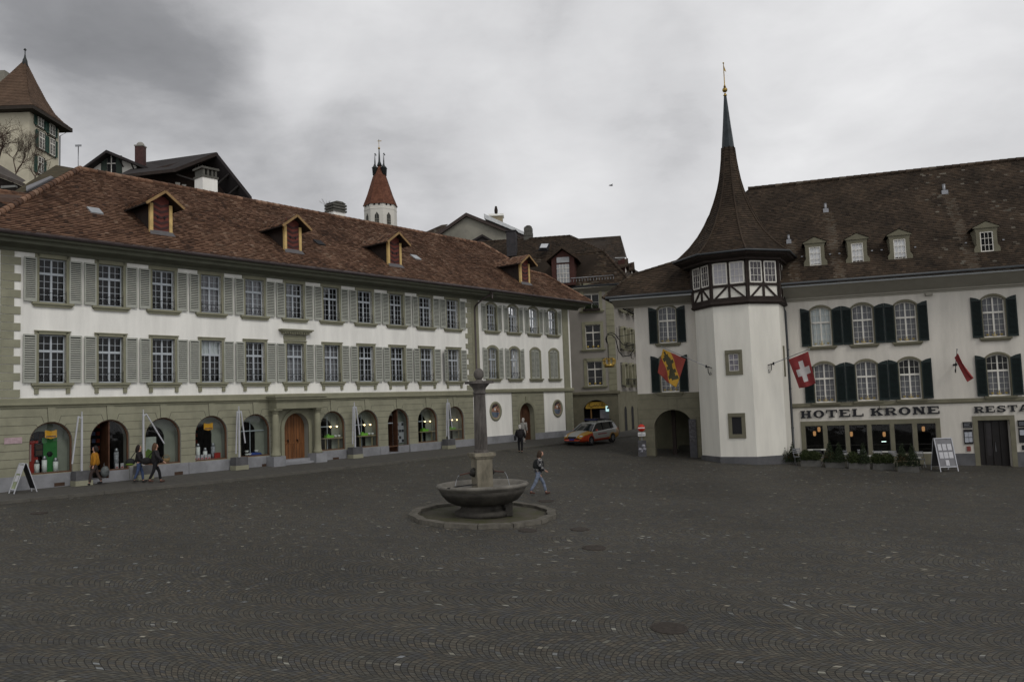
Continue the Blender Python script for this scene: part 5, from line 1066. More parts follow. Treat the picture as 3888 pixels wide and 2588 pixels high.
# left flag: band with bear
mnt = at(*zz6(862, 597), 46.2); tipw = at(*zz6(390, 403), 44.4)
cA = at(*zz6(402, 420), 44.5); cB = at(*zz6(612, 514), 45.2); cC = at(*zz6(520, 775), 45.0); cD = at(*zz6(356, 640), 44.6)
bear = [(.40, .08), (.47, .03), (.52, .09), (.62, .10), (.66, .2), (.58, .24), (.60, .34), (.72, .30), (.76, .38), (.66, .44), (.68, .56), (.80, .56), (.80, .66), (.68, .68), (.72, .80), (.84, .86), (.74, .94), (.60, .84), (.56, .72), (.48, .60), (.40, .62), (.34, .54), (.42, .48), (.42, .38), (.34, .30), (.38, .22)]
def cl1(s, t_):
    # band runs from the tip corner to the lower inner corner
    d = s-t_
    if abs(d) < .33:
        px_, py_ = (s+t_)/2, (s-t_)
        # bear silhouette in band coordinates: head towards tip, limbs reaching across
        along = px_; across = py_
        if .16 < along < .80 and abs(across) < .155+.03*math.sin(along*22): return 2
        for al, sg in ((.24, -1), (.36, 1), (.46, -1), (.60, 1), (.68, -1), (.76, 1)):
            if abs(along-al-.1*abs(across)) < .045 and 0 < across*sg < .29: return 2
        if (along-.14)**2+(across)**2 < .0045: return 2
        return 1
    return 0
flag('flag with yellow diagonal band and black bear on red, left of the stair tower', mnt, (-.81, -.55, .18), tipw, (cA, cB, cC, cD), [FR, FY, FB], cl1)
mnt = at(*zz6(1332, 578), 45.3); tipw = at(*zz8(412, 298), 43.6)
cA = at(*zz8(402, 320), 43.7); cB = at(*zz8(224, 392), 44.3); cC = at(*zz8(318, 652), 44.3); cD = at(*zz8(470, 606), 43.7)
def cl2(s, t_):
    x, y = s-.47, t_-.52
    return 1 if (abs(x) < .11 and abs(y) < .33) or (abs(y) < .105 and abs(x) < .35) else 0
flag('red flag with white cross hanging right of the stair tower', mnt, (.72, -.66, .2), tipw, (cA, cB, cC, cD), [FR2, FW], cl2)
mnt = at(*zz8(1722, 440), 45.3); mnt = RF.w(*[RF.at(*zz8(1722, 440))[0]], 0, RF.at(*zz8(1722, 440))[1]); dirn = -RF.dy
tipw = mnt+dirn*1.6+Vector((0, 0, .0)); tipw = CP+ray(*zz8(1750, 300))*((mnt+dirn*1.5-CP).dot(RF.dy)/ray(*zz8(1750, 300)).dot(RF.dy))
pl = lambda x, y, o_: CP+ray(*zz8(x, y))*((mnt+dirn*o_-CP).dot(RF.dy)/ray(*zz8(x, y)).dot(RF.dy))
flag('furled plain red flag drooping between the hotel windows', mnt, tuple(dirn), tipw, (pl(1757, 335, 1.4), pl(1728, 375, 1.0), pl(1832, 590, 1.05), pl(1893, 560, 1.3)), [FR2], lambda s, t_: 0, wave=.1)
# ================================================================ crown sign on wrought arm
cp0 = at(2405, 1272, 49.2); t = thing('crown_sign', 'gilded crown sign hanging from a curled wrought iron arm at the hotel corner', 'sign', tuple(cp0)); a = MB()
Lp = lambda x, y: at(x, y, 49.2)-cp0
z3 = lambda x, y: (2100+x/4.9, 1080+y/4.9)
a.tube([Lp(*z3(x, y)) for x, y in ((1500, 1210), (1430, 1320), (1300, 1335), (1220, 1240), (1190, 1120), (1160, 1000), (1090, 930), (1030, 930), (990, 990), (985, 1050))], .03, 6)
a.tube([Lp(*z3(x, y)) for x, y in ((1500, 1110), (1400, 1140), (1290, 1110), (1210, 1000), (1150, 920), (1070, 895), (1010, 920), (980, 990))], .028, 6)
a.tube([Lp(*z3(x, y)) for x, y in ((1160, 975), (1330, 945), (1500, 910))], .02, 6); a.tube([Lp(*z3(x, y)) for x, y in ((985, 1000), (1000, 1070), (1022, 1110))], [.06, .05, .015], 6)
a.tube([Lp(*z3(x, y)) for x, y in ((1500, 1380), (1460, 1370), (1450, 1310), (1490, 1290))], .02, 6); a.tube([Lp(*z3(x, y)) for x, y in ((1185, 800), (1190, 1180), (1195, 1400))], .012, 5)
a.build('bracket_arm', IRON, t); a = MB(); a.tube([Lp(*z3(1022, 1110)), Lp(*z3(1035, 1390))], .02, 6); a.build('hanging_rod', IRON, t)
c0 = Lp(*z3(1045, 1500)); a = MB(); a.lathe([(.24, -.12), (.3, -.1), (.33, .06), (.31, .06), (.28, -.08)], 20, c0)
for k_ in range(8):
    an = k_*PI/4; P = lambda r, z: c0+Vector((r*math.cos(an), r*math.sin(an), z)); a.tube([P(.32, .05), P(.36, .2), P(.34, .34), P(.24, .42), P(.05, .36)], [.03, .035, .035, .03, .03], 6); a.ball(tuple(P(.36, .3)), .045, 0, 6)
a.build('crown', GOLD, t)
# no-entry sign, info column, rubbish bag
p = ground(2380+270/4.48, 1450+1265/4.48); gzp = gz(p.x, p.y)
t = thing('no_entry_sign', 'round red no entry sign with white plate below at the archway pillar', 'road sign', (p.x, p.y, gzp), R(-8)); zb = CAMZ-(1660-1521+15)/FPX*p.y
a = MB(); a.tube([(0, 0, 0), (0, 0, 2.0)], .03, 8); a.build('post', METAL, t)
def disc(a, r, y0, y1, z, m): a.lathe([(r, 0), (r, y1-y0)], 28, M=Matrix.Translation((0, y1, z)) @ Matrix.Rotation(R(90), 4, 'X'), m=m)
a = MB(); disc(a, .215, -.06, -.035, 1.68, 0); a.box(-.2, .2, -.066, -.06, 1.65, 1.71, 1); a.build('disc', [mat('sign_red', (.5, .03, .015), .5), mat('sign_white', (.65, .65, .65), .5)], t)
a = MB(); a.box(-.22, .22, -.06, -.04, 1.2, 1.42, 0); a.box(-.06, .08, -.064, -.06, 1.36, 1.375, 1)
for k_ in range(14): a.box(-.19+k_*.027, -.172+k_*.027, -.064, -.06, 1.26, 1.30+.02*(k_ % 3 == 0), 1)
a.build('plate', [mat('sign_white', (.65, .65, .65)), BLACK], t)
t = thing('utility_box', 'grey kerbside post box with pale torn stickers under the no entry sign', 'box', (p.x-.02, p.y-.1, gzp), R(-8)); a = MB(); a.box(-.24, .24, -.1, .2, 0, .95); a.build('body', mat('box_grey', (.07, .07, .075), .6, .2, 4), t)
a = MB(); random.seed(5)
for k_, (x, z, r) in enumerate(((-.12, .42, .11), (.08, .62, .12), (.12, .45, .11), (-.05, .34, .1))): a.lathe([(r, 0), (r, .006)], 7, M=Matrix.Translation((x, -.1, z)) @ Matrix.Rotation(R(90), 4, 'X') @ Matrix.Rotation(k_, 4, 'Z'))
a.build('sticker', mat('sticker_pale', (.32, .32, .36), .6, .3, 14), t)
p = ground(2380+1145/4.48, 1450+1280/4.48); t = thing('poster_column', 'tall dark poster panel leaning in the right side of the archway', 'poster panel', (p.x, p.y, gz(p.x, p.y)), RF.a); a = MB(); a.box(-.21, .21, -.04, .04, 0, 2.22); a.build('board', mat('panel_dark', (.05, .05, .055), .4, .2, 5), t)
a = MB()
for k_ in range(5): a.box(-.18, .18, -.045, -.04, .9+k_*.26, 1.1+k_*.26)
a.build('printed_sheet', mat('poster_dim', (.10, .095, .10), .6, .4, 9), t)
# ================================================================ terrace in front of the hotel
LEAF1 = leafm('dark_conifer_leaf', (.022, .035, .012)); LEAF2 = leafm('boxwood_leaf', (.035, .05, .012)); LEAF3 = leafm('brown_leaf', (.07, .04, .012))
def foliage(a, c, r, h, n, m=0, cone=False, sz=.055):
    for i in range(n):
        while True:
            x, y, z = random.uniform(-1, 1), random.uniform(-1, 1), random.uniform(0, 1)
            rr = math.hypot(x, y)
            if cone and rr < (1-z)*.9+.12: break
            if not cone and rr*rr+(2*z-1)**2 < 1: break
        p = Vector((c[0]+x*r, c[1]+y*r, c[2]+z*h)); d = Vector((random.gauss(0, 1), random.gauss(0, 1), random.gauss(0, .8))).normalized(); e_ = d.orthogonal().normalized()*sz*random.uniform(.5, 1.1); f_ = d.cross(e_)*.6
        a.add([p-e_, p+f_*.5, p+e_, p-f_*.5], [(0, 1, 2, 3)], m)
PLG = mat('planter_concrete', (.10, .098, .09), .9, .15, 3, .3, 30)
def terr(u, v): w_ = RF.w(u, v); return (w_.x, w_.y, gz(w_.x, w_.y))
planters = [(-10.5, -1.85, 1.0, 'c', 'planter with two brown-tipped cones at the foot of the stair tower'), (-9.4, -2.85, 1.0, 'b', 'planter with two round shrubs under the first hotel window'), (-8.22, -3.1, .95, 'c', 'planter with dense tall cones under the second hotel window'),
            (-7.1, -3.45, 1.0, 'm', 'planter with mixed round and tall shrubs under the third hotel window'), (-5.95, -3.3, 1.0, 'b', 'planter with two round shrubs under the fourth hotel window'), (-4.88, -3.95, .98, 'c', 'planter with slim dark cones behind the arrow sign')]
for u, v, w_, kd, lb in planters:
    t = thing('planter', lb, 'planter', terr(u, v), RF.a, 'planters along the hotel terrace'); a = MB(); a.box(-w_/2, w_/2, -.18, .18, -.02, .32 if u > -10 else .12); a.box(-w_/2+.04, w_/2-.04, -.14, .14, .30 if u > -10 else .1, .325 if u > -10 else .125, 1); a.build('trough', [PLG, BLACK], t)
    for s_ in (-1, 1):
        b = MB(); kk = kd if kd != 'm' else ('c' if s_ > 0 else 'b'); h0 = .28 if u > -10 else .1
        hh = {'c': 1.08, 'b': .62}[kk]*random.uniform(.92, 1.1)
        if kk == 'c': foliage(b, (s_*w_*.24, 0, h0), .37, hh, 1900, 0, True); foliage(b, (s_*w_*.24, 0, h0), .33, hh*.5, 300, 1)
        else: foliage(b, (s_*w_*.24, 0, h0-.05), .34, hh, 1700, 0)
        o = b.build('shrub', [LEAF1 if kk == 'c' else LEAF2, LEAF3 if u < -10 or s_ < 0 else LEAF1], t); b = MB(); b.tube([(s_*w_*.24, 0, h0-.02), (s_*w_*.24, 0, h0+hh*.6)], .02, 5); b.build('stem', TIMBER, o)
TW = mat('white_table_top', (.5, .5, .47), .6, .05)
for u, v, wd, lb in ((-9.0, -1.1, .95, 'white bistro table under the first hotel window'), (-7.65, -1.5, .5, 'small white bistro table between the second and third hotel windows'), (-5.7, -1.3, 1.0, 'long white bistro table in front of the fourth and fifth hotel windows'), (-6.55, -2.4, .5, 'low white bistro table before the pillar of the third window'),
                  (-4.35, -2.6, .5, 'low white bistro table left of the big menu board'), (-3.55, -1.2, 1.1, 'white bistro table under the sixth hotel window'), (-4.75, -2.3, .35, 'tiny white side table among the dark cones')):
    t = thing('bistro_table', lb, 'table', terr(u, v), RF.a, 'white tables on the hotel terrace'); hh = .74 if wd > .6 else .6; a = MB(); a.box(-wd/2, wd/2, -.35, .35, hh-.035, hh); a.build('table_top', TW, t)
    for sx in (-1, 1):
        b = MB(); b.tube([(sx*wd*.4, -.3, 0), (sx*wd*.38, .3, hh-.03)], .014, 6); b.tube([(sx*wd*.4, .3, 0), (sx*wd*.38, -.3, hh-.03)], .014, 6); b.build('leg', METAL, t)
for u, v, rr_, lb in ((-10.0, -2.4, .3, 'grey folding chair between the first two planters'), (-8.9, -2.3, 2.6, 'grey folding chair behind the round shrub planter'), (-7.75, -2.5, 3.0, 'grey folding chair by the small white table'), (-6.7, -2.0, .4, 'grey folding chair at the pillar of the third hotel window'), (-6.0, -2.1, 2.9, 'grey folding chair left of the long white table'), (-5.3, -2.5, .2, 'grey folding chair behind the black arrow sign'), (-4.0, -1.8, 2.8, 'grey folding chair beside the big menu board')):
    t = thing('folding_chair', lb, 'chair', terr(u, v), RF.a+rr_, 'folding chairs on the hotel terrace')
    a = MB(); a.box(-.2, .2, -.2, .2, .42, .45); a.build('seat', METAL, t); a = MB()
    for k_ in range(3): a.box(-.2, .2, .26+.015*k_, .28+.015*k_, .6+k_*.1, .66+k_*.1)
    a.build('backrest', METAL, t)
    for sx in (-1, 1):
        b = MB(); b.tube([(sx*.2, -.22, 0), (sx*.2, .3, .88)], .013, 6); b.build('leg', METAL, t); b = MB(); b.tube([(sx*.18, .25, 0), (sx*.18, -.18, .44)], .013, 6); b.build('leg', METAL, t)
# arrow sign
p = ground(2950+1800/3.625, 1640+545/3.625); t = thing('arrow_sign', 'low black arrow shaped sign with cream lettering before the last planter', 'sign', (p.x, p.y, gz(p.x, p.y)), RF.a+R(-3)); BX = mat('sign_black', (.01, .01, .01), .5)
a = MB(); a.prism([(-.42, .2), (.3, .2), (.44, .32), (.3, .44), (-.42, .44)], -.02, .01); a.build('board', BX, t); me = text_mesh('Buffet', .2, .003); me.materials.append(mat('cream_print', (.42, .40, .22), .6)); o = put('lettering', me, t, (-.14, -.024, .31)); o.rotation_euler = (R(90), 0, 0)
a = MB(); a.box(.16, .32, -.026, -.02, .30, .33); a.box(.24, .28, -.026, -.02, .27, .36); a.build('arrow_mark', mat('cream_print', (.42, .40, .22)), t)
for sx in (-.45, .46): b = MB(); b.box(sx-.03, sx+.03, -.03, .03, 0, .56); b.build('post', HSTONE, t)
b = MB(); b.box(-.42, .43, -.03, .03, .5, .56); b.build('top_rail', HSTONE, t)
p = RF.w(-3.1, -3.05); sandwich('large grey menu sandwich board with white sheets in front of the hotel', Vector((p.x, p.y, gz(p.x, p.y))), RF.a+R(17), .86, 1.62, .48, mat('menu_grey', (.17, .17, .18), .6, .1), back=mat('menu_back', (.05, .05, .05), .6), posters=[(.12, .58, .32, .8), (.38, .58, .6, .8), (.66, .58, .9, .8), (.12, .3, .34, .52), (.38, .3, .62, .52), (.66, .3, .9, .52), (.4, .05, .6, .24)])
# ================================================================ fountain
fc = Vector((-1.2, 28.95, 0)); fz = .1-.035*fc.x+.035*fc.y
F = thing('fountain', 'stone fountain with round basin, fluted column and ball finial in the middle of the square', 'fountain', (fc.x, fc.y, fz))
SL = Matrix.Rotation(R(2.0), 4, 'X') @ Matrix.Rotation(R(2.0), 4, 'Y')
a = MB(); n = 14
for k_ in range(n):
    a0 = 2*PI*k_/n+.2; a1 = 2*PI*(k_+1)/n+.2-.012; q = 4; 
    for i in range(q):
        t0 = lerp(a0, a1, i/q); t1 = lerp(a0, a1, (i+1)/q); f_ = lambda t_: 1+.02*math.cos((t_-.2)*n)
        P = [SL @ Vector((r*math.cos(t_)*f_(t_), r*math.sin(t_)*f_(t_), -.08)) for r, t_ in ((2.22, t0), (2.52, t0), (2.52, t1), (2.22, t1))]; a.sweep(P, (0, 0, .22))
a.build('kerb_ring', RINGST, F)
a = MB(); a.lathe([(2.24, -.05), (2.24, .045), (1.2, .05), (.01, .06)], 40, M=SL); a.build('paved_floor', mat('damp_paving', (.075, .066, .052), .8, .25, 2, .5, 14, col2=(.05, .052, .022)), F)
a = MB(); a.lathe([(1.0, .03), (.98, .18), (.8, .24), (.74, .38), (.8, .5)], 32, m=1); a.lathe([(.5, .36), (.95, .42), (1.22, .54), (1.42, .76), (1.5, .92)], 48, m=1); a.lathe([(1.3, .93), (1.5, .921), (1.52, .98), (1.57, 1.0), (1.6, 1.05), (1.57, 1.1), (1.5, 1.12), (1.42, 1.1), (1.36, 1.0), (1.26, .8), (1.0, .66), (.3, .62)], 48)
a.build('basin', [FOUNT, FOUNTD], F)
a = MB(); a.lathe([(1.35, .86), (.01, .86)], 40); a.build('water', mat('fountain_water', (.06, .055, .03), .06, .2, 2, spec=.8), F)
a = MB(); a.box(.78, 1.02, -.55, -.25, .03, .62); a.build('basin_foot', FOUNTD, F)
MP = Matrix.Rotation(R(24), 4, 'Z'); a = MB(); a.box(-.285, .285, -.285, .285, .5, 1.98, 0, MP); a.build('pillar', FOUNTP, F)
a = MB(); a.box(-.335, .335, -.335, .335, 1.98, 2.04, 0, MP); a.box(-.385, .385, -.385, .385, 2.04, 2.16, 0, MP); a.build('pillar_cap', FOUNTP, F)
a = MB(); n = 24; prof_ = [(2.16, .26), (2.24, .255), (2.26, .225), (2.6, .225), (3.3, .215), (4.2, .2)]; ring_ = []
for z, r in prof_:
    for k_ in range(n*2):
        an = PI*k_/n; rr_ = r*(1 if k_ % 2 == 0 or z < 2.25 else .9); a.v.append((rr_*math.cos(an), rr_*math.sin(an), z))
for i in range(len(prof_)-1):
    for k_ in range(n*2): a.f.append((i*n*2+k_, i*n*2+(k_+1) % (n*2), (i+1)*n*2+(k_+1) % (n*2), (i+1)*n*2+k_)); a.m.append(0); a.s.append(False); a.t.append(.5)
a.build('column', FOUNTC, F)
a = MB(); a.lathe([(.2, 4.17), (.23, 4.2), (.23, 4.24), (.2, 4.28), (.24, 4.4), (.34, 4.5), (.36, 4.54)], 24); a.box(-.39, .39, -.39, .39, 4.54, 4.63, 0, MP); a.lathe([(.16, 4.63), (.1, 4.68)], 16); a.build('capital', FOUNTC, F)
a = MB(); a.ball((0, 0, 4.87), .175, 0, 14, 1.22); a.build('ball_finial', FOUNTC, F)
for sgn, lm in ((1, 1), (-1, -1)):
    d = MP @ Vector((-1, -0.0, 0)) if sgn > 0 else MP @ Vector((1, 0, 0)); d = (MP @ Vector((0, -1, 0))) if False else d
    side = Vector((-d.y, d.x, 0)); b = MB(); c_ = d*.31+Vector((0, 0, 1.5)); b.ball(tuple(c_), .13, 0, 10, 1.25); b.ball(tuple(c_+d*.08+Vector((0, 0, -.04))), .08, 0, 8)
    for s_ in (-1, 1): b.ball(tuple(c_+side*.1*s_+Vector((0, 0, .11))), .04, 0, 6); b.ball(tuple(c_+side*.045*s_+d*.1+Vector((0, 0, .04))), .02, 0, 6)
    b.build('lion_mask', mat('bronze_dark', (.02, .018, .015), .5, .2), F); b = MB(); b.tube([c_+d*.1, c_+d*.52+Vector((0, 0, -.06))], [.03, .022], 8); b.build('spout', mat('rusty_pipe', (.08, .04, .03), .6, .2), F)
    b = MB(); s0 = c_+d*.52+Vector((0, 0, -.06)); b.tube([s0+d*.22*t_+Vector((0, 0, -.62*t_*t_)) for t_ in (0, .25, .5, .75, 1)], .009, 6); b.build('water_jet', mat('water_jet', (.35, .37, .4), .1, .1, spec=.8), F)
for s_ in (-1, 1): b = MB(); b.tube([(-.2+.14*s_, -.2, 1.1), (-1.0+.1*s_, -1.02+.25*s_, 1.1)], .018, 6); b.build('iron_bar', IRON, F)
# ================================================================ people
SKIN = mat('skin', (.42, .24, .17), .6, .05)
def skinobj(name, chains, m_, parent, sub=1, root=0):
    # chains: list of lists of (x,y,z,r) or (x,y,z,rx,ry); a first entry of int joins an existing vertex
    vs, es, rs = [], [], []
    for ch in chains:
        prev = None
        for q in ch:
            if isinstance(q, int): prev = q; continue
            vs.append(q[:3]); rs.append((q[3], q[-1])); k_ = len(vs)-1
            if prev is not None: es.append((prev, k_))
            prev = k_
    me = bpy.data.meshes.new(name); me.from_pydata(vs, es, []); me.materials.append(m_)
    o = bpy.data.objects.new(name, me); COL.objects.link(o); o.parent = parent
    md = o.modifiers.new('skin', 'SKIN'); md.use_smooth_shade = True; sd_ = me.skin_vertices[0].data
    for i, r in enumerate(rs): sd_[i].radius = r; sd_[i].use_root = (i == root)
    if not me.skin_vertices: pass
    sb = o.modifiers.new('sub', 'SUBSURF'); sb.levels = sub; sb.render_levels = sub; return o
def V_(x, y, z): return (x, y, z)
def person(label, loc, heading, height, stride, lean, top, legs, shoes, hair, hairlen, arms, coatlen=.9, toprad=1.0, collar=None, head_down=0, vest=None, bag=None):
    k = height/1.75; P = thing('person', label, 'person', loc, heading); P.scale = (k, k, k)
    hz = .93; la = lean
    pel = (0, 0, hz); ch = (la*.35, 0, 1.36); nk = (la*.5, 0, 1.48); hd = (la*.65+head_down*.05, 0, 1.60)
    fl = stride*.5; L_ = {}
    for s_, f_ in ((1, fl), (-1, -fl)):
        knee = (f_*.55+.04, s_*.10, .5); ank = (f_-.02*(f_ < 0), s_*.09, .09+(.05 if f_ < 0 and stride > .2 else 0)); L_[s_] = (knee, ank)
    bodych = [[(*pel, .115, .12), (la*.15, 0, 1.1, .10, .11), (*ch, .13, .10), (*nk, .05), (la*.6, 0, 1.53, .045), (hd[0], 0, 1.585, .078, .085), (hd[0]+head_down*.02, 0, 1.66, .085, .09), (hd[0]-.01, 0, 1.725, .05)]]
    vi = 8
    def add(chain, root_):
        nonlocal vi
        bodych.append([root_]+chain); vi += len(chain)
    add([(hd[0]+.095, 0, 1.605, .014)], 5)
    for s_ in (1, -1):
        kn, an = L_[s_]
        add([(0, s_*.09, hz-.06, .085), (*kn, .055), (an[0], an[1], an[2], .036), (an[0]+.08, an[1], max(.03, an[2]-.05), .016)], 0)
    AA = {}
    for s_, (el, wr) in zip((1, -1), arms):
        sh = (ch[0]-.01, s_*.18, 1.40); el_ = (ch[0]+el[0], s_*el[1], el[2]); wr_ = (ch[0]+wr[0], s_*wr[1], wr[2]); AA[s_] = (sh, el_, wr_)
        dv = (Vector(wr_)-Vector(el_)).normalized(); pm = Vector(wr_)+dv*.06
        first = vi
        add([(*sh, .05), (*el_, .037), (*wr_, .025), (pm.x, pm.y, pm.z, .03, .018)], 2)
        palm = vi-1
        for f_i in range(4):
            o_ = (f_i-1.5)*.018; ln = (.055, .07, .065, .048)[f_i]; b0 = pm+Vector((o_, 0, 0))+dv*.02; b1 = b0+dv*ln*.5; b2 = b0+dv*ln*.9+Vector((.012, -.012*s_, 0))
            add([(b0.x, b0.y, b0.z, .009), (b1.x, b1.y, b1.z, .0085), (b2.x, b2.y, b2.z, .007)], palm)
        tb = pm+Vector((.035, 0, .01)); tt = tb+dv*.04+Vector((.01, 0, 0)); add([(tb.x, tb.y, tb.z, .01), (tt.x, tt.y, tt.z, .008)], palm)
    skinobj('body', bodych, SKIN, P)
    tr = 1.12
    lg = [[(0, 0, hz+.06, .135, .15), (0, 0, hz-.03, .13, .14)]]
    vi2 = 2; lgc = lg
    for s_ in (1, -1):
        kn, an = L_[s_]; lgc.append([1, (0, s_*.095, hz-.12, .10), (kn[0], kn[1], kn[2], .072), (an[0]-.01, an[1], an[2]+.03, .062)])
    skinobj('trousers', lgc, legs, P)
    for s_ in (1, -1):
        kn, an = L_[s_]; zt_ = an[2]-.03; up = .04 if an[0] > 0 and stride > .2 else 0
        skinobj('shoe', [[(an[0]-.05, an[1], zt_+.01, .055), (an[0]+.06, an[1], zt_, .055, .05), (an[0]+.18, an[1], max(.03, zt_-.02)+up, .045, .035)]], shoes, P)
    tw = toprad*1.14; cz = coatlen
    tp = [[(0, 0, cz, .165*tw, .19*tw), (la*.15, 0, 1.08, .14*tw, .17*tw), (ch[0], 0, 1.3, .15*tw, .19*tw), (la*.42, 0, 1.44, .10, .12), (la*.5, 0, 1.485, .065)]]; vt = 5
    for s_ in (1, -1):
        sh, el_, wr_ = AA[s_]; tp.append([2, (sh[0], sh[1]*.96, sh[2]-.01, .075*tw), (*el_, .062*tw), (wr_[0], wr_[1], wr_[2], .05*tw)])
    skinobj('jacket' if coatlen < .95 or True else 'top', tp, top, P)
    if vest:
        skinobj('vest', [[(-.01, 0, cz+.14, .175*tw, .2*tw), (la*.15-.01, 0, 1.08, .16*tw, .19*tw), (ch[0]-.01, 0, 1.3, .165*tw, .2*tw), (la*.42, 0, 1.45, .11, .14)]], vest, P)
    hx = hd[0]-.02; hr = [[(hx+.045, 0, 1.715, .10, .105), (hx-.02, 0, 1.70, .12, .125), (hx-.055, 0, 1.60, .105, .118)]]
    if hairlen: hr[0] += [(hx-.075, 0, 1.5, .085, .11), (hx-.08, 0, 1.5-hairlen, .05, .085)]
    skinobj('hair', hr, hair, P)
    e_ = MB(); 
    for s_ in (-1, 1): e_.ball((hd[0]+.078, s_*.03, 1.635), .009, 0, 6)
    e_.box(hd[0]+.078, hd[0]+.086, -.02, .02, 1.568, 1.574, 1); e_.build('eyes_and_mouth', [BLACK, mat('lip', (.25, .1, .08), .6)], P)
    if collar: skinobj('collar', [[(la*.45, 0, 1.45, .085), (la*.5, 0, 1.48, .075)]], collar, P)
    return P
def plaid():
    M = bpy.data.materials.new('plaid_cloth'); M.use_nodes = True; t = M.node_tree; p_ = t.nodes['Principled BSDF']; p_.inputs['Roughness'].default_value = .9
    tcn = t.nodes.new('ShaderNodeTexCoord'); c1 = t.nodes.new('ShaderNodeTexChecker'); c1.inputs['Scale'].default_value = 9.5; c1.inputs['Color1'].default_value = (.012, .012, .016, 1); c1.inputs['Color2'].default_value = (.22, .22, .21, 1)
    c2 = t.nodes.new('ShaderNodeTexChecker'); c2.inputs['Scale'].default_value = 19; c2.inputs['Color1'].default_value = (.35, .35, .4, 1); c2.inputs['Color2'].default_value = (1, 1, 1, 1)
    mx = t.nodes.new('ShaderNodeMix'); mx.data_type = 'RGBA'; mx.blend_type = 'MULTIPLY'; mx.inputs['Factor'].default_value = .8
    l = t.links; l.new(tcn.outputs['Object'], c1.inputs[0]); l.new(tcn.outputs['Object'], c2.inputs[0]); l.new(c1.outputs[0], mx.inputs['A']); l.new(c2.outputs[0], mx.inputs['B']); l.new(mx.outputs['Result'], p_.inputs['Base Color']); return M
MUST = mat('mustard_knit', (.36, .16, .015), .95, .12, 12, .3, 80); DKJ = mat('dark_jacket', (.016, .014, .015), .85, .2, 6); DKC = mat('charcoal_coat', (.022, .02, .022), .85, .2, 6); JEAN = mat('blue_jeans', (.05, .075, .15), .9, .2, 8); JEANL = mat('pale_jeans', (.19, .225, .30), .9, .25, 9)
BRT = mat('brown_trousers', (.055, .04, .035), .9, .15); BLT = mat('black_trousers', (.01, .01, .012), .9, .15); SHO = mat('black_shoe', (.012, .01, .01), .5); HDK = mat('dark_hair', (.018, .012, .01), .7, .2, 30); HBR = mat('brown_hair', (.10, .055, .03), .7, .2, 30); HGR = mat('white_hair', (.45, .43, .4), .8, .2, 30); PLAID = plaid(); VEST = mat('black_vest', (.014, .016, .016), .8, .1)
def gp(x, y, dz=0): p = ground(x, y); return (p.x, p.y, gz(p.x, p.y)+dz)
relax = (((.0, .24, 1.12), (.06, .25, .87)), ((-.02, .24, 1.12), (.04, .25, .87)))
p = gl(.6, -.75, .12); person('woman in mustard sweater and brown trousers walking past the left shop entrance', tuple(p), R(200), 1.66, .45, .05, MUST, BRT, SHO, HDK, .02, (((-.04, .24, 1.12), (.02, .27, .88)), ((.05, .24, 1.12), (.16, .25, .92))), coatlen=.82, toprad=1.12, collar=mat('white_collar', (.6, .6, .6), .8))
bagp = gl(.95, -.9, .12+.32); t = thing('carrier_bag', 'bulging grey carrier bag held by the woman in the mustard sweater', 'bag', tuple(bagp), R(30)); a = MB(); a.ball((0, 0, .23), .18, 0, 12, 1.35, 1.0, .7); a.build('sack', mat('grey_plastic', (.10, .11, .11), .35, .25, 9), t); a = MB(); a.tube([(-.03, 0, .42), (-.04, .02, .54), (-.02, .04, .6)], .015, 6); a.build('handle', mat('grey_plastic', (.10, .11, .11)), t)
p = ground(528, 1843); person('dark-haired woman in short dark jacket and blue jeans, left of the two walking women', (p.x, p.y, gz(p.x, p.y)+.12), R(20), 1.64, .35, .04, DKJ, JEAN, SHO, HDK, .12, (((-.02, .24, 1.12), (.12, .26, .92)), ((.02, .24, 1.12), (.14, .2, .95))), coatlen=.9, toprad=1.0)
q = p+Vector((-.32, -.12, 0)); t = thing('shoulder_bag', 'black shoulder bag with green edge on the woman in jeans', 'bag', (q.x, q.y, gz(q.x, q.y)+.92), R(20)); a = MB(); a.ball((0, 0, .12), .2, 0, 10, .8, 1.0, .5); a.build('pouch', BLACK, t); a = MB(); a.ball((-.02, -.02, .03), .17, 0, 8, .35, 1.0, .52); a.build('green_trim', mat('lime_trim', (.12, .2, .02), .7), t); a = MB(); a.tube([(.0, 0, .25), (.18, .05, .52), (.3, .1, .56)], .018, 6); a.build('strap', BLACK, t)
p = ground(590, 1843); person('blond woman in charcoal coat and black trousers, right of the two walking women', (p.x, p.y, gz(p.x, p.y)+.12), R(25), 1.72, .45, .06, DKC, BLT, mat('brown_shoe', (.07, .03, .02), .5), HBR, .14, (((-.05, .26, 1.12), (-.02, .28, .9)), ((.1, .3, 1.14), (.3, .34, .95))), coatlen=.78, toprad=1.08)
q = p+Vector((-.38, -.05, 0)); t = thing('shoulder_bag', 'large dark shoulder bag on the blond woman in the charcoal coat', 'bag', (q.x, q.y, gz(q.x, q.y)+.98), R(25)); a = MB(); a.ball((0, 0, .1), .22, 0, 10, .7, 1.1, .5); a.build('pouch', DKJ, t); a = MB(); a.tube([(.05, 0, .22), (.28, 0, .5)], .02, 6); a.build('strap', DKJ, t)
p = ground(2046, 1878); person('man in plaid shirt, black vest and pale jeans walking with bent head behind the fountain', (p.x, p.y, gz(p.x, p.y)), R(5), 1.76, .62, .16, PLAID, JEANL, mat('brown_shoe', (.07, .03, .02)), mat('brown_hair2', (.055, .035, .022), .7, .2, 30), .03, (((.02, .24, 1.12), (.2, .2, .98)), ((.02, .25, 1.12), (.2, .22, .98))), coatlen=.86, toprad=1.12, head_down=1, vest=VEST)
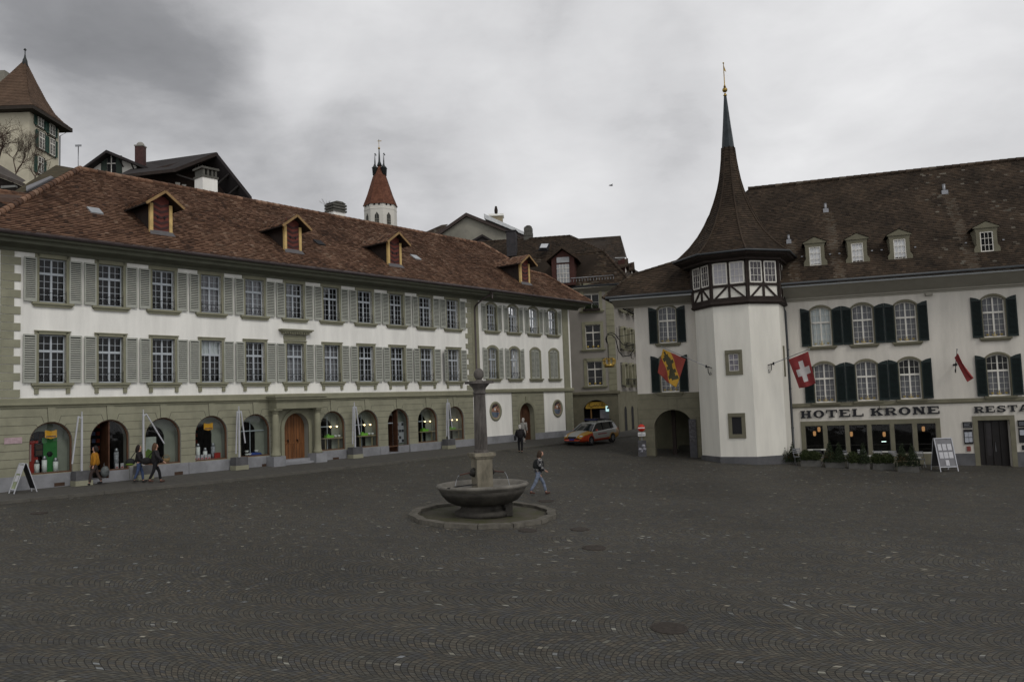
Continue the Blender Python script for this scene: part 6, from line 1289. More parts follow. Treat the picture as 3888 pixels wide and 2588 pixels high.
p = ground(1977, 1719); person('white-haired man in dark jacket standing with his back turned near the kerb', (p.x, p.y, gz(p.x, p.y)), R(85), 1.72, .1, .04, DKJ, BLT, SHO, HGR, .02, (((.0, .27, 1.12), (.08, .3, .9)), ((-.0, .27, 1.12), (.08, .3, .9))), coatlen=.85, toprad=1.25)
q = p+Vector((-.3, -.05, 0)); t = thing('satchel', 'black satchel hanging at the left hip of the man with his back turned', 'bag', (q.x, q.y, gz(q.x, q.y)+.78), R(80)); a = MB(); a.box(-.14, .14, -.06, .06, 0, .28); a.build('pouch', BLACK, t); a = MB(); a.tube([(0, 0, .28), (-.02, -.1, .6)], .015, 6); a.build('strap', BLACK, t)
p = ground(1993, 1688); person('white-haired person in pale clothes half hidden behind the man with the satchel', (p.x-.05, p.y, gz(p.x, p.y)+.1), R(60), 1.72, .3, .04, mat('pale_coat', (.28, .27, .25), .9, .1), mat('pale_trousers', (.3, .29, .27), .9, .1), mat('pale_shoe', (.3, .3, .28), .6), HGR, .05, relax, coatlen=.85)
# ================================================================ car
hd = math.atan2(-2.12, -1.75); cpos = Vector((5.32, 58.25, 0)); K = thing('estate_car', 'white, orange and yellow rescue estate car with roof light bar parked by the kerb', 'car', (cpos.x, cpos.y, gz(cpos.x, cpos.y)), hd)
K.rotation_euler = (R(-1), R(1.5), hd)
CW = mat('car_white', (.36, .37, .35), .28, .03, spec=.6); CO = mat('car_orange', (.42, .05, .015), .35, .05, spec=.6); CY = mat('car_yellow', (.42, .22, .015), .35, .05, spec=.6); CB = mat('car_plastic', (.02, .02, .022), .6); CG = mat('car_glass', (.02, .024, .026), .08, .1, spec=.8); CL = mat('car_lamp', (.5, .52, .55), .1, .05, spec=.9)
st = [(-2.36, .60, .86, .45, .74), (-2.28, .42, .98, .3, .80), (-1.9, .88, 1.02, .28, .86), (-1.3, .88, 1.0, .25, .885), (-.6, .885, .98, .25, .89), (.1, .885, .96, .25, .89), (.8, .88, .94, .25, .885), (1.05, .87, .95, .25, .88), (1.5, .86, .90, .26, .875), (1.95, .82, .82, .28, .83), (2.25, .72, .70, .3, .76), (2.38, .6, .56, .36, .66)]
a = MB(); rows = []
for x, _, zt_, zb_, w_ in st:
    zm = lerp(zb_, zt_, .55)
    h_ = [(w_*.6, zb_-.02), (w_*.94, zb_), (w_, zb_+.16), (w_*1.0, zm), (w_*.985, zt_-.08), (w_*.93, zt_-.015), (w_*.55, zt_+.035), (.0, zt_+.05)]
    rows.append([(x, y, z) for y, z in h_]+[(x, -y, z) for y, z in reversed(h_[:-1])])
nn = len(rows[0]); 
for r_ in rows: a.v += r_
for i in range(len(rows)-1):
    for k_ in range(nn):
        k2 = (k_+1) % nn; a.f.append((i*nn+k_, i*nn+k2, (i+1)*nn+k2, (i+1)*nn+k_)); x = (st[i][0]+st[i+1][0])/2; kk = min(k_, nn-2-k_) if k_ < nn-1 else 0
        mm = 0
        if kk <= 1: mm = 1 if x > -1 else 2
        if kk in (2, 3) and x > 1.2: mm = 1
        if kk == 2 and x < -1.2: mm = 2
        if x > 2.2 and kk <= 5: mm = 1
        if x > 1.0 and kk in (4, 5): mm = 2
        if x < -1.7 and kk in (2, 3, 4): mm = 2 if x > -2.2 else 1
        a.m.append(mm); a.s.append(True); a.t.append(.5)
a.f += [tuple(range(nn)), tuple((len(rows)-1)*nn+k_ for k_ in range(nn-1, -1, -1))]; a.m += [1, 1]; a.s += [True]*2; a.t += [.5]*2
body = smoothmod(a.build('body', [CW, CO, CY], K), 1)
a = MB(); cab = [(-2.25, .99, .60, .74), (-2.0, 1.40, .58, .76), (-1.7, 1.49, .57, .78), (-.6, 1.53, .58, .8), (.15, 1.49, .58, .8), (.45, 1.40, .6, .8), (1.15, .95, .68, .82)]; rows = []
for x, zt_, wt, wb in cab: rows.append([(x, wb, .93), (x, lerp(wb, wt, .9), lerp(.93, zt_, .88)), (x, wt*.93, zt_-.005), (x, 0, zt_+.03), (x, -wt*.93, zt_-.005), (x, -lerp(wb, wt, .9), lerp(.93, zt_, .88)), (x, -wb, .93)])
nn = 7
for r_ in rows: a.v += r_
for i in range(len(rows)-1):
    for k_ in range(nn-1):
        a.f.append((i*nn+k_, i*nn+k_+1, (i+1)*nn+k_+1, (i+1)*nn+k_)); side = k_ in (0, 5); mm = 1 if side and 0 < i else 0
        if i in (5, 0): mm = 1
        a.m.append(mm); a.s.append(not side); a.t.append(.5)
a.build('cabin', [CW, CG], K)
a = MB()
for s_ in (-1, 1):
    a.tube([(1.12, s_*.80, .96), (.46, s_*.63, 1.38), (.15, s_*.6, 1.47), (-1.7, s_*.59, 1.47), (-2.22, s_*.62, 1.02)], .035, 6)
    for x in (-.35,): a.tube([(x, s_*.81, .95), (x, s_*.63, 1.46)], .028, 6, 1)
    a.tube([(-1.35, s_*.81, .95), (-1.4, s_*.62, 1.45)], .03, 6, 1)
a.build('pillar_trim', [CW, CB], K)
for x in (-1.32, 1.35):
    for s_ in (-1, 1):
        w_ = MB(); M_ = Matrix.Translation((x, s_*.80, .33)) @ Matrix.Rotation(R(90), 4, 'X'); w_.lathe([(.19, -.1), (.31, -.1), (.33, -.07), (.33, .07), (.31, .1), (.19, .1)], 28, M=M_); wo = w_.build('wheel', mat('tyre', (.015, .015, .016), .8), K)
        w_ = MB(); 
        for k_ in range(7):
            an = 2*PI*k_/7; w_.bar((x, s_*.885, .33), (x+.19*math.cos(an), s_*.885, .33+.19*math.sin(an)), .05, .03, 0, (0, s_, 0))
        w_.lathe([(.18, -.06), (.2, -.06), (.2, .06), (.18, .06)], 24, M=M_); w_.build('rim', METAL, wo)
        w_ = MB(); A_ = [(x+.40*math.cos(PI*i/12), .33+.40*math.sin(PI*i/12)) for i in range(13)]; B_ = [(x+.345*math.cos(PI*i/12), .33+.345*math.sin(PI*i/12)) for i in range(13)]
        for i in range(12): w_.sweep([(A_[i][0], s_*.86, A_[i][1]), (A_[i+1][0], s_*.86, A_[i+1][1]), (B_[i+1][0], s_*.86, B_[i+1][1]), (B_[i][0], s_*.86, B_[i][1])], (0, s_*.045, 0))
        w_.add([(x+.34*math.cos(2*PI*i/20), s_*.893, .33+.34*math.sin(2*PI*i/20)) for i in range(20)], [tuple(range(20))], 1)
        w_.build('wheel_arch', [CO if x > 0 else CY, CB], K)
for s_ in (-1, 1):
    a = MB(); a.ball((2.1, s_*.6, .68), .13, 0, 10, .55, 1.5, 1.2); a.build('headlight', CL, K); a = MB(); a.ball((2.33, s_*.55, .42), .07, 0, 8, 1, .5, 1); a.build('fog_lamp', CL, K)
    a = MB(); a.ball((.75, s_*.95, 1.0), .1, 0, 8, .7, .7, 1); a.build('mirror', CO, K); a = MB(); a.ball((-2.25, s_*.7, .88), .1, 0, 8, 1.2, .5, 1); a.build('tail_lamp', mat('tail_red', (.3, .01, .01), .3), K)
a = MB(); a.box(2.25, 2.39, -.32, .32, .54, .67); a.build('grille', CB, K); a = MB(); a.box(2.3, 2.42, -.6, .6, .28, .38); a.build('lower_grille', CB, K); a = MB(); a.box(2.38, 2.425, -.2, .2, .43, .53); a.build('number_plate', mat('plate_blue', (.02, .04, .25), .5), K)
a = MB()
for k_ in range(9): a.box(-.55+k_*.12, -.47+k_*.12, .888, .894, .68, .76)
for k_ in range(9): a.box(-.55+k_*.12, -.47+k_*.12, -.894, -.888, .68, .76)
a.build('side_lettering', mat('letter_red', (.35, .03, .05), .5), K)
a = MB()
for y in (-.5, .5): a.tube([(.1, y, 1.6), (-1.8, y, 1.58)], .02, 6)
for x in (0, -.9, -1.7): a.tube([(x, -.5, 1.6), (x, .5, 1.6)], .02, 6); a.tube([(x, -.5, 1.5), (x, -.5, 1.6)], .02, 6); a.tube([(x, .5, 1.5), (x, .5, 1.6)], .02, 6)
a.build('roof_rack', CB, K); a = MB(); a.box(-.15, .1, -.5, .5, 1.62, 1.74); a.build('light_bar', mat('blue_lens', (.015, .02, .07), .2), K); a = MB(); a.box(-1.2, -.95, -.45, .45, 1.62, 1.7); a.build('rear_light_bar', CB, K)
# ================================================================ corner house at the street end
MFr = Frame(-R(11), 8.45, 68.0); Q = thing('corner_house', 'beige corner house with mansard roof at the end of the street behind the car', 'building', tuple(MFr.P), MFr.a)
def ml(x, y, off=0): u, z = MFr.at(x, y, off); return u, z
e0 = 14.1
hl = []
for x, y0, y1 in ((2270, 1237, 1325), (2274, 1378, 1468)): pass
w1u, w1b = ml(2100+752/4.9, 1080+1195/4.9); w1t = ml(2100+752/4.9, 1080+760/4.9)[1]; w2u, w2b = ml(2080+810/4.48, 1400+285/4.48); w2t = w2b+(w1t-w1b); w0u, w0b = ml(2100+720/4.9, 1080+480/4.9); w0t = w0b+2.1
holes = [(w1u-.625, w1u+.625, w1b, w1b+2.0, 0), (w2u-.625, w2u+.625, w2b, w2b+2.0, 0), (w0u-.625, w0u+.625, w0b, w0b+2.0, 0)]
a = MB(); wall(a, -14, -.6, 5.65, e0-.3, holes, 0, .25); a.build('wall', BEIGE, Q)
for u, z in ((w1u, w1b), (w2u, w2b)): place_window(Q, 'rear', u, z)
place_window(Q, 'rear', w0u, w0b, curt='top', label='top window with white blind and flower box')
gu0, gt = ml(2080+850/4.48, 1400+525/4.48); gx0 = ml(2080+615/4.48, 1600)[0]; gx1 = ml(2080+1050/4.48, 1600)[0]
a = MB(); wall(a, -14, 0.05, 1.2, 5.55, [(gx0, gx1, 1.2, gt-.75, .75, .8)], -.05, .8); a.extr([(-.06, 5.4), (-.2, 5.45), (-.2, 5.62), (0, 5.68)], -14, .25); a.build('ground_floor_wall', HSTONE, Q)
a = MB(); a.box(gx0-.2, gx1+.2, .95, 1.0, 1.2, 5.0); a.build('arcade_interior', DARKROOM, Q)
a = MB(); mx_ = gx0+(gx1-gx0)*.82; a.box(mx_-.35, mx_+.42, .3, .36, 2.6, 4.15); a.box(mx_-.4, mx_-.35, .28, .36, 1.9, 4.15); a.build('inner_wall', mat('inner_grey', (.22, .21, .23), .9), Q); a = MB(); a.box(gx0+.55, gx0+.65, .2, .3, 1.9, 4.3); a.build('wooden_post', mat('tan_post', (.25, .14, .05), .8), Q)
t = thing('shop_banner', 'yellow shop sign with dark cursive writing inside the arcade arch', 'sign', tuple(MFr.w(gx0+(gx1-gx0)*.55, .1, gt-.42)), MFr.a); a = MB(); a.prism([(-1.0, -.28), (.95, -.28), (.95, .15), (.4, .26), (-.9, .26)], 0, .04); a.build('board', mat('gold_board', (.42, .26, .03), .6, .1), t)
a = MB(); a.tube([(-.62, -.015, .16), (-.7, -.015, -.05), (-.5, -.015, -.15), (-.3, -.015, -.05), (-.25, -.015, .05), (-.2, -.015, -.1), (-.05, -.015, .04), (.05, -.015, -.1), (.2, -.015, .04), (.3, -.015, -.1), (.42, -.015, .18), (.38, -.015, -.1), (.6, -.015, .0)], .022, 6); a.build('cursive_writing', BLACK, t)
t = thing('backlit_sign', 'small backlit white sign at the right edge of the arcade arch', 'sign', tuple(MFr.w(gx1-.12, .05, gt-.75)), MFr.a); a = MB(); a.box(-.15, .15, 0, .05, -.22, .22); a.build('panel', mat('sign_glow', (.55, .85, .85), .5, 0, emit=.9), t); a = MB(); a.lathe([(.09, 0), (.09, .01)], 12, M=Matrix.Translation((.03, 0, .05)) @ Matrix.Rotation(R(90), 4, 'X')); a.build('emblem', BLACK, t)
# corner quoins and side facade
sa = PI/2-R(24.4)-MFr.a; sd_ = Vector((math.cos(sa), math.sin(sa), 0))
a = MB(); z = 5.7
while z < 13.9: a.box(-.62, .03, -.04, .05, z+.01, z+.47); z += .48
a.build('quoins', QUOIN, Q)
SQ = bpy.data.objects.new('side_facade', None)
a = MB(); Ms = Matrix.Rotation(sa, 4, 'Z')
def sidew(m_, x0, x1, z0, z1, y=0): m_.add([Ms @ Vector((x0, y, z0)), Ms @ Vector((x1, y, z0)), Ms @ Vector((x1, y, z1)), Ms @ Vector((x0, y, z1))], [(0, 1, 2, 3)])
sidew(a, 0, 16, 5.6, e0-.3); a.add([(-14, 0, 1), (-14, 12, 1), (-14, 12, 13.8), (-14, 0, 13.8)], [(0, 1, 2, 3)]); a.build('side_wall', BEIGE, Q); a = MB(); sidew(a, 0, 16, 1.2, 5.6, -.05); a.build('side_ground_floor', HSTONE, Q)
for zz_ in (w2b, w1b, w0b):
    for kx in range(4):
        o = place_window(Q, 'rear_small', 0, 0); p_ = Ms @ Vector((1.9+kx*2.0, -.28, zz_)); o.location = p_; o.rotation_euler = (0, 0, sa)
for kx in range(4):
    b = MB(); archring(b, 1.9+kx*2.0, .35, .4, 4.0, 2.0, -.07, -.04); b.prism([(1.9+kx*2-.35, 2.0)]+arc(1.9+kx*2-.35, 1.9+kx*2+.35, 4.0, .35, 8)+[(1.9+kx*2+.35, 2.0)], -.06, -.052, 1); o = b.build('arch_window', [HSTONE, BLACK], Q); o.rotation_euler = (0, 0, sa)
for zz_ in (w2b, w1b):
    b = MB(); 
    for z in (0, .5): b.tube([Ms @ Vector((1.2, -.5, zz_+z)), Ms @ Vector((9, -.5, zz_+z))], .02, 5)
    for k_ in range(26): q = Ms @ Vector((1.2+k_*.3, -.5, zz_)); b.tube([q, q+Vector((0, 0, .5))], .012, 4)
    b.build('balcony_railing', IRON, Q)
# flower box on top window
a = MB(); a.box(w0u-.7, w0u+.7, -.4, -.1, w0b-.05, w0b+.12); o = a.build('flower_box', TIMBER, Q); a = MB(); foliage(a, (w0u-.1, -.25, w0b+.08), .7, .45, 500, 0, sz=.07); a.build('flowers', leafm('window_green', (.03, .045, .015)), o)
for zz_, uu in ((w1b, w1u), (w2b, w2u)):
    for dx in (-.45, 0, .4): b = MB(); b.ball((uu+dx, -.1, zz_+.18), .09, 0, 8); b.build('flower_pot_ornament', GS, Q)
# roofs, from surveyed points with their own depths
def qz(x, y): return 1800+x/3.136, 780+y/3.136
def ql(x, y, Y): return MFr.loc(at(*qz(x, y), Y))
a = MB(); A = ql(1870, 915, 67.0); B = ql(0, 1040, 72.0); C_ = ql(1545, 548, 69.5); Dd = ql(0, 700, 74.5)
tilequad(a, B, A, C_, Dd, .22, .2, tint=lambda p: random.random()*.9)
RT = ql(1140, 364, 74.5); RL = ql(-100, 450, 79.0)
tilequad(a, Dd, C_+Vector((.1, -.1, 0)), RT, RL, .22, .2, tint=lambda p: random.random()*.8)
S1 = Ms @ Vector((15, 0, 0)); A2 = A+Vector((S1.x, S1.y, 0)); C2 = C_+Vector((S1.x-.8, S1.y, 0)); RT2 = RT+Vector((S1.x*.5, S1.y*.5, 0))
tilequad(a, A, A2, C2, C_, .3, .3, tint=lambda p: random.random()*.8); tilequad(a, C_, C2, RT2, RT, .3, .3, tint=lambda p: random.random()*.8)
a.build('mansard_roof', TILE_B, Q)
a = MB(); ridge(a, [A, C_, RT], .12, .4); ridge(a, [RT, RL], .12, .45); a.build('ridge_tiles', TILE_B, Q)
a = MB(); G0 = A+Vector((.1, -.2, -.1)); G1 = B+Vector((0, -.2, -.1)); a.tube([G1, G0], .1, 8); a.sweep([G0+Vector((0, .1, -.15)), G1+Vector((0, .1, -.15)), Vector((G1.x, .1, G1.z-.6)), Vector((0, .1, G0.z-.6))], (0, 0, .1), 1); a.tube([G0, G0+Vector((S1.x, S1.y, 0))], .1, 8); a.build('eaves', [DKPIPE, HSOFFIT], Q)
# mansard dormer
dc = ql(1060, 780, 68.3); a = MB(); a.box(dc.x-.95, dc.x+.95, dc.y, dc.y+2, dc.z-1.2, dc.z+1.0); a.prism([(dc.x-1.0, dc.z+1.0), (dc.x+1.0, dc.z+1.0), (dc.x, dc.z+1.75)], dc.y, dc.y+.1); o = a.build('dormer', mat('brown_red_boards', (.07, .028, .022), .8, .15, 3), Q)
a = MB(); 
for s_ in (-1, 1): a.sweep([(dc.x, dc.y-.4, dc.z+1.95), (dc.x+s_*1.35, dc.y-.4, dc.z+.95), (dc.x+s_*1.35, dc.y+2.5, dc.z+.95), (dc.x, dc.y+2.5, dc.z+1.95)], (0, 0, -.12))
a.build('dormer_roof', TILE_B, o); a = MB(); a.box(dc.x-.52, dc.x+.52, dc.y-.06, dc.y, dc.z-1.0, dc.z+.55, 0); a.box(dc.x-.5, dc.x+.55, dc.y-.07, dc.y, dc.z+.7, dc.z+1.15, 0)
for f_ in (-.26, 0, .26): a.box(dc.x+f_-.02, dc.x+f_+.02, dc.y-.09, dc.y-.06, dc.z-1, dc.z+.55, 1)
for f_ in (-.6, -.2, .2): a.box(dc.x-.52, dc.x+.52, dc.y-.09, dc.y-.06, dc.z+f_-.02, dc.z+f_+.02, 1)
a.build('dormer_window', [mat('grey_net', (.36, .37, .38), .7, .15, 5), SASHW], o)
b = MB(); 
b.tube([ql(1150, 868, 67.3), ql(1660, 830, 66.8)], .04, 5); 
for i in range(16): q = ql(1150, 868, 67.3).lerp(ql(1660, 830, 66.8), i/15); b.tube([q, q+Vector((0, 0, -.3))], .02, 4)
b.build('snow_guard', METAL, Q)
a = MB(); s0 = [ql(765, 545, 71.2), ql(880, 543, 71.2), ql(905, 465, 72.2), ql(790, 468, 72.2)]; a.sweep(s0, (0, -.08, .1)); o = a.build('skylight', BLACK, Q); a = MB(); s0 = [ql(785, 525, 71.2), ql(868, 523, 71.2), ql(888, 475, 72.0), ql(805, 478, 72.0)]; a.sweep([q+Vector((0, -.1, .12)) for q in s0], (0, -.02, .02)); a.build('skylight_pane', mat('sky_pane', (.5, .52, .54), .15, .02, spec=.9), o)
a = MB(); q = ql(440, 430, 73.5); a.box(q.x-.42, q.x+.42, q.y, q.y+.8, q.z-1.3, q.z+.95); a.box(q.x-.5, q.x+.5, q.y-.08, q.y+.9, q.z+.95, q.z+1.03); a.build('chimney', mat('chimney_grey', (.045, .042, .045), .8, .2), Q)
a = MB(); q = ql(648, 360, 76.5); 
for k_ in range(4): w_ = .42-.02*k_; a.box(q.x-w_, q.x+w_, q.y-w_, q.y+w_, q.z-.9+k_*.42, q.z-.55+k_*.42); a.box(q.x-w_*.85, q.x+w_*.85, q.y-w_*.85, q.y+w_*.85, q.z-.6+k_*.42, q.z-.45+k_*.42)
a.lathe([(.36, .8), (.2, .95)], 8, q); a.build('chimney', mat('cap_stone', (.10, .098, .085)), Q)
# side dormers on the lane side, roofs seen end-on
BRN = mat('brown_red_boards', (.07, .028, .022), .8, .15, 3)
for k_, (xa, ya, xb, yb, Yd) in enumerate(((1640, 655, 1825, 605, 69.2), (1790, 690, 1900, 650, 72.5))):
    p0 = ql(xa, ya, Yd); p1 = ql(xb, yb, Yd-.4); h_ = 1.05+.2*k_; a = MB(); lo = Vector((0, 0, -1.7))
    a.sweep([p0+Vector((.5, .3, 0)), p1+Vector((-.25, .3, -.1)), p1+Vector((-.25, .3, -2.6)), p0+Vector((.5, .3, -1.2))], (0, 1.6, 0)); o = a.build('dormer', BRN, Q)
    a = MB(); a.sweep([p0+Vector((-.2, 0, -.75)), p1+Vector((0, 0, -.75)), p1+Vector((0, .9, 0)), p0+Vector((-.2, .9, 0))], (0, 0, -.12)); a.sweep([p0+Vector((-.2, .9, 0)), p1+Vector((0, .9, 0)), p1+Vector((0, 2.0, -.75)), p0+Vector((-.2, 2.0, -.75))], (0, 0, -.12)); a.build('dormer_roof', TILE_B, o)
    a = MB()
    for i in range(3): x = p1.x-.28; a.box(x, x+.06, p1.y+.4+i*.5, p1.y+.72+i*.5, p1.z-2.2, p1.z-.9)
    a.build('dormer_window', SASHW, o)
# ================================================================ buildings further back
def px_house(name, label, cat, base): return thing(name, label, cat, tuple(base))
def face(a, base, pts, vec=None, m=0):
    P = [at(*p)-base for p in pts]
    if vec: a.sweep(P, vec, m)
    else: a.add(P, [tuple(range(len(P)))], m)
# tall roof behind the corner house
b0 = at(2270, 900, 84); b0.z = 10; t = thing('rear_house', 'tall brown-roofed house rising right behind the corner house', 'building', tuple(b0)); a = MB()
P = [at(*qz(x, y), Y)-b0 for x, y, Y in ((900, 640, 82), (1800, 615, 82), (1745, 360, 90), (1000, 412, 90))]; tilequad(a, *P, .28, .25, tint=lambda p: random.random()*.7)
P2 = [at(*qz(1800, 615), 82)-b0, at(*qz(1825, 640), 96)-b0, at(*qz(1745, 360), 90)-b0]; a.add(P2, [(0, 1, 2)]); a.build('roof', TILE_B, t)
a = MB(); P = [at(*qz(x, y), 82.3)-b0 for x, y in ((950, 628), (1795, 596))]; a.sweep([P[0]-Vector((0, 0, .2)), P[1]-Vector((0, 0, .2)), P[1]-Vector((0, 0, 14)), P[0]-Vector((0, 0, 14))], (1, 14, 0)); a.build('wall', BEIGE, t)
t = thing('lane_house', 'plain beige house closing the narrow lane between the corner house and the hotel', 'building', (22, 86, 0), R(-20)); a = MB()
hs_ = [(-7+3.2*k_, -6+3.2*k_, z, z+1.9, 0) for k_ in range(5) for z in (5.0, 8.4)]; wall(a, -9, 9, .5, 11.6, hs_, 0, .25); a.box(-9, -8.98, 0, 9, .5, 11.6); a.box(8.98, 9, 0, 9, .5, 11.6); a.build('wall', BEIGE, t)
for h_ in hs_: place_window(t, 'rear_small', (h_[0]+h_[1])/2, h_[2])
a = MB(); tilequad(a, (-9.8, -.9, 11.5), (9.8, -.9, 11.5), (9.0, 4.5, 15.0), (-9.0, 4.5, 15.0), .3, .3, tint=lambda p: random.random()*.8); tilequad(a, (9.8, 9.9, 11.5), (-9.8, 9.9, 11.5), (-9.0, 4.5, 15.0), (9.0, 4.5, 15.0), .5, .5, tint=lambda p: random.random()*.8); a.build('roof', TILE_B, t)
# grey gable building
z4 = lambda x, y: (1000+x/2.34, 480+y/2.34)
b0 = at(*z4(1850, 1000), 98); b0.z = 12; t = thing('gabled_building', 'grey rendered gable building with snow-white roof edge on the skyline', 'building', tuple(b0)); a = MB(); Y_ = 98
P = [at(*z4(x, y), Y_)-b0 for x, y in ((1520, 975), (1800, 775), (2330, 985))]; P += [P[2]-Vector((0, 0, 14)), P[0]-Vector((0, 0, 14))]; a.sweep(P, (2, 16, 0)); a.build('wall', GREYR, t)
a = MB(); A = at(*z4(1500, 975), Y_-.5)-b0; B = at(*z4(1800, 765), Y_-.5)-b0; C_ = at(*z4(2345, 985), Y_-.5)-b0; V = Vector((2.2, 17, 0))
for p0, p1 in ((A, B), (B, C_)): a.sweep([p0, p1, p1+Vector((0, 0, -.4)), p0+Vector((0, 0, -.4))], V)
a.build('roof', mat('roof_edge_brown', (.06, .045, .04), .8), t); a = MB(); A2 = at(*z4(1960, 815), Y_-.7)-b0; C2 = at(*z4(2325, 965), Y_-.7)-b0; a.sweep([A2, C2, C2+Vector((0, 0, .35)), A2+Vector((0, 0, .55))], V*.9); a.build('white_roof_covering', mat('roof_white', (.6, .62, .63), .6), t)
a = MB(); q = at(*z4(2070, 830), 101)-b0; a.box(q.x-.8, q.x+.8, q.y, q.y+1.6, q.z-3, q.z+.5, 0); a.box(q.x-.95, q.x+.95, q.y-.15, q.y+1.7, q.z+.5, q.z+.75, 1); a.lathe([(.18, .7), (.22, 1.2), (.12, 1.7)], 8, q, 2); a.build('chimney', [mat('tan_chimney', (.26, .22, .15), .9), WHITE, TIMBER], t)
b0 = at(*z4(1450, 960), 104); b0.z = 12; t = thing('side_roof_house', 'low brown tiled roof left of the grey gable building', 'building', tuple(b0)); a = MB(); P = [at(*z4(x, y), Y)-b0 for x, y, Y in ((1380, 965, 102), (1560, 965, 102), (1640, 868, 107), (1585, 875, 107))]; tilequad(a, *P, .3, .3); a.build('roof', TILE_B, t); a = MB(); a.sweep([P[0]-Vector((0, 0, .1)), P[1]-Vector((0, 0, .1)), P[1]-Vector((0, 0, 10)), P[0]-Vector((0, 0, 10))], (0, 8, 0)); a.build('wall', GREYR, t)
b0 = at(*z4(1950, 1010), 90); b0.z = 12; t = thing('dark_gable_house', 'small dark pointed roof just above the red tiled ridge', 'building', tuple(b0)); a = MB(); P = [at(*z4(x, y), 90)-b0 for x, y in ((1850, 1020), (1945, 972), (2050, 1028))]; P += [P[2]-Vector((0, 0, 8)), P[0]-Vector((0, 0, 8))]; a.sweep(P, (0, 5, 0)); a.build('wall', TILE_D, t); a = MB(); a.sweep([P[0]+Vector((-.3, -.2, -.1)), P[1]+Vector((0, -.2, .15)), P[1]+Vector((0, -.2, -.1)), P[0]+Vector((-.3, -.2, -.35))], (0, 5.4, 0)); a.sweep([P[2]+Vector((.3, -.2, -.1)), P[1]+Vector((0, -.2, .15)), P[1]+Vector((0, -.2, -.1)), P[2]+Vector((.3, -.2, -.35))], (0, 5.4, 0)); a.build('roof', TILE_D, t)
# church tower
Yc = 150; cc = at(*z4(1042, 800), Yc+3.0); t = thing('church_tower', 'white octagonal church tower with orange pyramid roof and small corner turrets', 'tower', (cc.x, cc.y, 0)); sc = Yc/FPX/2.34
def cz(y): return at(*z4(1042, y), Yc+1.5).z
rr_ = 144.5*sc*1.0/math.cos(R(0))*1.04; r8 = R(-90-22.5-5)
a = MB(); a.lathe([(rr_, 8), (rr_, cz(745)), (rr_*1.015, cz(742)), (rr_*1.015, cz(735)), (rr_, cz(732)), (rr_, cz(690))], 8, m=0, sm=False, rot=r8); a.build('tower_wall', CHURCHW, t)
apz = cz(318); bz = cz(697); pts = [(rr_*1.06, bz), (rr_*.78, lerp(bz, apz, .27)), (rr_*.42, lerp(bz, apz, .7)), (.1, apz)]; a = MB()
for k_ in range(8):
    a0 = r8+k_*PI/4; a1 = a0+PI/4; rows = []
    for (ra, za), (rb, zb_) in zip(pts, pts[1:]):
        n = max(2, int(math.hypot(ra-rb, za-zb_)/.3))
        for i in range(n): r_ = lerp(ra, rb, i/n); z = lerp(za, zb_, i/n); rows.append((Vector((r_*math.cos(a0), r_*math.sin(a0), z)), Vector((r_*math.cos(a1), r_*math.sin(a1), z))))
    n_ = (rows[0][1]-rows[0][0]).cross(rows[3][0]-rows[0][0]).normalized(); tiles(a, rows, n_, .35, .04)
a.lathe([(r-.05, z) for r, z in pts], 8, m=0, sm=False, rot=r8); a.build('roof', TILE_O, t)
a = MB()
for s_ in (-1, 1):
    for k2 in (-1, 1):
        c_ = (s_*rr_*.27, k2*rr_*.13, 0); a.lathe([(.42, cz(418)), (.5, cz(355)), (.6, cz(352)), (.3, cz(338)), (.08, cz(315)), (.04, cz(262)), (.02, cz(225))], 8, c_); a.box(c_[0], c_[0]+.25, c_[1]-.02, c_[1]+.02, cz(232), cz(222))
a.build('corner_turret', mat('turret_dark', (.03, .035, .035), .6), t)
a = MB(); a.lathe([(.5, cz(330)), (.2, cz(290)), (.08, cz(180))], 8); a.build('spirelet', mat('turret_dark', (.03, .035, .035)), t); a = MB(); a.ball((0, 0, cz(173)), .22, 0, 8); a.tube([(0, 0, cz(170)), (0, 0, cz(92))], .05, 6); a.box(-.25, .5, -.03, .03, cz(110), cz(105)); a.build('cross', GOLD, t)
for k_ in (-1, 0, 1):
    an = r8+PI/8+k_*PI/4; ap = rr_*math.cos(PI/8); n_ = Vector((math.cos(an), math.sin(an), 0)); tn = Vector((-n_.y, n_.x, 0)); c_ = n_*ap; b = MB()
    def lw(x0, x1, z0, z1, m_, d=.03, pt=False):
        P = [c_+tn*x0+Vector((0, 0, z0)), c_+tn*x1+Vector((0, 0, z0)), c_+tn*x1+Vector((0, 0, z1))]
        if pt: P.append(c_+tn*(x0+x1)/2+Vector((0, 0, z1+.6)))
        P.append(c_+tn*x0+Vector((0, 0, z1))); b.sweep(P, n_*d, m_)
    z0_, z1_ = cz(880), cz(800); lw(-.42, .42, z0_, z1_, 1, .05, True); lw(-.33, .33, z0_+.1, z1_, 0, .07, True); lw(-.04, .04, z0_, z1_+.4, 1, .1)
    for zz_ in (.3, .55): lw(-.33, .33, lerp(z0_, z1_, zz_)-.04, lerp(z0_, z1_, zz_)+.04, 1, .1)
    for dx in (-.45, .45): lw(dx-.17, dx+.17, cz(712), cz(692), 0, .04)
    b.build('belfry_window', [BLACK, GREYR], t)
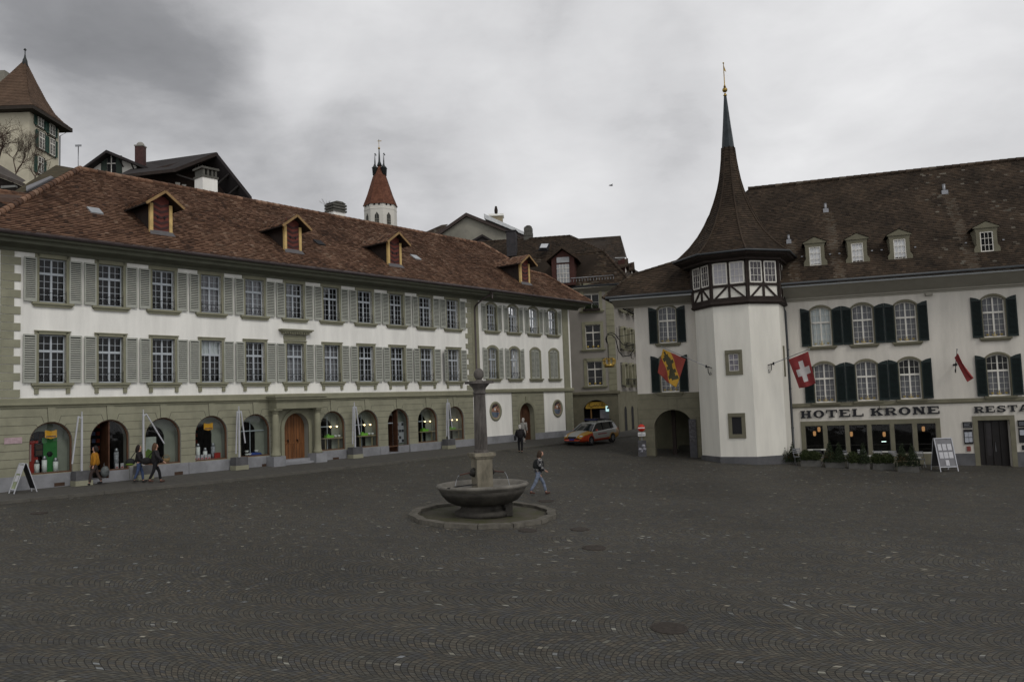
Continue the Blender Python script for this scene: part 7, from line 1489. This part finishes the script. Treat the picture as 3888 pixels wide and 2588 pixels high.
# white gabled house and timber chalet on the hill
z1 = lambda x, y: (x/2.24, 150+y/2.24)
b0 = at(*z1(950, 1100), 80); b0.z = 15; t = thing('white_gabled_house', 'small white gabled house with green shutters above the left ridge', 'building', tuple(b0)); a = MB()
P = [at(*z1(x, y), 80)-b0 for x, y in ((750, 1085), (905, 965), (1160, 1075))]; P += [P[2]-Vector((0, 0, 9)), P[0]-Vector((0, 0, 9))]; a.sweep(P, (0, 9, 0)); a.build('wall', CHURCHW, t)
a = MB(); A = at(*z1(692, 1092), 79)-b0; B = at(*z1(903, 938), 79)-b0; C_ = at(*z1(1248, 1082), 79)-b0
for p0, p1 in ((A, B), (B, C_)): a.sweep([p0, p1, p1-Vector((0, 0, .28)), p0-Vector((0, 0, .28))], (0, 11, 0))
for p0, p1, f_ in ((A, B, .35), (C_, B, .4), (C_, B, .7)): q = p0.lerp(p1, f_); a.tube([q-Vector((0, -.1, .3)), q-Vector((0, -1.0, .9))], .07, 5)
a.build('roof', TILE_D, t)
q = at(*z1(950, 1068), 80)-b0; a = MB(); a.box(q.x-.42, q.x+.42, q.y-.05, q.y, q.z-.9, q.z+.9, 0); a.box(q.x-.04, q.x+.04, q.y-.08, q.y-.05, q.z-.9, q.z+.9, 1); a.box(q.x-.42, q.x+.42, q.y-.08, q.y-.05, q.z+.1, q.z+.18, 1); o = a.build('window', [DARKROOM, SASHW], t)
for s_ in (-1, 1): b = MB(); b.box(q.x+s_*.74-.28, q.x+s_*.74+.28, q.y-.08, q.y, q.z-.9, q.z+.9); b.build('shutter', mat('olive_shutter', (.03, .045, .035), .7), o)
a = MB(); q0 = at(*z1(1180, 1050), 82)-b0; q1 = at(*z1(1180, 905), 82)-b0; a.box(q0.x-.40, q0.x+.40, q0.y, q0.y+.8, q0.z-2, q1.z, 0); a.box(q0.x-.46, q0.x+.46, q0.y-.06, q0.y+.86, q1.z, q1.z+.12, 1); a.lathe([(.38, .12), (.36, .3), (.22, .46), (.06, .52)], 16, (q0.x, q0.y+.4, q1.z), 1); a.build('chimney', [mat('brick_chimney', (.075, .038, .035), .9, .2, 4), mat('concrete_cap', (.3, .29, .26), .8)], t)
b0 = at(*z1(1700, 1200), 76); b0.z = 14; t = thing('timber_chalet', 'large dark timber chalet with wide eaves above the red roof', 'building', tuple(b0)); a = MB()
C1 = at(*z1(1842, 966), 78)-b0; C2 = at(*z1(2136, 1342), 78)-b0; C3 = at(*z1(1060, 1156), 78)-b0; a.sweep([C1, C2, C2-Vector((0, 0, 6)), C3-Vector((0, 0, 8)), C3], (-2, 12, 0)); a.build('wall', CHALET, t)
A = at(*z1(1842, 958), 75)-b0; B = at(*z1(2142, 1338), 75)-b0; C_ = at(*z1(1480, 1098), 75)-b0; E = at(*z1(1005, 1152), 74)-b0; F_ = at(*z1(1240, 1043), 88)-b0
a = MB(); a.add([E, C_, A, F_], [(0, 1, 2, 3)], 0); a.sweep([E, C_, C_-Vector((0, 0, .3)), E-Vector((0, 0, .3))], (0, .3, 0), 1); a.sweep([A, B, B-Vector((0, 0, .4)), A-Vector((0, 0, .4))], (F_-A)*.9, 0); a.sweep([A, C_, C_-Vector((0, 0, .35)), A-Vector((0, 0, .35))], (0, .4, 0), 1); a.build('roof', [TILE_D, TIMBER], t)
a = MB()
for f_ in (.35, .62, .88): q = A.lerp(B, f_); a.tube([q-Vector((0, -.2, .5)), q+Vector((-3.2, 3.0, -1.6))], .12, 6)
a.sweep([at(*z1(1500, 1140), 76)-b0, at(*z1(1720, 1210), 77)-b0, at(*z1(1720, 1222), 77)-b0, at(*z1(1500, 1152), 76)-b0], (0, .2, 0)); a.build('beam', mat('grey_beam', (.09, .08, .075), .8), t)
for x0, x1, y0, y1 in ((1665, 1690, 1055, 1145), (1715, 1748, 1068, 1158)):
    P = [at(*z1(x, y), 77.4)-b0 for x, y in ((x0, y1-6), (x1, y1), (x1, y0+6), (x0, y0))]; b = MB(); b.sweep(P, (0, .1, 0)); o = b.build('window', SASHW, t); b = MB(); c_ = sum(P, Vector())/4; b.sweep([c_.lerp(q, .72)-Vector((0, .02, 0)) for q in P], (0, -.01, 0)); b.build('pane', DARKROOM, o)
for x0, x1, y0, y1 in ((1490, 1530, 1215, 1250), (1545, 1580, 1232, 1260)):
    P = [at(*z1(x, y), 77.4)-b0 for x, y in ((x0, y1), (x1, y1), (x1, y0), (x0, y0))]; b = MB(); b.sweep(P, (0, .1, 0)); o = b.build('window', SASHW, t)
# castle tower, far left
b0 = Vector((-61.4, 104, 0)); t = thing('castle_tower', 'cream castle tower with flared brown roof and green shutters at the upper left', 'tower', tuple(b0)); w2 = [Vector(p) for p in ((-7.0, -4.3, 0), (2.65, -4.3, 0), (2.65, 3.0, 0), (-7.0, 3.0, 0))]
Pc = at(112, 430, 99.7); Pr = at(222, 520, 1); xr = Pc.x-b0.x; yr0 = 99.7-b0.y
# right face runs back until it meets the ray of the far edge
r_ = ray(224, 520); yb = Pc.x/r_.x*r_.y; y1_ = yb-b0.y; x0_ = xr-8.4
zt_ = at(112, 412, 99.7).z
a = MB(); a.box(x0_, xr, yr0, y1_, 15, zt_+.4); a.build('wall', CASTLE, t)
ex = 1.25; X0, X1, Y0, Y1 = x0_-ex, xr+ex*.9, yr0-ex, y1_+ex; ze = at(112, 392, 98.5).z-.2; cx, cy = (X0+X1)/2, (Y0+Y1)/2
apx = at(95, 232, cy+b0.y); az = apx.z; cx = apx.x-b0.x
prof = [(1, 0), (.80, .085), (.62, .20), (.44, .40), (.25, .66), (.02, 1.0)]
a = MB(); cs = [(X0, Y0), (X1, Y0), (X1, Y1), (X0, Y1)]
for k_ in range(4):
    p0, p1 = cs[k_], cs[(k_+1) % 4]; rows = []
    for (f0, g0), (f1, g1) in zip(prof, prof[1:]):
        n = max(2, int((g1-g0)*(az-ze)/.22))
        for i in range(n+1 if f1 == .02 else n):
            f_ = lerp(f0, f1, i/n); g_ = lerp(g0, g1, i/n); rows.append((Vector((lerp(cx, p0[0], f_), lerp(cy, p0[1], f_), lerp(ze, az, g_))), Vector((lerp(cx, p1[0], f_), lerp(cy, p1[1], f_), lerp(ze, az, g_)))))
    ns = [(r0[1]-r0[0]).cross(r1[0]-r0[0]).normalized() for r0, r1 in zip(rows, rows[1:])]; tiles(a, rows, ns, .3, .04, lambda p: .45+random.random()*.3)
    for r0, r1 in zip(rows, rows[1:]): a.quad(r0[0]*.999, r0[1]*.999, r1[1]*.999, r1[0]*.999, 0, .1)
a.build('roof', tilemat('castle_tiles', [(.085, .054, .037), (.115, .074, .05), (.15, .097, .066)], .5, (.7, .7, .7)), t)
a = MB(); a.box(X0, X1, Y0, Y1, ze-.45, ze-.03); a.build('eaves', mat('castle_eaves', (.035, .028, .022), .9), t); a = MB(); a.lathe([(.4, -.8), (.28, .1), (.15, .4), (.06, .9), (.06, 1.35), (.2, 1.45), (.06, 1.65)], 8, (cx, cy, az)); a.build('finial', mat('turret_dark', (.03, .035, .035)), t)
a = MB(); a.tube([(xr+.9, Y1-.5, ze-.4), (xr+.1, y1_+.05, ze-1.3), (xr+.1, y1_+.05, 24)], .07, 6); a.build('downpipe', DKPIPE, t)
Ly = y1_-yr0
for (x, y, hh_) in ((150, 454, 1), (194, 486, 1), (154, 538, 1), (194, 561, 1), (150, 632, 1)):
    r_ = ray(x, y); p_ = CP+r_*((b0.x+xr)/r_.x); o = place_window(t, 'castle', xr+.06, p_.z-1.0, v=p_.y-b0.y, rz=R(90), sill=False, curt='dark'); o.scale = (1.3, 1, 1.45)
# bit of a chimneyed roof beside the castle tower
b1 = at(8, 320, 112); t = thing('castle_annex', 'brown roof with grey chimney at the left edge behind the castle tower', 'building', tuple(b1)); a = MB(); a.box(-6, .35, 0, 3, -10, 2.0); a.build('chimney', GREYR, t); a = MB(); a.sweep([(-8, -1, -12), (1.2, -1, -1.6), (1.2, -1, -12)], (0, 8, 0)); a.build('roof', TILE_D, t)
# low roofs at the left edge
z5 = lambda x, y: (x/6.53, 580+y/6.53)
b0 = at(*z5(1000, 800), 62); t = thing('mossy_roof_house', 'house with mossy brown roof and grey strip skylight behind the left hip', 'building', (b0.x, b0.y, 12)); b0.z = 12; a = MB()
P = [at(*z5(x, y), Y)-b0 for x, y, Y in ((200, 1050, 54), (2000, 700, 58), (2060, 420, 68), (1390, 305, 72))]; a.add(P, [(0, 1, 2, 3)]); a.sweep([P[0], P[3], P[3]-Vector((0, 0, .35)), P[0]-Vector((0, 0, .35))], (-.1, .6, 0)); a.sweep([P[3], P[2], P[2]-Vector((0, 0, .3)), P[3]-Vector((0, 0, .3))], (0, .5, 0), 1); a.build('roof', [LICHEN, TILE_D], t)
nn_ = (P[1]-P[0]).cross(P[3]-P[0]).normalized(); Q4 = [at(*z5(x, y), 1) for x, y in ()]; pl0 = P[0]+b0
def onp(x, y): r_ = ray(*z5(x, y)); tt = (pl0-CP).dot(nn_)/r_.dot(nn_); return CP+r_*tt-b0-nn_*0 
S4 = [onp(x, y) for x, y in ((660, 970), (1330, 640), (1270, 610), (660, 870))]; sg = 1 if nn_.dot(CP-pl0) > 0 else -1
a = MB(); a.sweep([q+nn_*sg*.12 for q in S4], nn_*sg*-.1); a.build('skylight_strip', mat('zinc', (.17, .17, .18), .5, .1), t)
a = MB(); a.sweep([onp(x, y)+nn_*sg*.02 for x, y in ((640, 1010), (1950, 620), (1990, 480), (1330, 650), (700, 990))], nn_*sg*.05); a.build('tiled_part', TILE_D, t)
a = MB(); a.sweep([P[0]-Vector((0, 0, .5)), P[1]-Vector((0, 0, .5)), P[1]-Vector((0, 0, 10)), P[0]-Vector((0, 0, 10))], (0, 4, 0)); a.build('wall', GREYR, t)
a = MB(); q = at(*z5(1940, 400), 66)-b0; a.tube([q, q+Vector((0, 0, 2.0))], .035, 6); a.box(q.x-.25, q.x+.25, q.y-.03, q.y+.03, q.z+1.85, q.z+2.0); a.build('flue_pipe', METAL, t)
b0 = at(*z5(300, 600), 72); t = thing('low_brown_house', 'old house with low brown roof slope and open dark loft at the left edge', 'building', (b0.x, b0.y, 12)); b0.z = 12; a = MB()
P = [at(*z5(x, y), Y)-b0 for x, y, Y in ((-300, 400, 68), (560, 740, 68), (640, 690, 76), (-300, 120, 76))]; a.add(P, [(0, 1, 2, 3)], 0); a.sweep([P[0], P[1], P[1]-Vector((0, 0, .3)), P[0]-Vector((0, 0, .3))], (0, .4, 0)); a.build('roof', mat('old_brown_roof', (.09, .075, .065), .9, .25, 1.5, .3, 12), t)
a = MB(); a.sweep([P[0]-Vector((0, -1, .3)), P[1]-Vector((0, -1, .3)), P[1]-Vector((0, -1, 9)), P[0]-Vector((0, -1, 9))], (0, 6, 0)); a.build('wall', TIMBER, t); a = MB(); Z = [at(*z5(x, y), 67.6)-b0 for x, y in ((20, 820), (380, 800), (380, 850), (20, 880))]; a.sweep(Z, (0, .3, 0)); a.build('pale_beam', mat('grey_plaster', (.2, .2, .19), .9), t)
# adjoining roof left of the hip
t = thing('adjoining_roof_house', 'low red-tiled roof joining the left hip of the arcaded building', 'building', (0, 0, 0)); a = MB()
P = [at(*z5(x, y), Y) for x, y, Y in ((-600, 1100, 41), (420, 1330, 43.0), (1080, 1110, 46.5), (-300, 900, 46.5))]; tilequad(a, P[0], P[1], P[2], P[3], .19, .17, tint=tint_r); a.build('roof', TILE_R, t); a = MB(); ridge(a, [P[3], P[2]], .12, .42); a.build('ridge_tiles', TILE_R, t)
a = MB(); a.sweep([P[0]-Vector((0, -.6, .3)), P[1]-Vector((0, -.6, .3)), P[1]-Vector((0, -.6, 11)), P[0]-Vector((0, -.6, 11))], (0, 3, 0)); a.build('wall', TIMBER, t)
# ================================================================ bare trees
BARK = mat('grey_bark', (.075, .06, .045), .95, .2, 3); TWIG = mat('brown_twig', (.09, .062, .045), .95, .2)
def tree(label, base, h, r0, spread, seed, depth=5, nb=3, upw=.35):
    random.seed(seed); t = thing('bare_tree', label, 'tree', tuple(base)); tr = MB(); cr_ = MB()
    def br(p, d, l, r, k_):
        n = 3; pts_ = [p]; q = p
        for i in range(n): d = (d+Vector((random.gauss(0, .16), random.gauss(0, .16), random.gauss(0, .1)+upw*.12))).normalized(); q = q+d*l/n; pts_.append(q)
        (tr if k_ == 0 else cr_).tube(pts_, [r*(1-.16*i) for i in range(n+1)], 6 if k_ < 3 else 4)
        if k_ >= depth: return
        for i in range(nb+(k_ > 1)):
            f_ = random.choice(pts_[1:]) if i else pts_[-1]; dd = (d+Vector((random.gauss(0, spread), random.gauss(0, spread), random.gauss(0, spread*.6)+.15))).normalized(); br(f_, dd, l*random.uniform(.6, .82), r*.58, k_+1)
    br(Vector((0, 0, 0)), Vector((.05, 0, 1)), h*.28, r0, 0); tr.build('trunk', BARK, t); cr_.build('crown', TWIG, t)
tree('bare winter tree with fine twigs in front of the castle tower', at(40, 745, 84), 9.0, .11, .6, 4, 6, 3, .6)
tree('gnarled bare tree at the far left edge before the castle tower', at(-20, 680, 83), 8.5, .17, .8, 9, 5, 3)
tree('small bare tree right of the castle window, low above the mossy roof', at(130, 720, 82), 5.5, .1, .6, 13, 4, 3)
tree('thin bare treetop peeping over the red ridge beside the chimney', at(1232, 845, 88), 3.3, .06, .5, 21, 4, 3)
# bird
p = at(2320, 704, 60); t = thing('bird', 'small dark bird flying in the pale sky', 'bird', tuple(p), R(20)); a = MB(); a.ball((0, 0, 0), .07, 0, 8, .7, 2.2, .8); a.build('body', BLACK, t)
for s_ in (-1, 1): b = MB(); b.sweep([(-.06, s_*.04, 0), (.07, s_*.04, 0), (.05, s_*.2, .06), (-.05, s_*.34, .02)], (0, 0, .01)); b.build('wing', BLACK, t)
S.render.engine = 'CYCLES'
